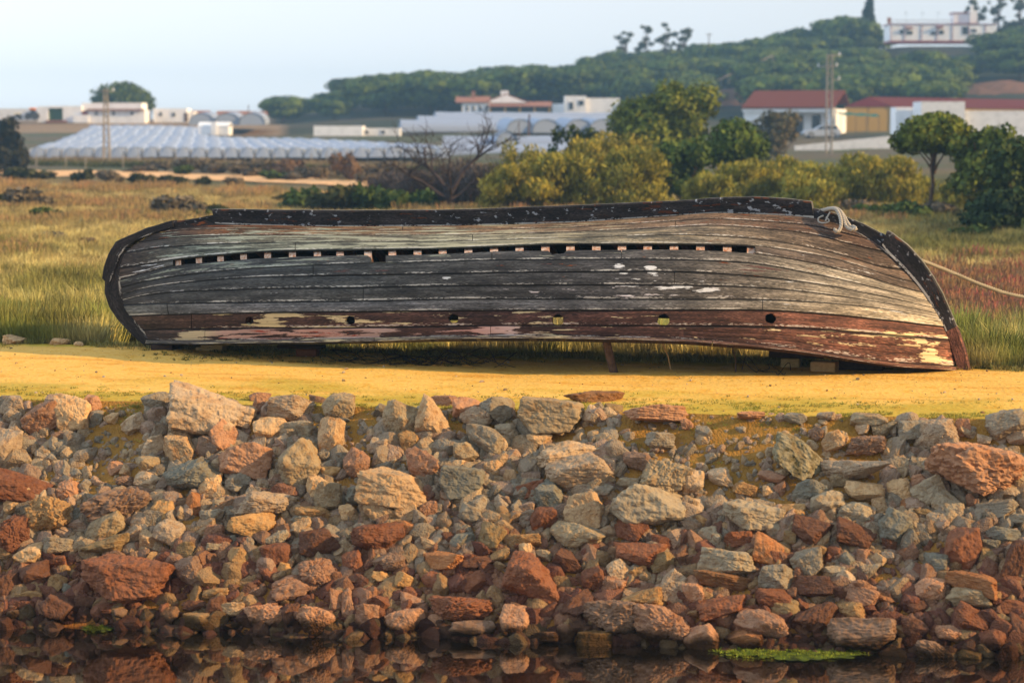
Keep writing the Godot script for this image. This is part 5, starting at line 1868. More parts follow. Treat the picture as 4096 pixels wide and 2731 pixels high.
func build_houses() -> void:
	# white farm buildings on the far rise
	var d := 362.0
	var o := thing("farm_house", "long white house with a raised flat roof and three small windows", "house", q_at(260, 280, d))
	block(o, "wall", 202, 331, 253, 283, d, 7.0, M.white_wall)
	block(o, "upper_wall", 186, 324, 236, 253.5, d + 1.2, 5.5, M.white_wall)
	block(o, "eave", 198, 328, 250, 253.6, d - 0.5, 1.6, M.tile_pale)
	block(o, "terrace_wall", 167, 202, 264, 282, d - 0.4, 2.0, M.white_wall)
	for x in [220, 260, 302]:
		window(o, x, 260, 6, 7, d)
	block(o, "awning", 186, 198, 256, 263, d - 0.2, 0.8, M.red_trim)
	o = thing("farm_shed", "white flat-roofed shed with a wide green roller door", "shed", q_at(130, 279, d))
	block(o, "wall", 143, 186, 243, 281, d, 6.0, M.white_wall)
	block(o, "wall", 85, 109, 244, 281, d, 6.0, M.white_wall)
	block(o, "wall", 109, 143, 243, 248, d, 6.0, M.white_wall)
	block(o, "green_door", 109, 143, 248, 276, d + 0.4, 0.2, M.green_door)
	block(o, "door_step", 104, 150, 276, 281, d - 0.6, 1.6, M.tile_pale)
	o = thing("boundary_wall", "grey rendered yard wall at the frame's edge on the far rise", "wall", q_at(20, 274, d + 1.0))
	block(o, "wall", -70, 85, 249, 276, d + 1.0, 0.4, M.old_white)
	for t in [[39, 259, 273, "small tractor with a cream cab by the yard wall", srgb(232, 222, 190), srgb(60, 60, 76)], [74, 247, 273, "orange-topped farm machine beside the white shed", srgb(214, 128, 52), srgb(52, 54, 66)]]:
		var b := q_at(t[0], t[2], d - 2.5)
		var tr := thing("tractor", t[3], "tractor", b)
		var h: float = (t[2] - t[1]) * qm(d)
		box_part("cab_roof", tr, Vector3(0, h * 0.88, 0), Vector3(0.95, h * 0.2, 1.0), mat(t[4], 0.6), Basis(), 0.06)
		box_part("cab", tr, Vector3(0.1, h * 0.56, 0), Vector3(0.75, h * 0.44, 0.8), M.dark_glass)
		box_part("bonnet", tr, Vector3(-0.6, h * 0.38, 0), Vector3(0.9, h * 0.3, 0.6), mat(t[5], 0.6), Basis(), 0.05)
		for w in [[0.35, 0.34], [-0.8, 0.24]]:
			for s in [-0.5, 0.5]:
				var wm := MB.new()
				wm.tube([Vector3(0, 0, -0.12), Vector3(0, 0, 0.12)], [w[1] * h / 0.75 * 0.75], 14)
				put("wheel", wm.mesh(), M.dark_steel, tr, Transform3D(Basis(), Vector3(w[0], w[1] * h * 0.75, s)))
	d = 366.0
	o = thing("cottage", "small white flat-roofed cottage with two windows and a dark door", "house", q_at(396, 279, d))
	block(o, "wall", 352, 428, 249, 281, d, 5.5, M.white_wall)
	block(o, "annex_wall", 428, 444, 256, 281, d + 0.8, 4.0, M.white_wall)
	window(o, 368, 262, 7, 8, d)
	window(o, 398, 263, 8, 8, d)
	block(o, "door", 422, 430, 259, 279, d - 0.05, 0.2, M.wood_pole)
	var kk := 0
	for t in [[460, 20, 256], [535, 34, 257], [592, 18, 258]]:
		var g := q_at(t[0], 283, 385.0)
		var rf := thing("barn", ["pale barn with a tiled roof peeping over the first tunnel end", "wide pale barn with a tiled roof behind the middle tunnel end", "pale barn with a tiled roof behind the last tunnel end"][kk], "barn", g)
		var w: float = t[1] * 2.0 * qm(385.0)
		var h: float = (283 - t[2]) * qm(385.0)
		box_part("wall", rf, Vector3(0, h * 0.35, 0), Vector3(w, h * 0.7, 4.0), M.old_white)
		gable_roof("roof", rf, Vector3(0, h * 0.7, 0), w, 4.0, h * 0.3, M.tile_pale, true, 0.2)
		kk += 1
	# white sheds behind the big greenhouse
	d = 292.0
	o = thing("white_shed", "small white gabled shed with a tall chimney-like gable behind the greenhouse", "shed", q_at(489, 309, d))
	block(o, "wall", 454, 524, 291, 310, d, 4.0, M.white_wall)
	block(o, "gable_pier", 484, 496, 279, 310, d - 0.3, 0.6, M.white_wall)
	var ra := q_at(454, 291, d)
	var rb := q_at(524, 291, d)
	gable_roof("roof", o, (ra + rb) / 2.0 + Vector3(0, 0, -2.0) - o.position, rb.x - ra.x, 4.0, 0.45, M.white_wall, true, 0.05)
	o = thing("white_shed", "long plain white shed behind the middle of the greenhouse", "shed", q_at(775, 309, d))
	block(o, "wall", 720, 832, 289, 312, d, 5.0, M.white_wall)
	block(o, "low_wall", 832, 918, 294, 312, d + 2.0, 4.0, M.old_white)
	for x in [842, 880]:
		window(o, x, 303, 8, 7, d + 2.0)
	# villa below the wood
	d = 382.0
	o = thing("villa", "sprawling white villa with pale tiled roofs and a long columned porch", "house", q_at(1160, 258, d))
	block(o, "wall", 1061, 1126, 234, 260, d, 6.0, M.white_wall)
	block(o, "porch_back_wall", 1126, 1262, 240, 260, d + 2.5, 4.0, M.dark_glass)
	for x in [1073, 1087, 1102, 1117]:
		window(o, x, 249, 5, 12, d)
	var la := q_at(1050, 236, d)
	var lb := q_at(1122, 236, d)
	gable_roof("roof", o, (la + lb) / 2.0 + Vector3(0, 0, -3.0) - o.position, lb.x - la.x, 6.0, 0.95, M.tile_pale, true, 0.3)
	var ga := q_at(1112, 236, d)
	var gb := q_at(1212, 236, d)
	var gm := MB.new()
	var gw := gb.x - ga.x
	gm.poly(PackedVector2Array([Vector2(-gw * 0.5, 0), Vector2(gw * 0.5, 0), Vector2(gw * 0.04, 1.25), Vector2(-gw * 0.04, 1.25)]), Transform3D(), -3.0, 0.0)
	put("gable_wall", gm.mesh(), M.white_wall, o, Transform3D(Basis(), (ga + gb) / 2.0 - o.position + Vector3(0, 0, -0.2)))
	gable_roof("roof", o, (ga + gb) / 2.0 - o.position + Vector3(0, 0.05, -1.8), gw, 3.0, 1.3, M.tile_pale, false, 0.1)
	# porch roof: one slope towards the marsh
	var pa := q_at(1122, 245, d - 2.0)
	var pb := q_at(1268, 246, d - 2.0)
	var pm := MB.new()
	var ptop := q_at(1122, 235, d).y - pa.y
	pm.poly(PackedVector2Array([Vector2(0, 0), Vector2(4.6, ptop), Vector2(4.6, ptop + 0.15), Vector2(0, 0.15)]), Transform3D(Basis(Vector3(0, 0, -1), Vector3.UP, Vector3.RIGHT), Vector3.ZERO), 0.0, pb.x - pa.x)
	put("porch_roof", pm.mesh(), M.tile_pale, o, Transform3D(Basis(), pa - o.position))
	for x in [1126, 1160, 1194, 1228, 1262]:
		block(o, "column", x - 1.6, x + 1.6, 245, 260, d - 1.8, 0.25, M.ochre_wall)
	block(o, "chimney", 1083, 1091, 209, 228, d + 2.0, 0.6, M.tile_pale)
	block(o, "roof_tower", 1150, 1168, 208, 222, d + 3.0, 1.4, M.white_wall)
	o = thing("white_house", "white cube house with two dark windows below the wood", "house", q_at(1330, 257, 372.0))
	block(o, "wall", 1297, 1347, 220, 262, 372.0, 5.0, M.white_wall)
	block(o, "side_wing", 1347, 1424, 225, 262, 372.6, 5.0, M.white_wall)
	block(o, "low_wall", 1270, 1297, 238, 262, 373.5, 3.0, M.white_wall)
	window(o, 1312, 243, 10, 16, 372.0)
	window(o, 1335, 236, 12, 11, 372.0)
	# red-roofed house, turned so that its gable shows
	d = 284.0
	var base := q_at(1836, 304, d)
	base.y = height(base.x, base.z)
	o = thing("red_roofed_house", "white house with a red tiled roof and a deep porch behind the parked car", "house", base + Vector3(0, 0, -4.5), -0.36)
	var eave := q_at(1836, 250, d).y - base.y
	var w := 11.4
	box_part("wall", o, Vector3(0, eave / 2.0, -1.2), Vector3(w, eave, 6.0), M.white_wall)
	box_part("wall", o, Vector3(-w / 2.0 + 1.6, eave / 2.0, 2.7), Vector3(3.2, eave, 1.8), M.white_wall)
	box_part("fascia", o, Vector3(0, eave - 0.12, 3.75), Vector3(w + 0.3, 0.5, 0.25), M.white_wall)
	box_part("porch_roof", o, Vector3(0, eave + 0.05, 2.6), Vector3(w, 0.1, 2.4), M.white_wall)
	for x in [-2.0, 1.0, 3.2]:
		box_part("door" if x == 1.0 else "window", o, Vector3(x, eave * 0.42, 1.83), Vector3(1.1, eave * 0.7, 0.1), M.dark_glass)
	box_part("column", o, Vector3(w / 2.0 - 0.4, eave / 2.0, 3.4), Vector3(0.9, eave, 0.5), M.white_wall)
	var rm := MB.new()
	var rise := q_at(1836, 209, d + 5.0).y - base.y - eave
	rm.poly(PackedVector2Array([Vector2(-4.0, 0.12), Vector2(2.4, rise), Vector2(5.0, rise - 1.6), Vector2(5.0, rise - 1.8), Vector2(2.4, rise - 0.2), Vector2(-4.0, -0.08)]), Transform3D(Basis(Vector3(0, 0, -1), Vector3.UP, Vector3.RIGHT), Vector3.ZERO), -w / 2.0 - 0.2, w / 2.0 + 0.2)
	put("roof", rm.mesh(), M.tile_red, o, Transform3D(Basis(), Vector3(0, eave + 0.12, 0)))
	var gg := MB.new()
	gg.poly(PackedVector2Array([Vector2(-3.8, 0), Vector2(4.4, 0), Vector2(4.4, rise - 1.7), Vector2(2.4, rise - 0.25), Vector2(-3.8, 0.0)]), Transform3D(Basis(Vector3(0, 0, -1), Vector3.UP, Vector3.RIGHT), Vector3.ZERO), -w / 2.0, -w / 2.0 + 0.3)
	put("gable_wall", gg.mesh(), M.white_wall, o, Transform3D(Basis(), Vector3(0, eave, 0)))
	car(q_at(1886, 308, 274.0))
	# open canopy of green netting
	d = 280.0
	o = thing("pergola", "open shelter with a green net roof on thin dark posts", "shelter", q_at(1978, 306, d))
	var cm := MB.new()
	var ca := q_at(1928, 262, d) - o.position
	var cb := q_at(2022, 267, d) - o.position
	cm.grid(12, 6, func(i, j):
		var t = i / 12.0
		return ca.lerp(cb, t) + Vector3(0, 0.35 * j / 6.0 - 0.12 * sin(t * PI * 3.0) * sin(t * PI * 3.0), 0.4 - 3.4 * j / 6.0), true)
	put("net_roof", cm.mesh(), mat(srgb(34, 92, 78), 0.8), o)
	for x in [1932, 1967, 1990, 2020]:
		block(o, "post", x - 0.8, x + 0.8, 264, 311, d - 0.2, 0.09, M.dark_steel)
	# ochre warehouse with a long red roof
	d = 300.0
	o = thing("warehouse", "ochre warehouse with a long dull-red metal roof", "warehouse", q_at(1998, 312, d))
	var f0 := q_at(1940, 245, d) - o.position
	var f1 := q_at(2050, 245, d) - o.position
	var ap := q_at(1998, 222, d) - o.position
	var long_ := Vector3(32.0, -0.35, -13.0)
	var low0 := f0.y
	block(o, "front_wall", 1940, 1994, 245, 316, d, 0.3, M.ochre_wall)
	block(o, "front_wall", 1995, 2046, 245, 316, d, 0.3, M.ochre_wall)
	block(o, "drain_pipe", 2046, 2050, 245, 316, d - 0.1, 0.25, M.dark_steel)
	var wm2 := MB.new()
	wm2.face(Transform3D(), [f1, f1 + long_, f1 + long_ - Vector3(0, low0 + 0.5, 0), f1 - Vector3(0, low0 + 0.5, 0)], Vector3(0.4, 0, 1))
	put("side_wall", wm2.mesh(), M.ochre_wall, o)
	var gr := MB.new()
	gr.face(Transform3D(), [f0 + Vector3(-0.1, 0, 0.1), ap + Vector3(0, 0, 0.1), f1 + Vector3(0.1, 0, 0.1)], Vector3(0, 0, 1))
	put("gable", gr.mesh(), mat(srgb(120, 52, 58), 0.6), o)
	var rr := MB.new()
	for k in 46:
		var a0 := ap.lerp(ap + long_, k / 46.0)
		var a1 := ap.lerp(ap + long_, (k + 0.94) / 46.0)
		var b0 := f1.lerp(f1 + long_, k / 46.0)
		var b1 := f1.lerp(f1 + long_, (k + 0.94) / 46.0)
		rr.quad(a0, a1, b1 + Vector3(0.1, -0.05, 0.2), b0 + Vector3(0.1, -0.05, 0.2))
	rr.face(Transform3D(), [ap - Vector3(0, 0.06, 0), ap + long_ - Vector3(0, 0.06, 0), f1 + long_ - Vector3(0, 0.06, 0), f1 - Vector3(0, 0.06, 0)], Vector3(0.2, 1, 0.4))
	rr.face(Transform3D(), [ap, ap + long_, f0 + long_, f0], Vector3(-0.3, 1, -0.5))
	put("roof", rr.mesh(), M.roof_metal, o)
	# white store before it
	d = 268.0
	o = thing("white_store", "plain white windowless store before the ochre warehouse", "building", q_at(2150, 314, d))
	block(o, "wall", 2116, 2218, 233, 316, d, 5.5, M.old_white)
	block(o, "rear_wing", 2058, 2116, 246, 316, d + 6.0, 4.0, M.white_wall)
	o = thing("yard_wall", "long high white yard wall running on from the plain store to the frame's edge", "wall", q_at(2300, 314, d + 1.0))
	block(o, "wall", 2218, 2460, 254, 318, d + 1.0, 0.4, M.old_white)
	# low white wall across the yard
	o = thing("low_wall", "low white wall with stained coping in front of the warehouse yard", "wall", q_at(1936, 356, 236.0))
	var lw := MB.new()
	var wa := q_at(1826, 356, 236.0) - o.position
	var wb := q_at(2060, 356, 236.0) - o.position
	lw.poly(PackedVector2Array([Vector2(wa.x, -0.6), Vector2(wb.x, -0.6), Vector2(wb.x, 43.0 * qm(236.0)), Vector2(wb.x - 1.0, 43.0 * qm(236.0)), Vector2(wa.x, 21.0 * qm(236.0))]), Transform3D(), -0.25, 0.0)
	put("wall", lw.mesh(), M.old_white, o)
	o = thing("pipe_railing", "thin dark pipe railing before the low white wall", "railing", q_at(1860, 358, 230.0))
	for x in [1838, 1858, 1878, 1898]:
		block(o, "post", x - 0.5, x + 0.5, 344 + (x - 1838) * 0.06, 362, 230.0, 0.05, M.dark_steel)
	block(o, "rail", 1837, 1899, 345, 346.2, 230.05, 0.05, M.dark_steel)
	# the long house on the hill
	d = 452.0
	o = thing("hill_house", "long white house with red trim on top of the wooded hill", "house", q_at(2168, 100, d))
	block(o, "wall", 2046, 2290, 56, 93, d, 8.0, M.white_wall)
	block(o, "cornice", 2044, 2292, 54, 56, d - 0.15, 8.3, M.red_trim)
	block(o, "plinth", 2046, 2290, 93, 98, d - 0.1, 8.2, M.red_trim)
	for x in [2047, 2079, 2118, 2154, 2189, 2227, 2265]:
		block(o, "pilaster", x - 0.8, x + 0.8, 56, 93, d - 0.12, 0.2, M.red_trim)
	for t in [[2072, 73, 9, 10], [2090, 75, 14, 8], [2145, 76, 12, 8], [2163, 74, 12, 9], [2218, 70, 13, 18], [2238, 70, 12, 7]]:
		window(o, t[0], t[1], t[2], t[3], d)
	for t in [[2090, 64], [2160, 62]]:
		block(o, "awning", t[0] - 8, t[0] + 8, t[1] - 2, t[1] + 1.5, d - 0.6, 0.7, M.red_trim)
	block(o, "parapet_rail", 2050, 2190, 45.5, 46.5, d + 1.0, 0.06, M.pole)
	block(o, "parapet_rail", 2250, 2290, 45.5, 46.5, d + 1.0, 0.06, M.pole)
	for x in range(2050, 2192, 7):
		block(o, "rail_post", x - 0.5, x + 0.5, 45.5, 53, d + 1.02, 0.06, M.pole)
	block(o, "roof_room", 2192, 2227, 30, 53, d + 2.0, 4.0, M.white_wall)
	block(o, "roof_room_trim", 2191, 2228, 28, 31, d + 1.9, 4.2, M.red_trim)
	block(o, "stair_tower", 2229, 2246, 24, 53, d + 1.5, 3.0, M.white_wall)
	block(o, "chimney", 2231, 2237, 12, 24, d + 2.0, 0.6, M.white_wall)
	block(o, "chimney", 2040, 2048, 40, 53, d + 2.0, 0.7, M.tile_pale)
	for x in [2082, 2120, 2156]:
		block(o, "aerial", x - 0.35, x + 0.35, 24, 53, d + 2.0, 0.06, M.dark_steel)
		block(o, "aerial_bar", x - 5.0, x + 5.0, 30, 30.6, d + 2.03, 0.05, M.dark_steel)
	masts()


func car(at: Vector3) -> void:
	var g := Vector3(at.x, height(at.x, at.z), at.z)
	var o := thing("parked_car", "silver estate car parked in front of the red-roofed house", "car", g, PI + 0.12)
	var paint := mat(srgb(176, 184, 196), 0.3, 0.6)
	paint.metallic = 0.3
	var m := MB.new()
	# body side outline, nose towards +x of the car
	m.poly(PackedVector2Array([Vector2(-2.2, 0.42), Vector2(-2.24, 0.85), Vector2(-2.05, 0.98), Vector2(1.0, 0.96), Vector2(2.0, 0.80), Vector2(2.24, 0.62), Vector2(2.22, 0.30), Vector2(1.75, 0.22), Vector2(-1.9, 0.22)]), Transform3D(), -0.86, 0.86)
	put("body", m.mesh(), paint, o)
	var c := MB.new()
	c.poly(PackedVector2Array([Vector2(-2.05, 0.97), Vector2(-1.85, 1.44), Vector2(-1.3, 1.5), Vector2(-0.05, 1.48), Vector2(0.95, 0.96)]), Transform3D(), -0.74, 0.74)
	put("roof", c.mesh(), paint, o)
	for s in [-1.0, 1.0]:
		for w in [[-1.85, -1.05], [-0.98, -0.2], [-0.12, 0.45]]:
			var gm := MB.new()
			var slope := 0.5 if w[1] > 0.3 else 0.0
			gm.poly(PackedVector2Array([Vector2(w[0], 1.0), Vector2(w[1] + slope * 0.5, 1.0), Vector2(w[1] - slope * 0.6, 1.4), Vector2(w[0] + 0.06, 1.4)]), Transform3D(), -0.012, 0.012)
			put("window", gm.mesh(), M.dark_glass, o, Transform3D(Basis(), Vector3(0, 0, s * 0.75)))
		for x in [-1.35, 1.4]:
			var wm := MB.new()
			wm.tube([Vector3(0, 0, -0.1), Vector3(0, 0, 0.1)], [0.33], 18)
			var tyre := put("wheel", wm.mesh(), mat(srgb(28, 28, 30), 0.8), o, Transform3D(Basis(), Vector3(x, 0.33, s * 0.80)))
			var rm := MB.new()
			rm.tube([Vector3(0, 0, -0.02), Vector3(0, 0, 0.02)], [0.2], 14)
			put("rim", rm.mesh(), mat(srgb(150, 152, 156), 0.4, 0.6), tyre, Transform3D(Basis(), Vector3(0, 0, s * 0.1)))
		box_part("headlight", o, Vector3(2.12, 0.66, s * 0.62), Vector3(0.2, 0.14, 0.36), mat(srgb(210, 216, 222), 0.2, 0.6), Basis(), 0.03)
		box_part("tail_light", o, Vector3(-2.2, 0.8, s * 0.72), Vector3(0.1, 0.22, 0.2), mat(srgb(150, 34, 30), 0.4))
	box_part("bumper", o, Vector3(2.2, 0.42, 0), Vector3(0.16, 0.2, 1.66), M.dark_steel, Basis(), 0.03)


func lattice_mast(label: String, qx: float, qtop: float, qlow: float, d: float, w0: float, w1: float, arms: Array) -> void:
	var foot := q_at(qx, qlow, d)
	foot.y = height(foot.x, foot.z)
	var h := q_at(qx, qtop, d).y - foot.y
	var o := thing("lattice_mast", label, "mast", foot)
	for s in [[-1, -1], [1, -1], [-1, 1], [1, 1]]:
		var m := MB.new()
		m.tube([Vector3(s[0] * w0, -0.3, s[1] * w0), Vector3(s[0] * w1, h, s[1] * w1)], [0.06, 0.045], 4)
		put("leg", m.mesh(), M.pole, o)
	var b := MB.new()
	var n := 12
	for k in n:
		var y0 := h * k / n
		var y1 := h * (k + 1) / n
		var a := lerpf(w0, w1, float(k) / n)
		var c := lerpf(w0, w1, float(k + 1) / n)
		var f := 1.0 if k % 2 == 0 else -1.0
		for z in [-1.0, 1.0]:
			b.tube([Vector3(-a * f, y0, a * z), Vector3(c * f, y1, c * z)], [0.022], 3, false)
			b.tube([Vector3(a * z, y0, -a * f), Vector3(c * z, y1, c * f)], [0.022], 3, false)
	put("lattice", b.mesh(), M.pole, o)
	for a in arms:
		var am := MB.new()
		var y = h - a[0] * qm(d)
		am.box(Transform3D(Basis(), Vector3((a[1] + a[2]) / 2.0 * qm(d), y, 0)), Vector3((a[2] - a[1]) * qm(d), 0.12, 0.12))
		var arm := put("crossarm", am.mesh(), M.pole, o)
		var im := MB.new()
		im.tube([Vector3(0, -0.05, 0), Vector3(0, 0.28, 0)], [0.09, 0.05], 6)
		put("insulator", im.mesh(), M.old_white, arm, Transform3D(Basis(), Vector3((a[2] if absf(a[2]) > absf(a[1]) else a[1]) * qm(d), y + 0.05, 0)))


func masts() -> void:
	lattice_mast("tall concrete-grey lattice mast beside the greenhouse front", 244, 203, 377, 205.0, 0.30, 0.13, [[6.0, -14.0, 18.0]])
	lattice_mast("lattice mast with short side arms before the parked car", 1904, 124, 358, 222.0, 0.28, 0.24, [[3.0, 0.0, 22.0], [28.0, -26.0, 4.0], [27.0, 6.0, 16.0], [58.0, 6.0, 22.0]])
	for t in [[1213, 262, 330, 262.0, 0.13, "leaning brown wooden pole before the tunnels"], [1192, 278, 326, 262.0, 0.07, "thin grey pole close to the leaning wooden one"], [1629, 76, 112, 470.0, 0.14, "short utility pole on the crest of the wooded hill"], [570, 240, 262, 380.0, 0.10, "thin distant pole above the tunnel ends"]]:
		var p := q_at(t[0], t[2], t[3])
		p.y = minf(p.y, maxf(height(p.x, p.z), p.y - 6.0))
		var o := thing("utility_pole", t[5], "pole", p)
		var top := q_at(t[0] + (3.0 if t[0] == 1213 else 0.0), t[1], t[3]) - p
		var m := MB.new()
		m.tube([Vector3.ZERO, top], [t[4], t[4] * 0.75], 7)
		put("shaft", m.mesh(), M.wood_pole, o)
		if t[0] == 1629:
			box_part("crossarm", o, top + Vector3(0, -0.3, 0), Vector3(1.4, 0.14, 0.14), M.pole)
	# handrail climbing the hill
	var a := q_at(1640, 188, 408.0)
	var b := q_at(1776, 127, 424.0)
	var o := thing("hillside_railing", "pale handrail climbing slantwise through the pines", "railing", a)
	var m := MB.new()
	m.tube([Vector3.ZERO, (b - a)], [0.09], 5)
	put("rail", m.mesh(), M.pole, o)
	for k in 9:
		var t := k / 8.0
		var pm := MB.new()
		pm.tube([(b - a) * t + Vector3(0, -1.6, 0), (b - a) * t], [0.06], 4)
		put("post", pm.mesh(), M.pole, o)
	# row of fence posts before the greenhouse
	for k in 12:
		var qx := 80.0 + k * 62.0 + 14.0 * sin(k * 2.7)
		var g := q_ground(qx, 190.0 + 4.0 * sin(k * 1.9))
		var fm := MB.new()
		fm.tube([Vector3(0, -0.2, 0), Vector3(0.03, 1.15 + 0.15 * sin(k * 3.1), 0)], [0.05, 0.04], 5)
		var fp := put("fence_post", fm.mesh(), M.pole, null, Transform3D(Basis(), g))
		tag(fp, "thin grey fence post in the row before the big greenhouse", "post", "fence posts before the greenhouse")


# ---------------------------------------------------------------- the stone bank

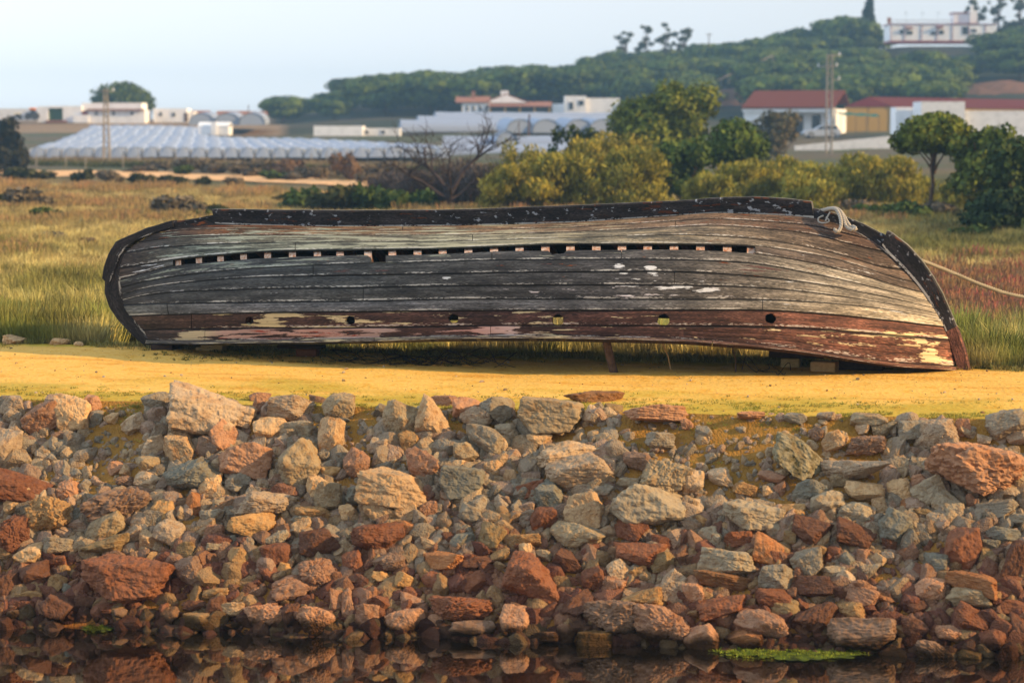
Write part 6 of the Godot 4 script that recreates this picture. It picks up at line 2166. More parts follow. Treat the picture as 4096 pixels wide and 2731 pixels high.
const ROCKS := {
	"a": [
		[1420, 240, 560, 370, "T", 8, "big grey-beige boulder crowning the bank"], [505, 245, 240, 300, "B", -12, "pointed upright beige rock at the top of the bank"], [280, 300, 280, 210, "P", -18, "pink-stained grey rock by the pointed one"],
		[80, 205, 165, 130, "T", 0], [630, 190, 130, 120, "P", 0], [660, 290, 100, 110, "T", 10],
		[760, 300, 95, 85, "B", 0], [925, 335, 185, 130, "T", -25], [680, 395, 95, 70, "T", 0],
		[400, 440, 130, 120, "P", 0], [200, 450, 120, 70, "P", 0], [85, 280, 140, 110, "T", 0],
		[95, 390, 110, 150, "T", 10], [30, 500, 190, 300, "T", 20], [160, 600, 110, 70, "B", 0],
		[150, 770, 430, 240, "R", 8, "long rust-red boulder at the frame's edge below the bare soil"], [1080, 190, 220, 150, "T", -10], [1620, 270, 290, 170, "T", 15],
		[1520, 420, 230, 210, "P", -30], [1210, 120, 110, 70, "T", 0], [1790, 160, 160, 90, "P", 0],
		[1785, 210, 120, 150, "P", 20], [2000, 220, 340, 180, "T", 5, "broad beige rock behind the light slab"], [2190, 180, 130, 100, "P", 0],
		[2330, 220, 240, 210, "B", 0, "square-cut beige block at the top of the bank"], [1860, 365, 240, 170, "B", -8], [2060, 365, 220, 120, "G", 8],
		[2270, 430, 190, 300, "B", 5, "tall tan block beneath the square-cut one"], [1240, 490, 240, 250, "B", 25, "faceted tan rock under the big boulder"], [1060, 490, 180, 170, "T", 0],
		[1020, 610, 180, 120, "B", 10], [790, 640, 110, 100, "P", 0], [880, 665, 100, 80, "B", 30],
		[1020, 720, 200, 110, "T", 12], [1330, 690, 400, 230, "G", -12, "wide greenish-grey rock under the faceted tan one"], [1450, 770, 190, 200, "B", 0],
		[1700, 590, 370, 280, "P", 20, "rounded pinkish-grey boulder with a flat top"], [1650, 730, 220, 150, "T", 0], [1815, 745, 95, 85, "T", 0],
		[2080, 600, 380, 310, "B", -30, "big leaning tan boulder with a pale ridge"], [1950, 440, 130, 100, "T", 0], [2280, 660, 140, 110, "Y", -20],
		[2170, 770, 140, 170, "B", 20], [2270, 830, 210, 210, "B", 0], [1830, 880, 430, 170, "T", 3, "long flat grey slab on the middle of the bank"],
		[860, 730, 140, 80, "P", 0], [460, 800, 170, 170, "P", 0], [810, 890, 470, 240, "P", -20, "knobbly pink and tan boulder in the middle of the bank"],
		[120, 870, 230, 150, "B", -25], [340, 970, 310, 270, "Y", 10, "ochre-patched round boulder beside the knobbly one"], [540, 960, 110, 100, "G", 0],
		[720, 1050, 300, 190, "B", -28], [90, 1090, 280, 270, "R", 0, "craggy orange-red rock at the frame's edge"], [410, 1180, 240, 130, "G", 8],
		[720, 1170, 370, 130, "Y", -6], [200, 1240, 210, 150, "B", -10], [1120, 930, 180, 160, "Y", 0],
		[1090, 830, 90, 90, "B", 0], [1340, 890, 120, 170, "O", 15, "rusty orange stone standing on end"], [1450, 970, 160, 160, "G", 30],
		[1540, 910, 170, 110, "T", 0], [1730, 1035, 340, 170, "Y", -5], [970, 1000, 130, 130, "T", 0],
		[930, 1090, 150, 120, "T", -20], [1020, 1130, 130, 150, "B", 0], [1170, 1080, 220, 180, "T", 25],
		[1280, 1210, 150, 130, "Y", 0], [1470, 1090, 150, 130, "P", 0], [1590, 1140, 110, 80, "G", 0],
		[1490, 1185, 170, 60, "G", 5], [1900, 1110, 140, 150, "G", 30], [2090, 990, 190, 100, "G", 0],
		[2160, 950, 270, 110, "Y", 8], [2080, 1040, 170, 130, "B", -30], [2190, 1150, 300, 200, "R", -10],
		[1640, 1270, 150, 180, "Y", 0], [1900, 1230, 260, 160, "R", 0], [1310, 1350, 230, 220, "P", 0],
		[870, 1400, 630, 330, "R", 6, "huge deep-red boulder low on the bank"], [240, 1370, 230, 170, "R", -10], [390, 1290, 150, 100, "R", 0],
		[460, 1340, 140, 90, "Y", 0], [390, 1430, 130, 120, "Y", 20], [485, 1475, 130, 80, "G", 15],
		[60, 1450, 160, 200, "R", 0], [200, 1510, 190, 90, "Y", 0], [1960, 1340, 110, 120, "Y", 0],
		[2200, 1360, 280, 220, "P", -15, "pitted pink boulder low on the bank"], [1990, 1460, 270, 170, "P", -12], [1480, 1500, 190, 70, "Y", -8],
		[1260, 1510, 80, 70, "B", 0],
	],
	"b": [
		[415, 320, 270, 270, "B", 20, "twin-peaked beige rock on the crest"], [630, 310, 280, 280, "B", 28], [710, 190, 190, 110, "P", 0],
		[860, 220, 220, 150, "P", 0], [930, 290, 240, 150, "T", 12], [1075, 235, 240, 190, "T", 10, "grey-tan block poised on the crest"],
		[980, 440, 300, 210, "G", 15, "smooth blue-grey slab below the poised block"], [1140, 385, 180, 120, "G", 5], [1430, 280, 480, 260, "B", 5, "big golden-edged rock on the crest"],
		[1760, 285, 170, 130, "T", 25], [1750, 155, 430, 110, "O", 2, "flat orange slab lying on the track's edge"], [1880, 235, 130, 110, "Y", -10],
		[2180, 260, 460, 130, "P", 4, "long pink slab sunk in the track's edge"], [1980, 400, 90, 60, "P", 0], [2080, 370, 80, 80, "Y", 0],
		[2190, 460, 200, 150, "T", 0], [1350, 440, 170, 140, "B", 25], [1560, 530, 480, 170, "T", -8, "long grey ledge rock above the pale split boulder"],
		[1640, 660, 480, 270, "T", 0, "pale split boulder with a pink stripe down its face"], [2050, 590, 240, 140, "P", 15], [2230, 710, 340, 280, "B", 20, "rough tan boulder above the long grey one"],
		[850, 540, 180, 170, "B", 0], [780, 620, 160, 100, "B", -20], [460, 450, 150, 150, "Y", -20],
		[250, 490, 170, 110, "T", 0], [110, 610, 200, 200, "P", 25], [550, 620, 260, 220, "P", 30],
		[340, 780, 530, 290, "B", 12, "broad sunlit beige boulder in the middle of the bank"], [820, 740, 330, 240, "G", 5, "blue-grey boulder next to the broad sunlit one"], [1050, 640, 160, 120, "B", 0],
		[1130, 580, 150, 90, "B", 12], [1230, 600, 90, 70, "B", 0], [1160, 700, 110, 110, "B", 0],
		[1040, 770, 110, 90, "B", 25], [1320, 790, 200, 130, "R", -20], [1430, 830, 210, 230, "G", 20, "smooth pale green-grey stone above the perched one"],
		[1670, 930, 290, 280, "B", 0, "round tan boulder perched on a flat slab"], [1790, 780, 200, 110, "T", 0], [1980, 745, 190, 80, "G", 0],
		[2100, 900, 520, 290, "G", 14, "long lichen-grey boulder leaning down the bank"], [1630, 1110, 390, 200, "B", 6, "flat tan slab under the perched boulder"], [1990, 1050, 240, 190, "R", 30],
		[890, 955, 180, 160, "G", 10], [600, 920, 150, 120, "P", 0], [440, 940, 170, 150, "B", -10],
		[265, 940, 290, 150, "B", 35, "long tan stone lying slantwise"], [130, 840, 210, 160, "G", 0], [40, 950, 120, 130, "B", 0],
		[450, 1050, 150, 110, "O", 0], [250, 1120, 370, 210, "R", -5, "red-brown boulder streaked with tan"], [260, 1210, 150, 150, "P", 20],
		[610, 1170, 150, 90, "B", 12], [740, 1130, 110, 110, "R", 0], [830, 1140, 190, 120, "G", -15, "pale green-grey wedge among red stones"],
		[850, 1070, 120, 90, "G", 0], [1020, 1110, 210, 200, "Y", 15], [1130, 1010, 90, 140, "Y", 0],
		[1230, 1090, 110, 70, "R", 0], [1390, 1000, 190, 200, "R", 0], [1270, 1140, 220, 100, "Y", -5],
		[1270, 1220, 100, 140, "B", -10], [1390, 1240, 120, 90, "B", 0], [700, 1280, 320, 140, "O", 5, "oblong rust-orange rock low on the bank"],
		[740, 1330, 120, 120, "P", -20], [940, 1300, 240, 110, "R", -12], [1100, 1240, 150, 90, "Y", -25],
		[360, 1290, 220, 150, "P", -15], [80, 1290, 160, 180, "R", 0], [270, 1400, 140, 100, "Y", 8],
		[430, 1420, 130, 120, "Y", 30], [640, 1420, 190, 130, "R", 30], [910, 1430, 200, 150, "R", -20],
		[1360, 1410, 560, 320, "R", 22, "great red wedge-shaped boulder low on the bank"], [1560, 1280, 220, 150, "R", 25], [1740, 1260, 140, 110, "P", 30],
		[1740, 1400, 180, 190, "R", 0], [2040, 1230, 380, 180, "R", 5], [2210, 1140, 170, 110, "R", 20],
		[2210, 1290, 190, 150, "Y", -20], [1910, 1340, 180, 150, "T", 25], [2040, 1370, 150, 100, "Y", -25],
		[1870, 1440, 200, 90, "P", 10], [2290, 1450, 200, 240, "T", 15, "rounded taupe boulder low on the bank"],
	],
	"c": [
		[780, 295, 160, 80, "T", 10], [990, 280, 140, 60, "T", 0], [1280, 310, 280, 110, "B", 0],
		[460, 275, 220, 60, "P", 0], [350, 355, 100, 60, "T", 0], [300, 400, 90, 70, "P", 0],
		[140, 390, 130, 90, "T", 0], [30, 340, 90, 90, "P", 0], [460, 440, 80, 60, "T", 0],
		[600, 420, 60, 80, "T", 0], [920, 400, 110, 100, "P", 20], [1035, 455, 180, 140, "B", -20],
		[1240, 370, 110, 80, "T", 0], [1400, 380, 180, 110, "B", -10], [1260, 480, 290, 140, "P", 0, "pinkish rock with an orange face near the crest"],
		[1610, 380, 260, 150, "T", 0], [1760, 415, 320, 240, "T", -5, "tan boulder with an orange side near the crest"], [1920, 360, 130, 130, "P", 0],
		[2230, 340, 290, 200, "G", -10, "dark grey rounded rock on the crest"], [2310, 430, 170, 110, "T", 0], [2080, 440, 110, 70, "T", 0],
		[2030, 650, 760, 360, "P", 10, "largest boulder of the bank, rough pink with a dark overhang"], [1510, 610, 110, 100, "G", 0], [1610, 610, 90, 100, "G", 10],
		[1580, 540, 100, 70, "T", 0], [790, 565, 420, 230, "M", 38, "mossy dark slab tilted down the bank"], [490, 575, 90, 80, "P", 0],
		[1230, 660, 520, 150, "T", 0, "long low grey rock behind the pale cube"], [1100, 710, 190, 150, "B", -5, "pale cube-like block on the slope"], [880, 790, 260, 160, "G", -8],
		[1000, 890, 240, 200, "G", -25], [1250, 800, 290, 140, "B", 8], [1500, 790, 190, 170, "B", 0],
		[1700, 810, 240, 200, "G", -25, "blue-grey rock under the largest boulder"], [1830, 880, 210, 170, "G", 20], [1630, 730, 130, 110, "P", 0],
		[1980, 870, 110, 100, "P", 30], [2160, 920, 290, 130, "T", -8], [2320, 1000, 200, 110, "G", -8],
		[430, 780, 190, 90, "Y", 10], [620, 700, 200, 80, "P", 10], [690, 780, 100, 90, "P", -30],
		[600, 800, 110, 90, "B", 0], [260, 700, 180, 140, "T", 0], [60, 740, 180, 190, "T", 0],
		[310, 780, 80, 70, "T", 0], [480, 970, 440, 210, "G", 8, "dark flat-sided grey boulder with a sunlit ridge"], [770, 930, 170, 130, "Y", -20],
		[1180, 945, 250, 150, "G", -10], [1280, 1000, 110, 90, "P", 20], [1480, 1045, 270, 260, "G", 10, "blocky blue-grey boulder with a lit edge"],
		[1350, 890, 120, 140, "B", 0], [1540, 890, 100, 90, "O", 20], [1650, 950, 150, 70, "Y", 0],
		[1720, 1000, 80, 120, "T", 0], [1650, 1040, 80, 80, "T", 0], [865, 1070, 280, 210, "R", 20, "dull red boulder under the cube-like block"],
		[1190, 1090, 300, 190, "R", 10, "dull purple-red boulder beside the blocky one"], [640, 1060, 170, 90, "G", -15], [740, 1130, 110, 130, "Y", 0],
		[400, 1130, 240, 120, "R", -8], [590, 1200, 220, 230, "O", 10, "orange-red boulder over the striped slab"], [200, 1100, 180, 140, "G", 20],
		[120, 1000, 120, 90, "Y", 30], [330, 1055, 110, 80, "Y", 0], [60, 900, 170, 120, "T", 0],
		[300, 1300, 420, 210, "G", 8, "striped grey and cream slab low on the bank"], [865, 1290, 230, 200, "G", -22], [650, 1390, 270, 190, "T", 5],
		[1040, 1350, 160, 90, "G", -15], [1130, 1280, 130, 110, "G", 30], [1240, 1240, 110, 100, "P", 10],
		[1040, 1220, 110, 90, "R", 0], [1300, 1350, 160, 100, "G", -10], [1350, 1270, 110, 100, "B", 0],
		[1120, 1400, 130, 110, "T", 30], [1740, 1290, 200, 140, "G", 0], [1930, 1180, 240, 300, "R", 10, "tall red boulder under the largest one"],
		[2230, 1100, 260, 100, "G", 8], [2140, 1170, 210, 80, "G", 8], [2100, 1260, 170, 140, "Y", 0],
		[2300, 1280, 180, 300, "R", 10, "tall red rock at the frame's edge"], [2010, 1430, 390, 150, "O", 14, "long orange slab sloping down"], [1980, 1525, 320, 130, "B", 5, "pale flat-topped slab under the orange one"],
		[250, 1405, 420, 120, "O", 12, "orange and pink slab under the striped one"], [70, 1480, 200, 200, "P", 20], [920, 1455, 290, 160, "R", 5],
		[1230, 1490, 260, 160, "P", 15], [1430, 1180, 100, 120, "R", 0], [1690, 1120, 90, 70, "G", 0],
	],
	"d": [
		[400, 420, 210, 260, "R", -28, "upright red rock at the waterline"], [590, 350, 150, 130, "R", 0], [870, 340, 140, 120, "R", 0],
		[760, 390, 190, 100, "R", 0], [830, 440, 110, 90, "P", 0], [15, 420, 60, 130, "O", 0],
		[160, 380, 190, 60, "R", 0], [120, 450, 160, 80, "P", 0], [520, 500, 110, 60, "Y", 0],
		[620, 430, 80, 50, "P", 0], [1070, 430, 80, 90, "B", 0], [1170, 450, 150, 130, "O", 0],
		[1370, 490, 250, 130, "Y", 10], [1600, 410, 190, 110, "B", 5], [1680, 360, 110, 80, "Y", 0],
		[1500, 390, 170, 160, "R", 0], [1830, 460, 290, 190, "P", -8], [1600, 520, 150, 60, "P", 0],
		[2000, 450, 150, 180, "R", 0], [2170, 490, 280, 200, "P", 20, "pitted pink boulder half in shadow at the waterline"], [2325, 350, 120, 170, "P", 0],
		[1000, 390, 90, 70, "G", 0], [1330, 385, 160, 80, "R", 0],
	],
	"e": [
		[190, 450, 190, 170, "P", 0], [435, 480, 280, 170, "P", 0, "speckled mauve-brown boulder at the waterline"], [490, 345, 180, 110, "P", 5],
		[840, 400, 470, 220, "R", -5, "low jagged red rock just above the water"], [910, 545, 330, 130, "P", 0], [1190, 490, 220, 250, "P", 12, "white-mottled pink rock standing at the waterline"],
		[1630, 370, 290, 130, "R", -38], [1400, 600, 230, 80, "P", 0], [1550, 580, 130, 150, "P", 0],
		[1750, 620, 280, 150, "Y", 0, "yellow-grey block at the water's edge"], [1900, 460, 500, 240, "P", 5, "long knobbly pink boulder above the yellow-grey block"], [2220, 520, 420, 270, "P", 12, "deeply furrowed pink boulder at the waterline"],
		[570, 420, 80, 70, "Y", 0], [40, 360, 90, 220, "P", 0], [650, 490, 130, 120, "P", 25],
		[1480, 470, 90, 80, "P", 0], [1340, 450, 120, 60, "P", 25], [2080, 340, 340, 140, "Y", -12],
		[1965, 365, 120, 80, "Y", -30],
	],
	"f": [
		[130, 610, 280, 220, "P", 0, "square pink rock at the waterline beside the weed"], [430, 610, 280, 150, "O", -5], [270, 380, 360, 160, "R", -20],
		[550, 510, 400, 200, "P", 15, "big dull brown boulder above the green weed"], [710, 400, 210, 150, "Y", 15], [640, 330, 280, 140, "R", 0],
		[930, 460, 330, 190, "R", -42, "bright red leaning rock above the green weed"], [1170, 420, 230, 140, "Y", 8], [1240, 310, 230, 160, "P", 25],
		[1400, 330, 160, 80, "O", 20], [1240, 575, 500, 230, "P", -3, "massive tan and purple boulder at the waterline"], [1590, 540, 210, 150, "R", 20],
		[1450, 475, 220, 90, "R", 12], [1990, 480, 280, 180, "R", 30], [2130, 620, 180, 170, "R", 0],
		[1850, 580, 210, 130, "P", 0], [1740, 715, 290, 170, "P", 10, "dark-footed pink boulder standing in the water"], [1460, 720, 220, 140, "P", 0],
		[1980, 745, 200, 120, "B", 0], [2240, 730, 140, 160, "R", 0], [730, 675, 180, 70, "P", 0],
		[2200, 480, 130, 100, "Y", 0], [2310, 530, 110, 190, "R", 0], [2260, 390, 200, 100, "R", 0],
		[1700, 275, 230, 180, "P", 0], [1620, 390, 160, 110, "R", 0],
	],
}
const STONE := {
	"T": ["grey-tan", 188, 170, 146], "G": ["blue-grey", 160, 152, 134], "B": ["warm beige", 208, 178, 138], "P": ["pinkish brown", 178, 138, 112],
	"R": ["rust-red", 130, 86, 66], "O": ["orange", 172, 121, 82], "Y": ["ochre", 182, 148, 102], "M": ["mossy dark", 150, 138, 104],
}
var ico := {}
var stone_shapes := []
var stone_mats := {}


func ico_sphere(level: int) -> Array:
	if ico.has(level):
		return ico[level]
	var out := []
	if level == 0:
		var g := (1.0 + sqrt(5.0)) / 2.0
		var v := []
		for s in [-1.0, 1.0]:
			for t in [-g, g]:
				v.append(Vector3(0, s, t).normalized())
				v.append(Vector3(s, t, 0).normalized())
				v.append(Vector3(t, 0, s).normalized())
		var f := []
		for a in 12:
			for b in range(a + 1, 12):
				for c in range(b + 1, 12):
					var e := 1.12
					if v[a].distance_to(v[b]) < e and v[b].distance_to(v[c]) < e and v[a].distance_to(v[c]) < e:
						var n: Vector3 = (v[c] - v[a]).cross(v[b] - v[a])
						f.append([a, b, c] if n.dot(v[a]) > 0.0 else [a, c, b])
		out = [v, f]
	else:
		var low := ico_sphere(level - 1)
		var v: Array = low[0].duplicate()
		var mids := {}
		var f := []
		for t in low[1]:
			var m := []
			for k in 3:
				var a: int = t[k]
				var b: int = t[(k + 1) % 3]
				var key := mini(a, b) * 100000 + maxi(a, b)
				if not mids.has(key):
					mids[key] = v.size()
					v.append(((v[a] + v[b]) as Vector3).normalized())
				m.append(mids[key])
			f.append([t[0], m[0], m[2]])
			f.append([t[1], m[1], m[0]])
			f.append([t[2], m[2], m[1]])
			f.append([m[0], m[1], m[2]])
		out = [v, f]
	ico[level] = out
	return out


func stone_mesh(seed_: int, level: int, hard: float, rough: float, pit: float) -> ArrayMesh:
	var r := RandomNumberGenerator.new()
	r.seed = seed_
	var planes := []
	for k in 12:
		var n := Vector3(r.randfn(), r.randfn(), r.randfn()).normalized()
		planes.append([n, r.randf_range(0.6, 1.0)])
	for a in [Vector3.RIGHT, Vector3.LEFT, Vector3.UP, Vector3.DOWN, Vector3.BACK, Vector3.FORWARD]:
		planes.append([(a + Vector3(r.randfn(), r.randfn(), r.randfn()) * 0.22).normalized(), r.randf_range(0.72, 0.95)])
	var s := ico_sphere(level)
	var m := MB.new()
	var lo := Vector3.ONE * 1e9
	var hi := -lo
	var pts := []
	var off := Vector3(r.randf(), r.randf(), r.randf()) * 50.0
	for p in s[0]:
		var sum := 0.0
		for q in planes:
			var d: float = (q[0] as Vector3).dot(p)
			if d > 0.1:
				sum += pow(d / q[1], hard)
		var rad := pow(sum, -1.0 / hard)
		var at: Vector3 = p * 1.0 + off
		rad *= 1.0 + rough * fnoise.get_noise_3d(at.x * 1.7, at.y * 1.7, at.z * 1.7) + rough * 0.6 * fnoise.get_noise_3d(at.x * 6.0, at.y * 6.0, at.z * 6.0)
		if hard > 30.0:      # bedded stone: ledges across the grain
			rad *= 1.0 + 0.05 * (absf(fposmod(at.y * 4.0 + 0.6 * fnoise.get_noise_3d(at.x, at.y, at.z), 1.0) - 0.5) - 0.25)
		if pit > 0.0:
			rad *= 1.0 - pit * absf(fnoise.get_noise_3d(at.x * 3.4 + 9.0, at.y * 3.4, at.z * 3.4))
		var x: Vector3 = p * rad
		pts.append(x)
		lo = lo.min(x)
		hi = hi.max(x)
	var mid := (lo + hi) / 2.0
	var ext := hi - lo
	for t in s[1]:      # each little face its own, so that broken edges stay crisp
		var c3: Vector3 = (pts[t[0]] + pts[t[1]] + pts[t[2]]) / 3.0 + off
		var stain := smoothstep(0.0, 0.4, fnoise.get_noise_3d(c3.x * 1.3, c3.y * 1.3, c3.z * 1.3))
		var pale := smoothstep(0.12, 0.45, fnoise.get_noise_3d(c3.x * 2.1 + 20.0, c3.y * 2.1, c3.z * 2.1))
		m.col = Color(0.92, 0.92, 0.92).lerp(Color(0.78, 0.64, 0.50), stain * 0.7).lerp(Color(1.0, 0.98, 0.93), pale)
		var i := m.p((pts[t[0]] - mid) / ext)
		m.p((pts[t[1]] - mid) / ext)
		m.p((pts[t[2]] - mid) / ext)
		m.tri(i, i + 1, i + 2)
	return m.mesh()


func stone_materials() -> void:
	var a := ramp_tex(512, 401, 0.012, [srgb(150, 146, 140), srgb(206, 202, 196), srgb(240, 236, 228), srgb(188, 180, 172), srgb(255, 250, 240)], 0.42, 5)
	var b := ramp_tex(512, 431, 0.02, [srgb(120, 112, 108), srgb(190, 180, 172), srgb(248, 240, 230), srgb(170, 150, 140), srgb(236, 224, 212)], 0.45, 5)
	var mossy := ramp_tex(512, 461, 0.012, [srgb(40, 38, 24), srgb(66, 60, 34), srgb(150, 142, 118), srgb(176, 166, 140), srgb(206, 194, 164)], 0.3, 5)
	var bump := bump_tex(512, 441, 0.016, 6)
	for k in STONE:
		for v in 3:
			var c: Array = STONE[k]
			var f: float = [0.9, 1.0, 1.1][v]
			var m := tri_mat(mossy if k == "M" else (a if v != 1 else b), 0.75 + 0.1 * v, 0.92, bump, 3.0)
			c = [c[0], lerpf(c[1], 150.0, 0.14), lerpf(c[2], 132.0, 0.14), lerpf(c[3], 110.0, 0.14)]
			m.albedo_color = Color(minf(1.0, c[1] / 255.0 * f * (1.0 + 0.03 * (v - 1))), minf(1.0, c[2] / 255.0 * f), minf(1.0, c[3] / 255.0 * f * (1.0 - 0.03 * (v - 1))))
			if k == "M":
				m.albedo_color = Color(0.92, 0.9, 0.86)
			m.vertex_color_use_as_albedo = true
			stone_mats[k + str(v)] = m


func on_bank(px: float, py: float) -> Vector3:
	var d := ray(px, py)
	var o := Vector3(0, EYE, 0)
	var t := 17.0
	while t < 45.0:
		var p := o + d * t
		if p.y < height(p.x, p.z):
			break
		t += 0.15
	var lo := t - 0.15
	var hi := t
	for k in 8:
		var m := (lo + hi) / 2.0
		var p := o + d * m
		if p.y < height(p.x, p.z):
			hi = m
		else:
			lo = m
	return o + d * hi


func short_name(l: String) -> String:
	for cut in [" crowning", " at the", " by the", " low on", " low ", " in the", " on the", " beneath", " behind", " beside", " under", " above", " with", " below", " of the", " near", " next to", " poised", " among", " lying", " sunk", " standing", " half in", " just ", " over ", " leaning", " sloping", " tilted", " perched"]:
		var i := l.find(cut)
		if i > 0:
			l = l.substr(0, i)
	return l


func build_rocks() -> void:
	stone_materials()
	for k in 30:
		var kind := k % 5
		stone_shapes.append(stone_mesh(700 + k, 4 if k < 20 else 3, [34.0, 24.0, 44.0, 20.0, 10.0][kind], [0.09, 0.12, 0.08, 0.11, 0.16][kind], [0.0, 0.04, 0.0, 0.02, 0.20][kind]))
	var rows := []
	var corner := {"a": [0.0, 1500.0], "b": [1366.0, 1500.0], "c": [2732.0, 1500.0], "d": [0.0, 2200.0], "e": [1366.0, 2200.0], "f": [2732.0, 2200.0]}
	for z in corner:
		for r in ROCKS[z]:
			rows.append({"x": corner[z][0] + r[0] / 1.722, "y": corner[z][1] + r[1] / 1.722, "w": r[2] / 1.722, "h": r[3] / 1.722, "k": r[4], "a": r[5], "l": r[6] if r.size() > 6 else ""})
	rows.sort_custom(func(p, q): return p.w * p.h > q.w * q.h)
	rows = rows.slice(0, 308)
	var heroes := rows.filter(func(p): return p.l != "")
	var taken := {}
	var r := RandomNumberGenerator.new()
	r.seed = 99
	for i in rows.size():
		var p: Dictionary = rows[i]
		var label: String = p.l
		var group := "stones of the bank"
		if label == "":
			var size := sqrt(p.w * p.h)
			var shape: String = "flat" if p.w > p.h * 1.75 else ("upright" if p.h > p.w * 1.12 else "chunky")
			var what := "%s %s %s stone" % ["small" if size < 66 else ("mid-sized" if size < 100 else "large"), STONE[p.k][0], shape]
			var near := heroes.duplicate()
			near.sort_custom(func(a, b): return Vector2(a.x - p.x, a.y - p.y).length() < Vector2(b.x - p.x, b.y - p.y).length())
			for hero in near:
				var d := Vector2((p.x - hero.x) / hero.w, (p.y - hero.y) / hero.h)
				var where := ""
				if absf(d.x) < absf(d.y) * 0.5:
					where = "below" if d.y > 0 else "above"
				elif absf(d.y) < absf(d.x) * 0.5:
					where = "on the sunny side of" if d.x > 0 else "on the shady side of"
				else:
					where = ("downslope " if d.y > 0 else "upslope ") + ("and sunward of" if d.x > 0 else "and shadeward of")
				label = "%s %s the %s" % [what, where, short_name(hero.l)]
				if not taken.has(label):
					break
		taken[label] = true
		var at := on_bank(p.x, p.y + p.h * 0.12)
		var dist := Vector3(at.x, at.y - EYE, at.z).length()
		var w: float = p.w * dist / FP * 0.99
		var h: float = p.h * dist / FP * 1.0
		var deep := clampf((w + h) * 0.42, minf(w, h) * 0.8, maxf(w, h))
		var toward := (Vector3(0, EYE, 0) - at).normalized()
		at += toward * deep * 0.24 + Vector3(0, h * 0.10, 0)
		var face := Basis.looking_at(-toward)
		var b := face * Basis(Vector3(0, 0, 1), -deg_to_rad(p.a)) * Basis(Vector3.UP, r.randf_range(-0.45, 0.45))
		var pick: int = r.randi() % 30
		if p.l != "" and p.w * p.h > 9000.0:
			pick = r.randi() % 20
		if "knobbly" in p.l or "furrowed" in p.l or "pitted" in p.l or "jagged" in p.l or "rough" in p.l or "craggy" in p.l:
			pick = [4, 9, 14, 19][r.randi() % 4]
		elif pick % 5 == 4 and p.k != "P":
			pick = (pick + 1) % 30
		var turn: Basis = [Basis(), Basis(Vector3.UP, PI), Basis(Vector3.RIGHT, PI), Basis(Vector3.BACK, PI)][r.randi() % 4]
		var xf := Transform3D(b * Basis.from_scale(Vector3(w, h, deep)) * turn, at)
		var mesh_: ArrayMesh = stone_shapes[pick]
		if at.y - h * 0.5 < WATER + 0.16:
			mesh_ = wetted(mesh_, xf)
		var o := put("boulder" if p.l != "" else "rock", mesh_, stone_mats[p.k + str(r.randi() % 3)], null, xf)
		tag(o, label, "rock", group)
	fill_stones()


func wetted(m: ArrayMesh, xf: Transform3D) -> ArrayMesh:       # dark wet foot and weed line at the water
	var arr := m.surface_get_arrays(0)
	var v: PackedVector3Array = arr[Mesh.ARRAY_VERTEX]
	var c := PackedColorArray()
	var was: PackedColorArray = arr[Mesh.ARRAY_COLOR]
	for i in v.size():
		var q := xf * v[i]
		var t := smoothstep(0.04, 0.15, q.y - WATER - 0.08 * fnoise.get_noise_2d(q.x * 2.0, q.z * 2.0) - 0.05)
		c.append(Color(0.13, 0.115, 0.08).lerp(was[i], t))
	arr[Mesh.ARRAY_COLOR] = c
	var out := ArrayMesh.new()
	out.add_surface_from_arrays(Mesh.PRIMITIVE_TRIANGLES, arr)
	return out


func fill_stones() -> void:
	var small := []
	for k in 6:
		small.append(stone_mesh(900 + k, 2, [30.0, 20.0, 40.0, 18.0, 36.0, 16.0][k], 0.06, 0.0))
	var where := [[], [], [], [], [], []]
	var cols := [[], [], [], [], [], []]
	var r := RandomNumberGenerator.new()
	r.seed = 31
	for n in 19500:
		var x := r.randf_range(-10.6, 10.6)
		var s := r.randf_range(0.0, 1.06)
		var zn := line_z(near_a, near_b, x)
		var z := lerpf(zn, line_z(wet_a, wet_b, x), s)
		var qx := 1176.0 + x / -z * 5200.0
		var bare := s < 0.42 and ((qx > 190.0 and qx < 330.0) or (qx > 1430.0 and qx < 2040.0) or (qx > 780.0 and qx < 860.0))
		var keep := 0.95
		if s < 0.13:
			keep = 0.3
		if r.randf() > keep:
			continue
		var size := 0.04 + 0.09 * r.randf() + 0.19 * pow(r.randf(), 3.5)
		if bare:
			size *= 0.5
		var y := height(x, z)
		var k := r.randi() % 6
		var b := Basis.from_euler(Vector3(r.randf() * TAU, r.randf() * TAU, r.randf() * TAU))
		where[k].append(Transform3D(b * Basis.from_scale(Vector3(size * r.randf_range(0.9, 1.5), size * r.randf_range(0.55, 0.9), size)), Vector3(x, y + size * 0.1 - 0.03, z)))
		var red := smoothstep(0.46, 0.80, s + 0.3 * fnoise.get_noise_2d(x * 0.6, z) + r.randf_range(-0.15, 0.15))
		var c: Color = [Color(0.42, 0.35, 0.26), Color(0.34, 0.305, 0.24), Color(0.50, 0.39, 0.25), Color(0.43, 0.32, 0.24)][r.randi() % 4]
		var c2: Color = [Color(0.26, 0.125, 0.08), Color(0.32, 0.18, 0.115), Color(0.38, 0.26, 0.14), Color(0.20, 0.095, 0.068)][r.randi() % 4]
		c = c.lerp(c2, red) * r.randf_range(0.75, 1.15)
		if y < WATER + 0.12:
			c = c * 0.35
		cols[k].append(Color(c.r, c.g, c.b))
	var m := tri_mat(stone_mats["T1"].albedo_texture, 1.2, 0.92, M.fine_bump, 1.5)
	m.vertex_color_use_as_albedo = true
	for k in 6:
		scatter("rubble", small[k], m, where[k], cols[k], "small loose stones filling the gaps between the boulders of the bank", "rubble")


# ---------------------------------------------------------------- ropes, props, weed

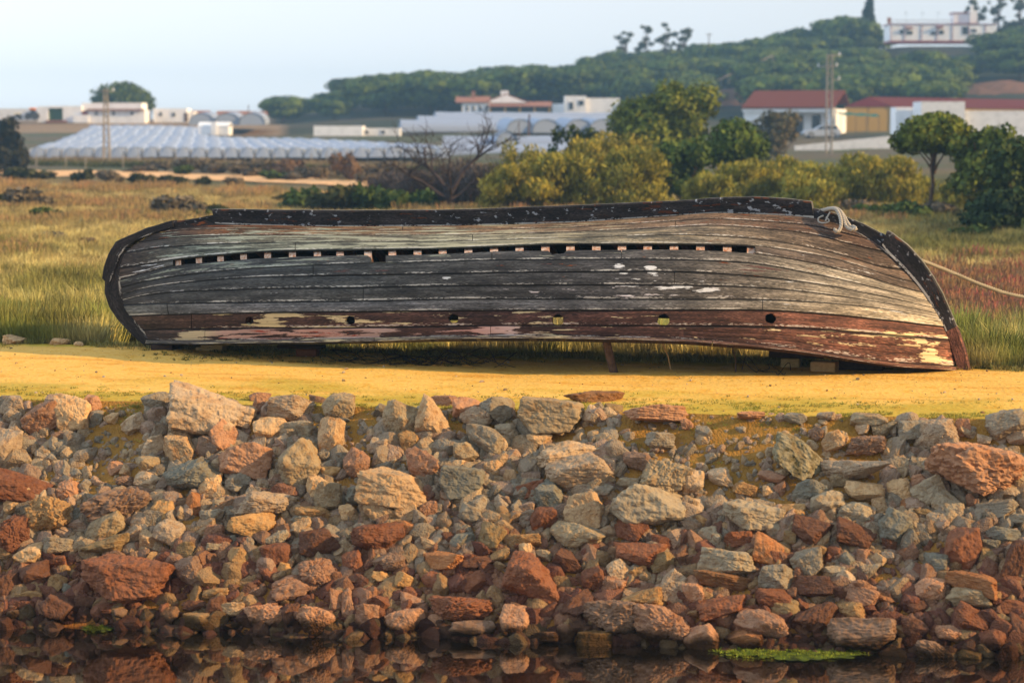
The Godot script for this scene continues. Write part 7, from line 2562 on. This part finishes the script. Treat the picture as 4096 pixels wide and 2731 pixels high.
func curve(pts: Array, n: int) -> Array:
	var c := Curve3D.new()
	for k in pts.size():
		var t: Vector3 = (pts[mini(k + 1, pts.size() - 1)] - pts[maxi(k - 1, 0)]) * 0.22
		c.add_point(pts[k], -t, t)
	var out := []
	var l := c.get_baked_length()
	for k in n + 1:
		out.append(c.sample_baked(l * k / n, true))
	return out


func laid_rope(m: MB, path: Array, r: float, pitch: float) -> void:      # three strands twisted about a line
	var run := 0.0
	for s in 3:
		var pts := []
		run = 0.0
		for k in path.size():
			var t: Vector3 = (path[mini(k + 1, path.size() - 1)] - path[maxi(k - 1, 0)]).normalized()
			if k:
				run += (path[k] - path[k - 1]).length()
			var x := t.cross(Vector3.UP).normalized()
			if x.length() < 0.5:
				x = t.cross(Vector3.RIGHT).normalized()
			var y := x.cross(t)
			var a := run / pitch * TAU + s * TAU / 3.0
			pts.append(path[k] + (x * cos(a) + y * sin(a)) * r * 0.52)
		m.tube(pts, [r * 0.58], 6)


func build_small_things() -> void:
	var rope_mat := tri_mat(ramp_tex(256, 501, 0.05, [srgb(118, 108, 90), srgb(158, 148, 128), srgb(178, 170, 152)], 0.5), 3.0, 0.95)
	var white_rope := tri_mat(ramp_tex(256, 503, 0.06, [srgb(112, 104, 96), srgb(168, 162, 152), srgb(196, 190, 180)], 0.5), 5.0, 0.95)
	# mooring rope from behind the stem out of the picture
	var a := boat.transform * on_boat(3660, 1030, -0.16)
	var b := at_depth(3800, 1085, 31.0)
	var c := at_depth(3960, 1150, 31.3)
	var d := at_depth(4100, 1188, 31.6)
	var e := at_depth(4330, 1222, 32.0)
	var m := MB.new()
	laid_rope(m, curve([a, b, c, d, e], 420), 0.025, 0.13)
	tag(put("mooring_rope", m.mesh(), rope_mat), "thick twisted beige mooring rope running from the stem to the frame's edge", "rope")
	# bundle of old rope over the end of the keel
	var o := thing("rope_bundle", "bundle of frayed whitish rope hitched over the cut end of the keel", "rope", boat.transform * on_boat(3330, 880, 0.1))
	var loops := [
		[[3285, 846, 0.02], [3318, 836, 0.10], [3346, 838, 0.16], [3362, 868, 0.24], [3366, 900, 0.30], [3358, 922, 0.34], [3346, 925, 0.36], [3340, 915, 0.34]],
		[[3282, 843, -0.04], [3330, 832, 0.04], [3360, 842, 0.15], [3376, 876, 0.22], [3386, 905, 0.28], [3408, 918, 0.32], [3424, 912, 0.30], [3410, 904, 0.26]],
		[[3288, 850, 0.0], [3335, 838, 0.06], [3366, 848, 0.15], [3392, 890, 0.22], [3412, 916, 0.26], [3428, 914, 0.22]],
		[[3296, 862, 0.12], [3276, 872, 0.13], [3278, 888, 0.15], [3300, 892, 0.17], [3318, 884, 0.16], [3306, 868, 0.14]],
		[[3322, 848, 0.12], [3312, 866, 0.14], [3304, 884, 0.17]],
	]
	for k in loops.size():
		var pts := []
		for p in loops[k]:
			pts.append(boat.transform * on_boat(p[0], p[1], p[2]) - o.position)
		var rm := MB.new()
		if k < 3:
			laid_rope(rm, curve(pts, 90), 0.024, 0.10)
		else:
			rm.tube(curve(pts, 40), [0.012], 5)
		put("rope_turn", rm.mesh(), white_rope, o)
	# what the hull rests on
	var stone := tri_mat(ramp_tex(256, 511, 0.03, [srgb(150, 128, 84), srgb(186, 160, 108), srgb(204, 180, 130)], 0.4), 1.6, 0.95, M.fine_bump, 1.5)
	var plank_mat := tri_mat(ramp_tex(256, 513, 0.03, [srgb(150, 118, 76), srgb(186, 150, 100), srgb(206, 172, 122)], 0.4), 2.0, 0.9)
	var dark_wood := tri_mat(ramp_tex(256, 515, 0.03, [srgb(34, 28, 26), srgb(58, 46, 40), srgb(72, 58, 50)], 0.4), 2.0, 0.9)
	var turn := boat.transform.basis
	var put_block := func(called: String, label: String, px: float, low: float, zl: float, size: Vector3, mt: Material, lift := 0.0, yaw := 0.0) -> Node3D:
		var at := boat.transform * on_boat(px, low, zl)
		at.y = height(at.x, at.z) + size.y / 2.0 - 0.01 + lift
		var bm := MB.new()
		bm.box(Transform3D(), size, 0.012)
		var n := put(called, bm.mesh(), mt, null, Transform3D(turn * Basis(Vector3.UP, yaw), at))
		tag(n, label, "block")
		return n
	put_block.call("stone_block", "lower yellow stone block under the after end of the gunwale", 846, 1395, 0.1, Vector3(0.40, 0.06, 0.3), stone, 0.0, 0.05)
	put_block.call("stone_block", "upper yellow stone block wedged under the after end of the gunwale", 858, 1380, 0.12, Vector3(0.34, 0.09, 0.26), stone, 0.055, -0.04)
	put_block.call("brick_block", "brown hollow brick under the dark plank by the after gunwale", 1230, 1400, 0.5, Vector3(0.30, 0.12, 0.2), tri_mat(ramp_tex(128, 517, 0.04, [srgb(96, 60, 40), srgb(128, 84, 56)]), 2.0), 0.0, 0.1)
	put_block.call("dark_plank", "dark plank lying on the brown brick below the gunwale", 1205, 1390, 0.5, Vector3(0.66, 0.05, 0.24), dark_wood, 0.125, 0.04)
	put_block.call("timber_block", "pale squared timber block under the stem end of the hull", 3300, 1468, 0.55, Vector3(0.34, 0.14, 0.24), plank_mat, 0.0, -0.12)
	put_block.call("dark_beam", "black beam end in the shade under the stem end", 3190, 1462, 0.2, Vector3(0.75, 0.09, 0.2), dark_wood, 0.14, 0.0)
	put_block.call("beam_footing", "small sandy block that carries the black beam", 3165, 1466, 0.22, Vector3(0.26, 0.13, 0.2), stone, 0.0, 0.0)
	put_block.call("timber_chock", "dark chock wedged under the hull beside the stem", 3450, 1470, 0.25, Vector3(0.6, 0.14, 0.4), dark_wood, 0.0, 0.0)
	put_block.call("heel_chock", "black chock under the foot of the sternpost", 660, 1392, 0.28, Vector3(0.34, 0.09, 0.3), dark_wood, 0.0, 0.0)
	# a raking prop of rough pole, two thin sticks
	var prop := MB.new()
	var p1 := boat.transform * on_boat(2412, 1345, 1.78)
	var p0 := boat.transform * on_boat(2458, 1440, 1.62)
	p0.y = height(p0.x, p0.z) - 0.02
	prop.tube(curve([p0, p0.lerp(p1, 0.5) + Vector3(0.012, 0, 0), p1 + Vector3(0, 0.15, 0)], 8), [0.058, 0.054], 9)
	tag(put("prop_pole", prop.mesh(), M.bark), "short raking prop of rough bark pole under the middle of the gunwale", "prop")
	for t in [[2650, 1370, 2684, 1452, "thin yellowish stick leaning under the gunwale"], [2930, 1385, 2945, 1456, "thin dark stick standing under the gunwale"]]:
		var s1 := boat.transform * on_boat(t[0], t[1], 1.2)
		var s0 := boat.transform * on_boat(t[2], t[3], 1.2)
		s0.y = height(s0.x, s0.z)
		var sm := MB.new()
		sm.tube([s0, s0.lerp(s1, 0.5) + Vector3(0.02, 0, 0), s1], [0.012, 0.009], 5)
		tag(put("thin_stick", sm.mesh(), plank_mat if t[0] == 2650 else M.bark), t[4], "stick")
	# tangled fence wire below the hull
	var r := RandomNumberGenerator.new()
	r.seed = 12
	var wm := mat(srgb(48, 36, 30), 0.8)
	var k := 0
	for t in [[1330, 1860], [1560, 2060], [2960, 3160]]:
		var w := MB.new()
		for n in (5 if k < 2 else 2):
			var pts := []
			for q in 9:
				var px: float = lerpf(t[0], t[1], q / 8.0) + r.randf_range(-22.0, 22.0)
				var p: Vector3 = boat.transform * on_boat(px, 1410, 1.1 + r.randf_range(-0.3, 0.3))
				p.y = height(p.x, p.z) + r.randf_range(0.01, 0.22) * (0.5 + 0.5 * sin(q * 1.7 + n))
				pts.append(p)
			w.tube(curve(pts, 50), [0.005], 4, false)
		tag(put("tangled_wire", w.mesh(), wm), ["tangle of rusty wire under the after half of the hull", "tangle of rusty wire under the middle of the hull", "loop of rusty wire near the black beam"][k], "wire")
		k += 1
	# low weeds in the shade of the hull
	var lw := []
	var lc := []
	for n in 800:
		var px := r.randf_range(560.0, 1900.0)
		var p: Vector3 = boat.transform * on_boat(px, 1400.0, r.randf_range(-0.6, 1.5))
		p.y = height(p.x, p.z) - 0.01
		var s := r.randf_range(0.02, 0.055)
		lw.append(Transform3D(Basis(Vector3.UP, r.randf() * TAU) * Basis.from_scale(Vector3(s * 2.2, s, s * 2.2)), p))
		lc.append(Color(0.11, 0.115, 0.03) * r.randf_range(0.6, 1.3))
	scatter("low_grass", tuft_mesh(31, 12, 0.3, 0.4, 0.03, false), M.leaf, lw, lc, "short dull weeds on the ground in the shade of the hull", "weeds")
	# moss and tiny grass along both edges of the track
	var ew := []
	var ec := []
	for n in 11000:
		var x := r.randf_range(-10.5, 10.5)
		var z := line_z(near_a, near_b, x) + r.randf_range(-1.7, 0.9) * r.randf()
		if fnoise.get_noise_2d(x * 0.9 + 11.0, z * 1.3) < -0.02:
			continue
		var s := r.randf_range(0.012, 0.035)
		ew.append(Transform3D(Basis(Vector3.UP, r.randf() * TAU) * Basis.from_scale(Vector3(s * 2.6, s, s * 2.6)), Vector3(x, height(x, z) - 0.003, z)))
		ec.append(Color(0.30, 0.31, 0.05).lerp(Color(0.44, 0.34, 0.08), r.randf()) * r.randf_range(0.7, 1.2))
	scatter("verge_grass", tuft_mesh(32, 10, 0.35, 0.5, 0.05, false), M.leaf, ew, ec, "thin mossy growth along the track's edge above the stones", "grass")
	# straw and weeds creeping over the far edge of the track
	var fw := []
	var fc := []
	for n in 3400:
		var x := r.randf_range(-11.5, 11.5)
		var creep := pow(r.randf(), 2.0) * 0.9 * clampf(0.5 + 1.4 * fnoise.get_noise_2d(x * 0.7, 60.0), 0.0, 1.0)
		var z := line_z(back_a, back_b, x) + creep - 0.1
		var s := r.randf_range(0.03, 0.13) * (1.0 - 0.7 * creep)
		fw.append(Transform3D(Basis(Vector3.UP, r.randf() * TAU) * Basis.from_scale(Vector3(s * 2.0, s, s * 2.0)), Vector3(x, height(x, z) - 0.005, z)))
		fc.append(Color(0.16, 0.17, 0.04).lerp(Color(0.42, 0.33, 0.11), r.randf()) * r.randf_range(0.6, 1.2))
	scatter("edge_grass", tuft_mesh(33, 10, 0.3, 0.5, 0.03, false), M.leaf, fw, fc, "short straw and weeds creeping over the far edge of the track", "grass")
	# pebbles and grit on the track
	var gw := []
	var gc := []
	for n in 900:
		var x := r.randf_range(-9.0, 9.0)
		var t := r.randf()
		var z := lerpf(line_z(back_a, back_b, x) + 0.15, line_z(near_a, near_b, x), t)
		var s := r.randf_range(0.005, 0.013) + 0.03 * pow(r.randf(), 14.0)
		gw.append(Transform3D(Basis.from_euler(Vector3(r.randf() * 6.0, r.randf() * 6.0, 0)) * Basis.from_scale(Vector3(s * 1.5, s * 0.8, s)), Vector3(x, height(x, z) + s * 0.25, z)))
		gc.append([Color(0.34, 0.24, 0.12), Color(0.24, 0.15, 0.07), Color(0.45, 0.36, 0.24)][r.randi() % 3] * r.randf_range(0.7, 1.1))
	scatter("gravel", stone_mesh(951, 1, 9.0, 0.05, 0.0), vmat(), gw, gc, "scattered pebbles and grit on the sandy track", "gravel")
	for t in [[1925, 1529, 0.10, "lone pale pebble in the middle of the sandy track"], [1385, 1481, 0.07, "small pebble near the hull's shade on the track"], [60, 1372, 0.5, "whitish flat stone on the far verge at the frame's edge"], [235, 1376, 0.36, "whitish flat stone on the far verge, nearer the sternpost"], [312, 1381, 0.22, "small whitish stone on the far verge before the sternpost"]]:
		var p := on_level(t[0], t[1], 0.0)
		p.y = height(p.x, p.z) + t[2] * 0.08
		var s: float = t[2]
		tag(put("loose_stone", stone_shapes[k % 20], stone_mats["T1" if s < 0.2 else "B2"], null, Transform3D(Basis(Vector3.UP, s * 9.0) * Basis.from_scale(Vector3(s, s * 0.36, s * 0.6)), p)), t[3], "rock")
		k += 1
	# green weed floating at the foot of the bank
	var weed := mat(srgb(84, 96, 22), 0.85)
	weed.albedo_texture = ramp_tex(256, 521, 0.03, [srgb(120, 130, 60), srgb(220, 225, 190), srgb(255, 255, 235), srgb(160, 180, 90)], 0.5)
	weed.vertex_color_use_as_albedo = true
	weed.uv1_triplanar = true
	weed.uv1_world_triplanar = true
	weed.uv1_scale = Vector3.ONE * 1.5
	var aw := []
	var ac := []
	k = 0
	for t in [[2885, 3450, 2606, 6.0, "long bright green mat of waterweed at the foot of the bank"], [340, 460, 2505, 5.0, "small dark green patch of waterweed at the waterline"], [60, 160, 2478, 6.0, "green waterweed patch at the frame's edge"]]:
		var ca := on_level(t[0], t[2], WATER)
		var cb := on_level(t[1], t[2] + 10, WATER)
		var mid := (ca + cb) / 2.0
		var rx := (cb.x - ca.x) / 2.0
		var wmesh := MB.new()
		wmesh.grid(110, 30, func(i, j):
			var an: float = TAU * i / 110.0
			var f: float = j / 30.0
			var edge := 1.0 + 0.5 * fnoise.get_noise_2d(cos(an) * 1.6 + t[0], sin(an) * 1.6) + 0.25 * fnoise.get_noise_2d(cos(an) * 7.0 + t[0], sin(an) * 7.0)
			var x := mid.x + cos(an) * rx * f * edge
			var z: float = mid.z + sin(an) * t[3] * 0.055 * f * edge
			var tone := clampf(0.75 + 1.6 * fnoise.get_noise_2d(x * 5.0, z * 9.0), 0.25, 1.25)
			wmesh.col = Color(tone, tone * 0.97, tone * 0.8)
			return Vector3(x, WATER + 0.012 + 0.035 * absf(fnoise.get_noise_2d(x * 7.0, z * 12.0)) * (1.0 - f) + 0.006 * (1.0 - f), z))
		var wo := put("waterweed", wmesh.mesh(), weed)
		tag(wo, t[4], "waterweed")
		for q in int(rx * 700.0):
			var an := r.randf() * TAU
			var f := sqrt(r.randf()) * (1.0 + 0.12 * r.randfn())
			var s := r.randf_range(0.008, 0.026)
			var wx := mid.x + cos(an) * rx * f
			aw.append(Transform3D(Basis(Vector3.UP, r.randf() * TAU) * Basis.from_scale(Vector3(s * 3.0, s, s * 3.0)), Vector3(wx, WATER + 0.008 + 0.02 * (1.0 - minf(f, 1.0)), mid.z + sin(an) * t[3] * 0.055 * f)))
			ac.append(Color(0.17, 0.20, 0.02).lerp(Color(0.38, 0.40, 0.04), r.randf()) * (1.0 if k == 0 else 0.22))
		k += 1
	scatter("waterweed_leaves", tuft_mesh(41, 9, 0.45, 0.6, 0.07, false), M.leaf, aw, ac, "small bright green leaves and threads of the floating waterweed", "waterweed")
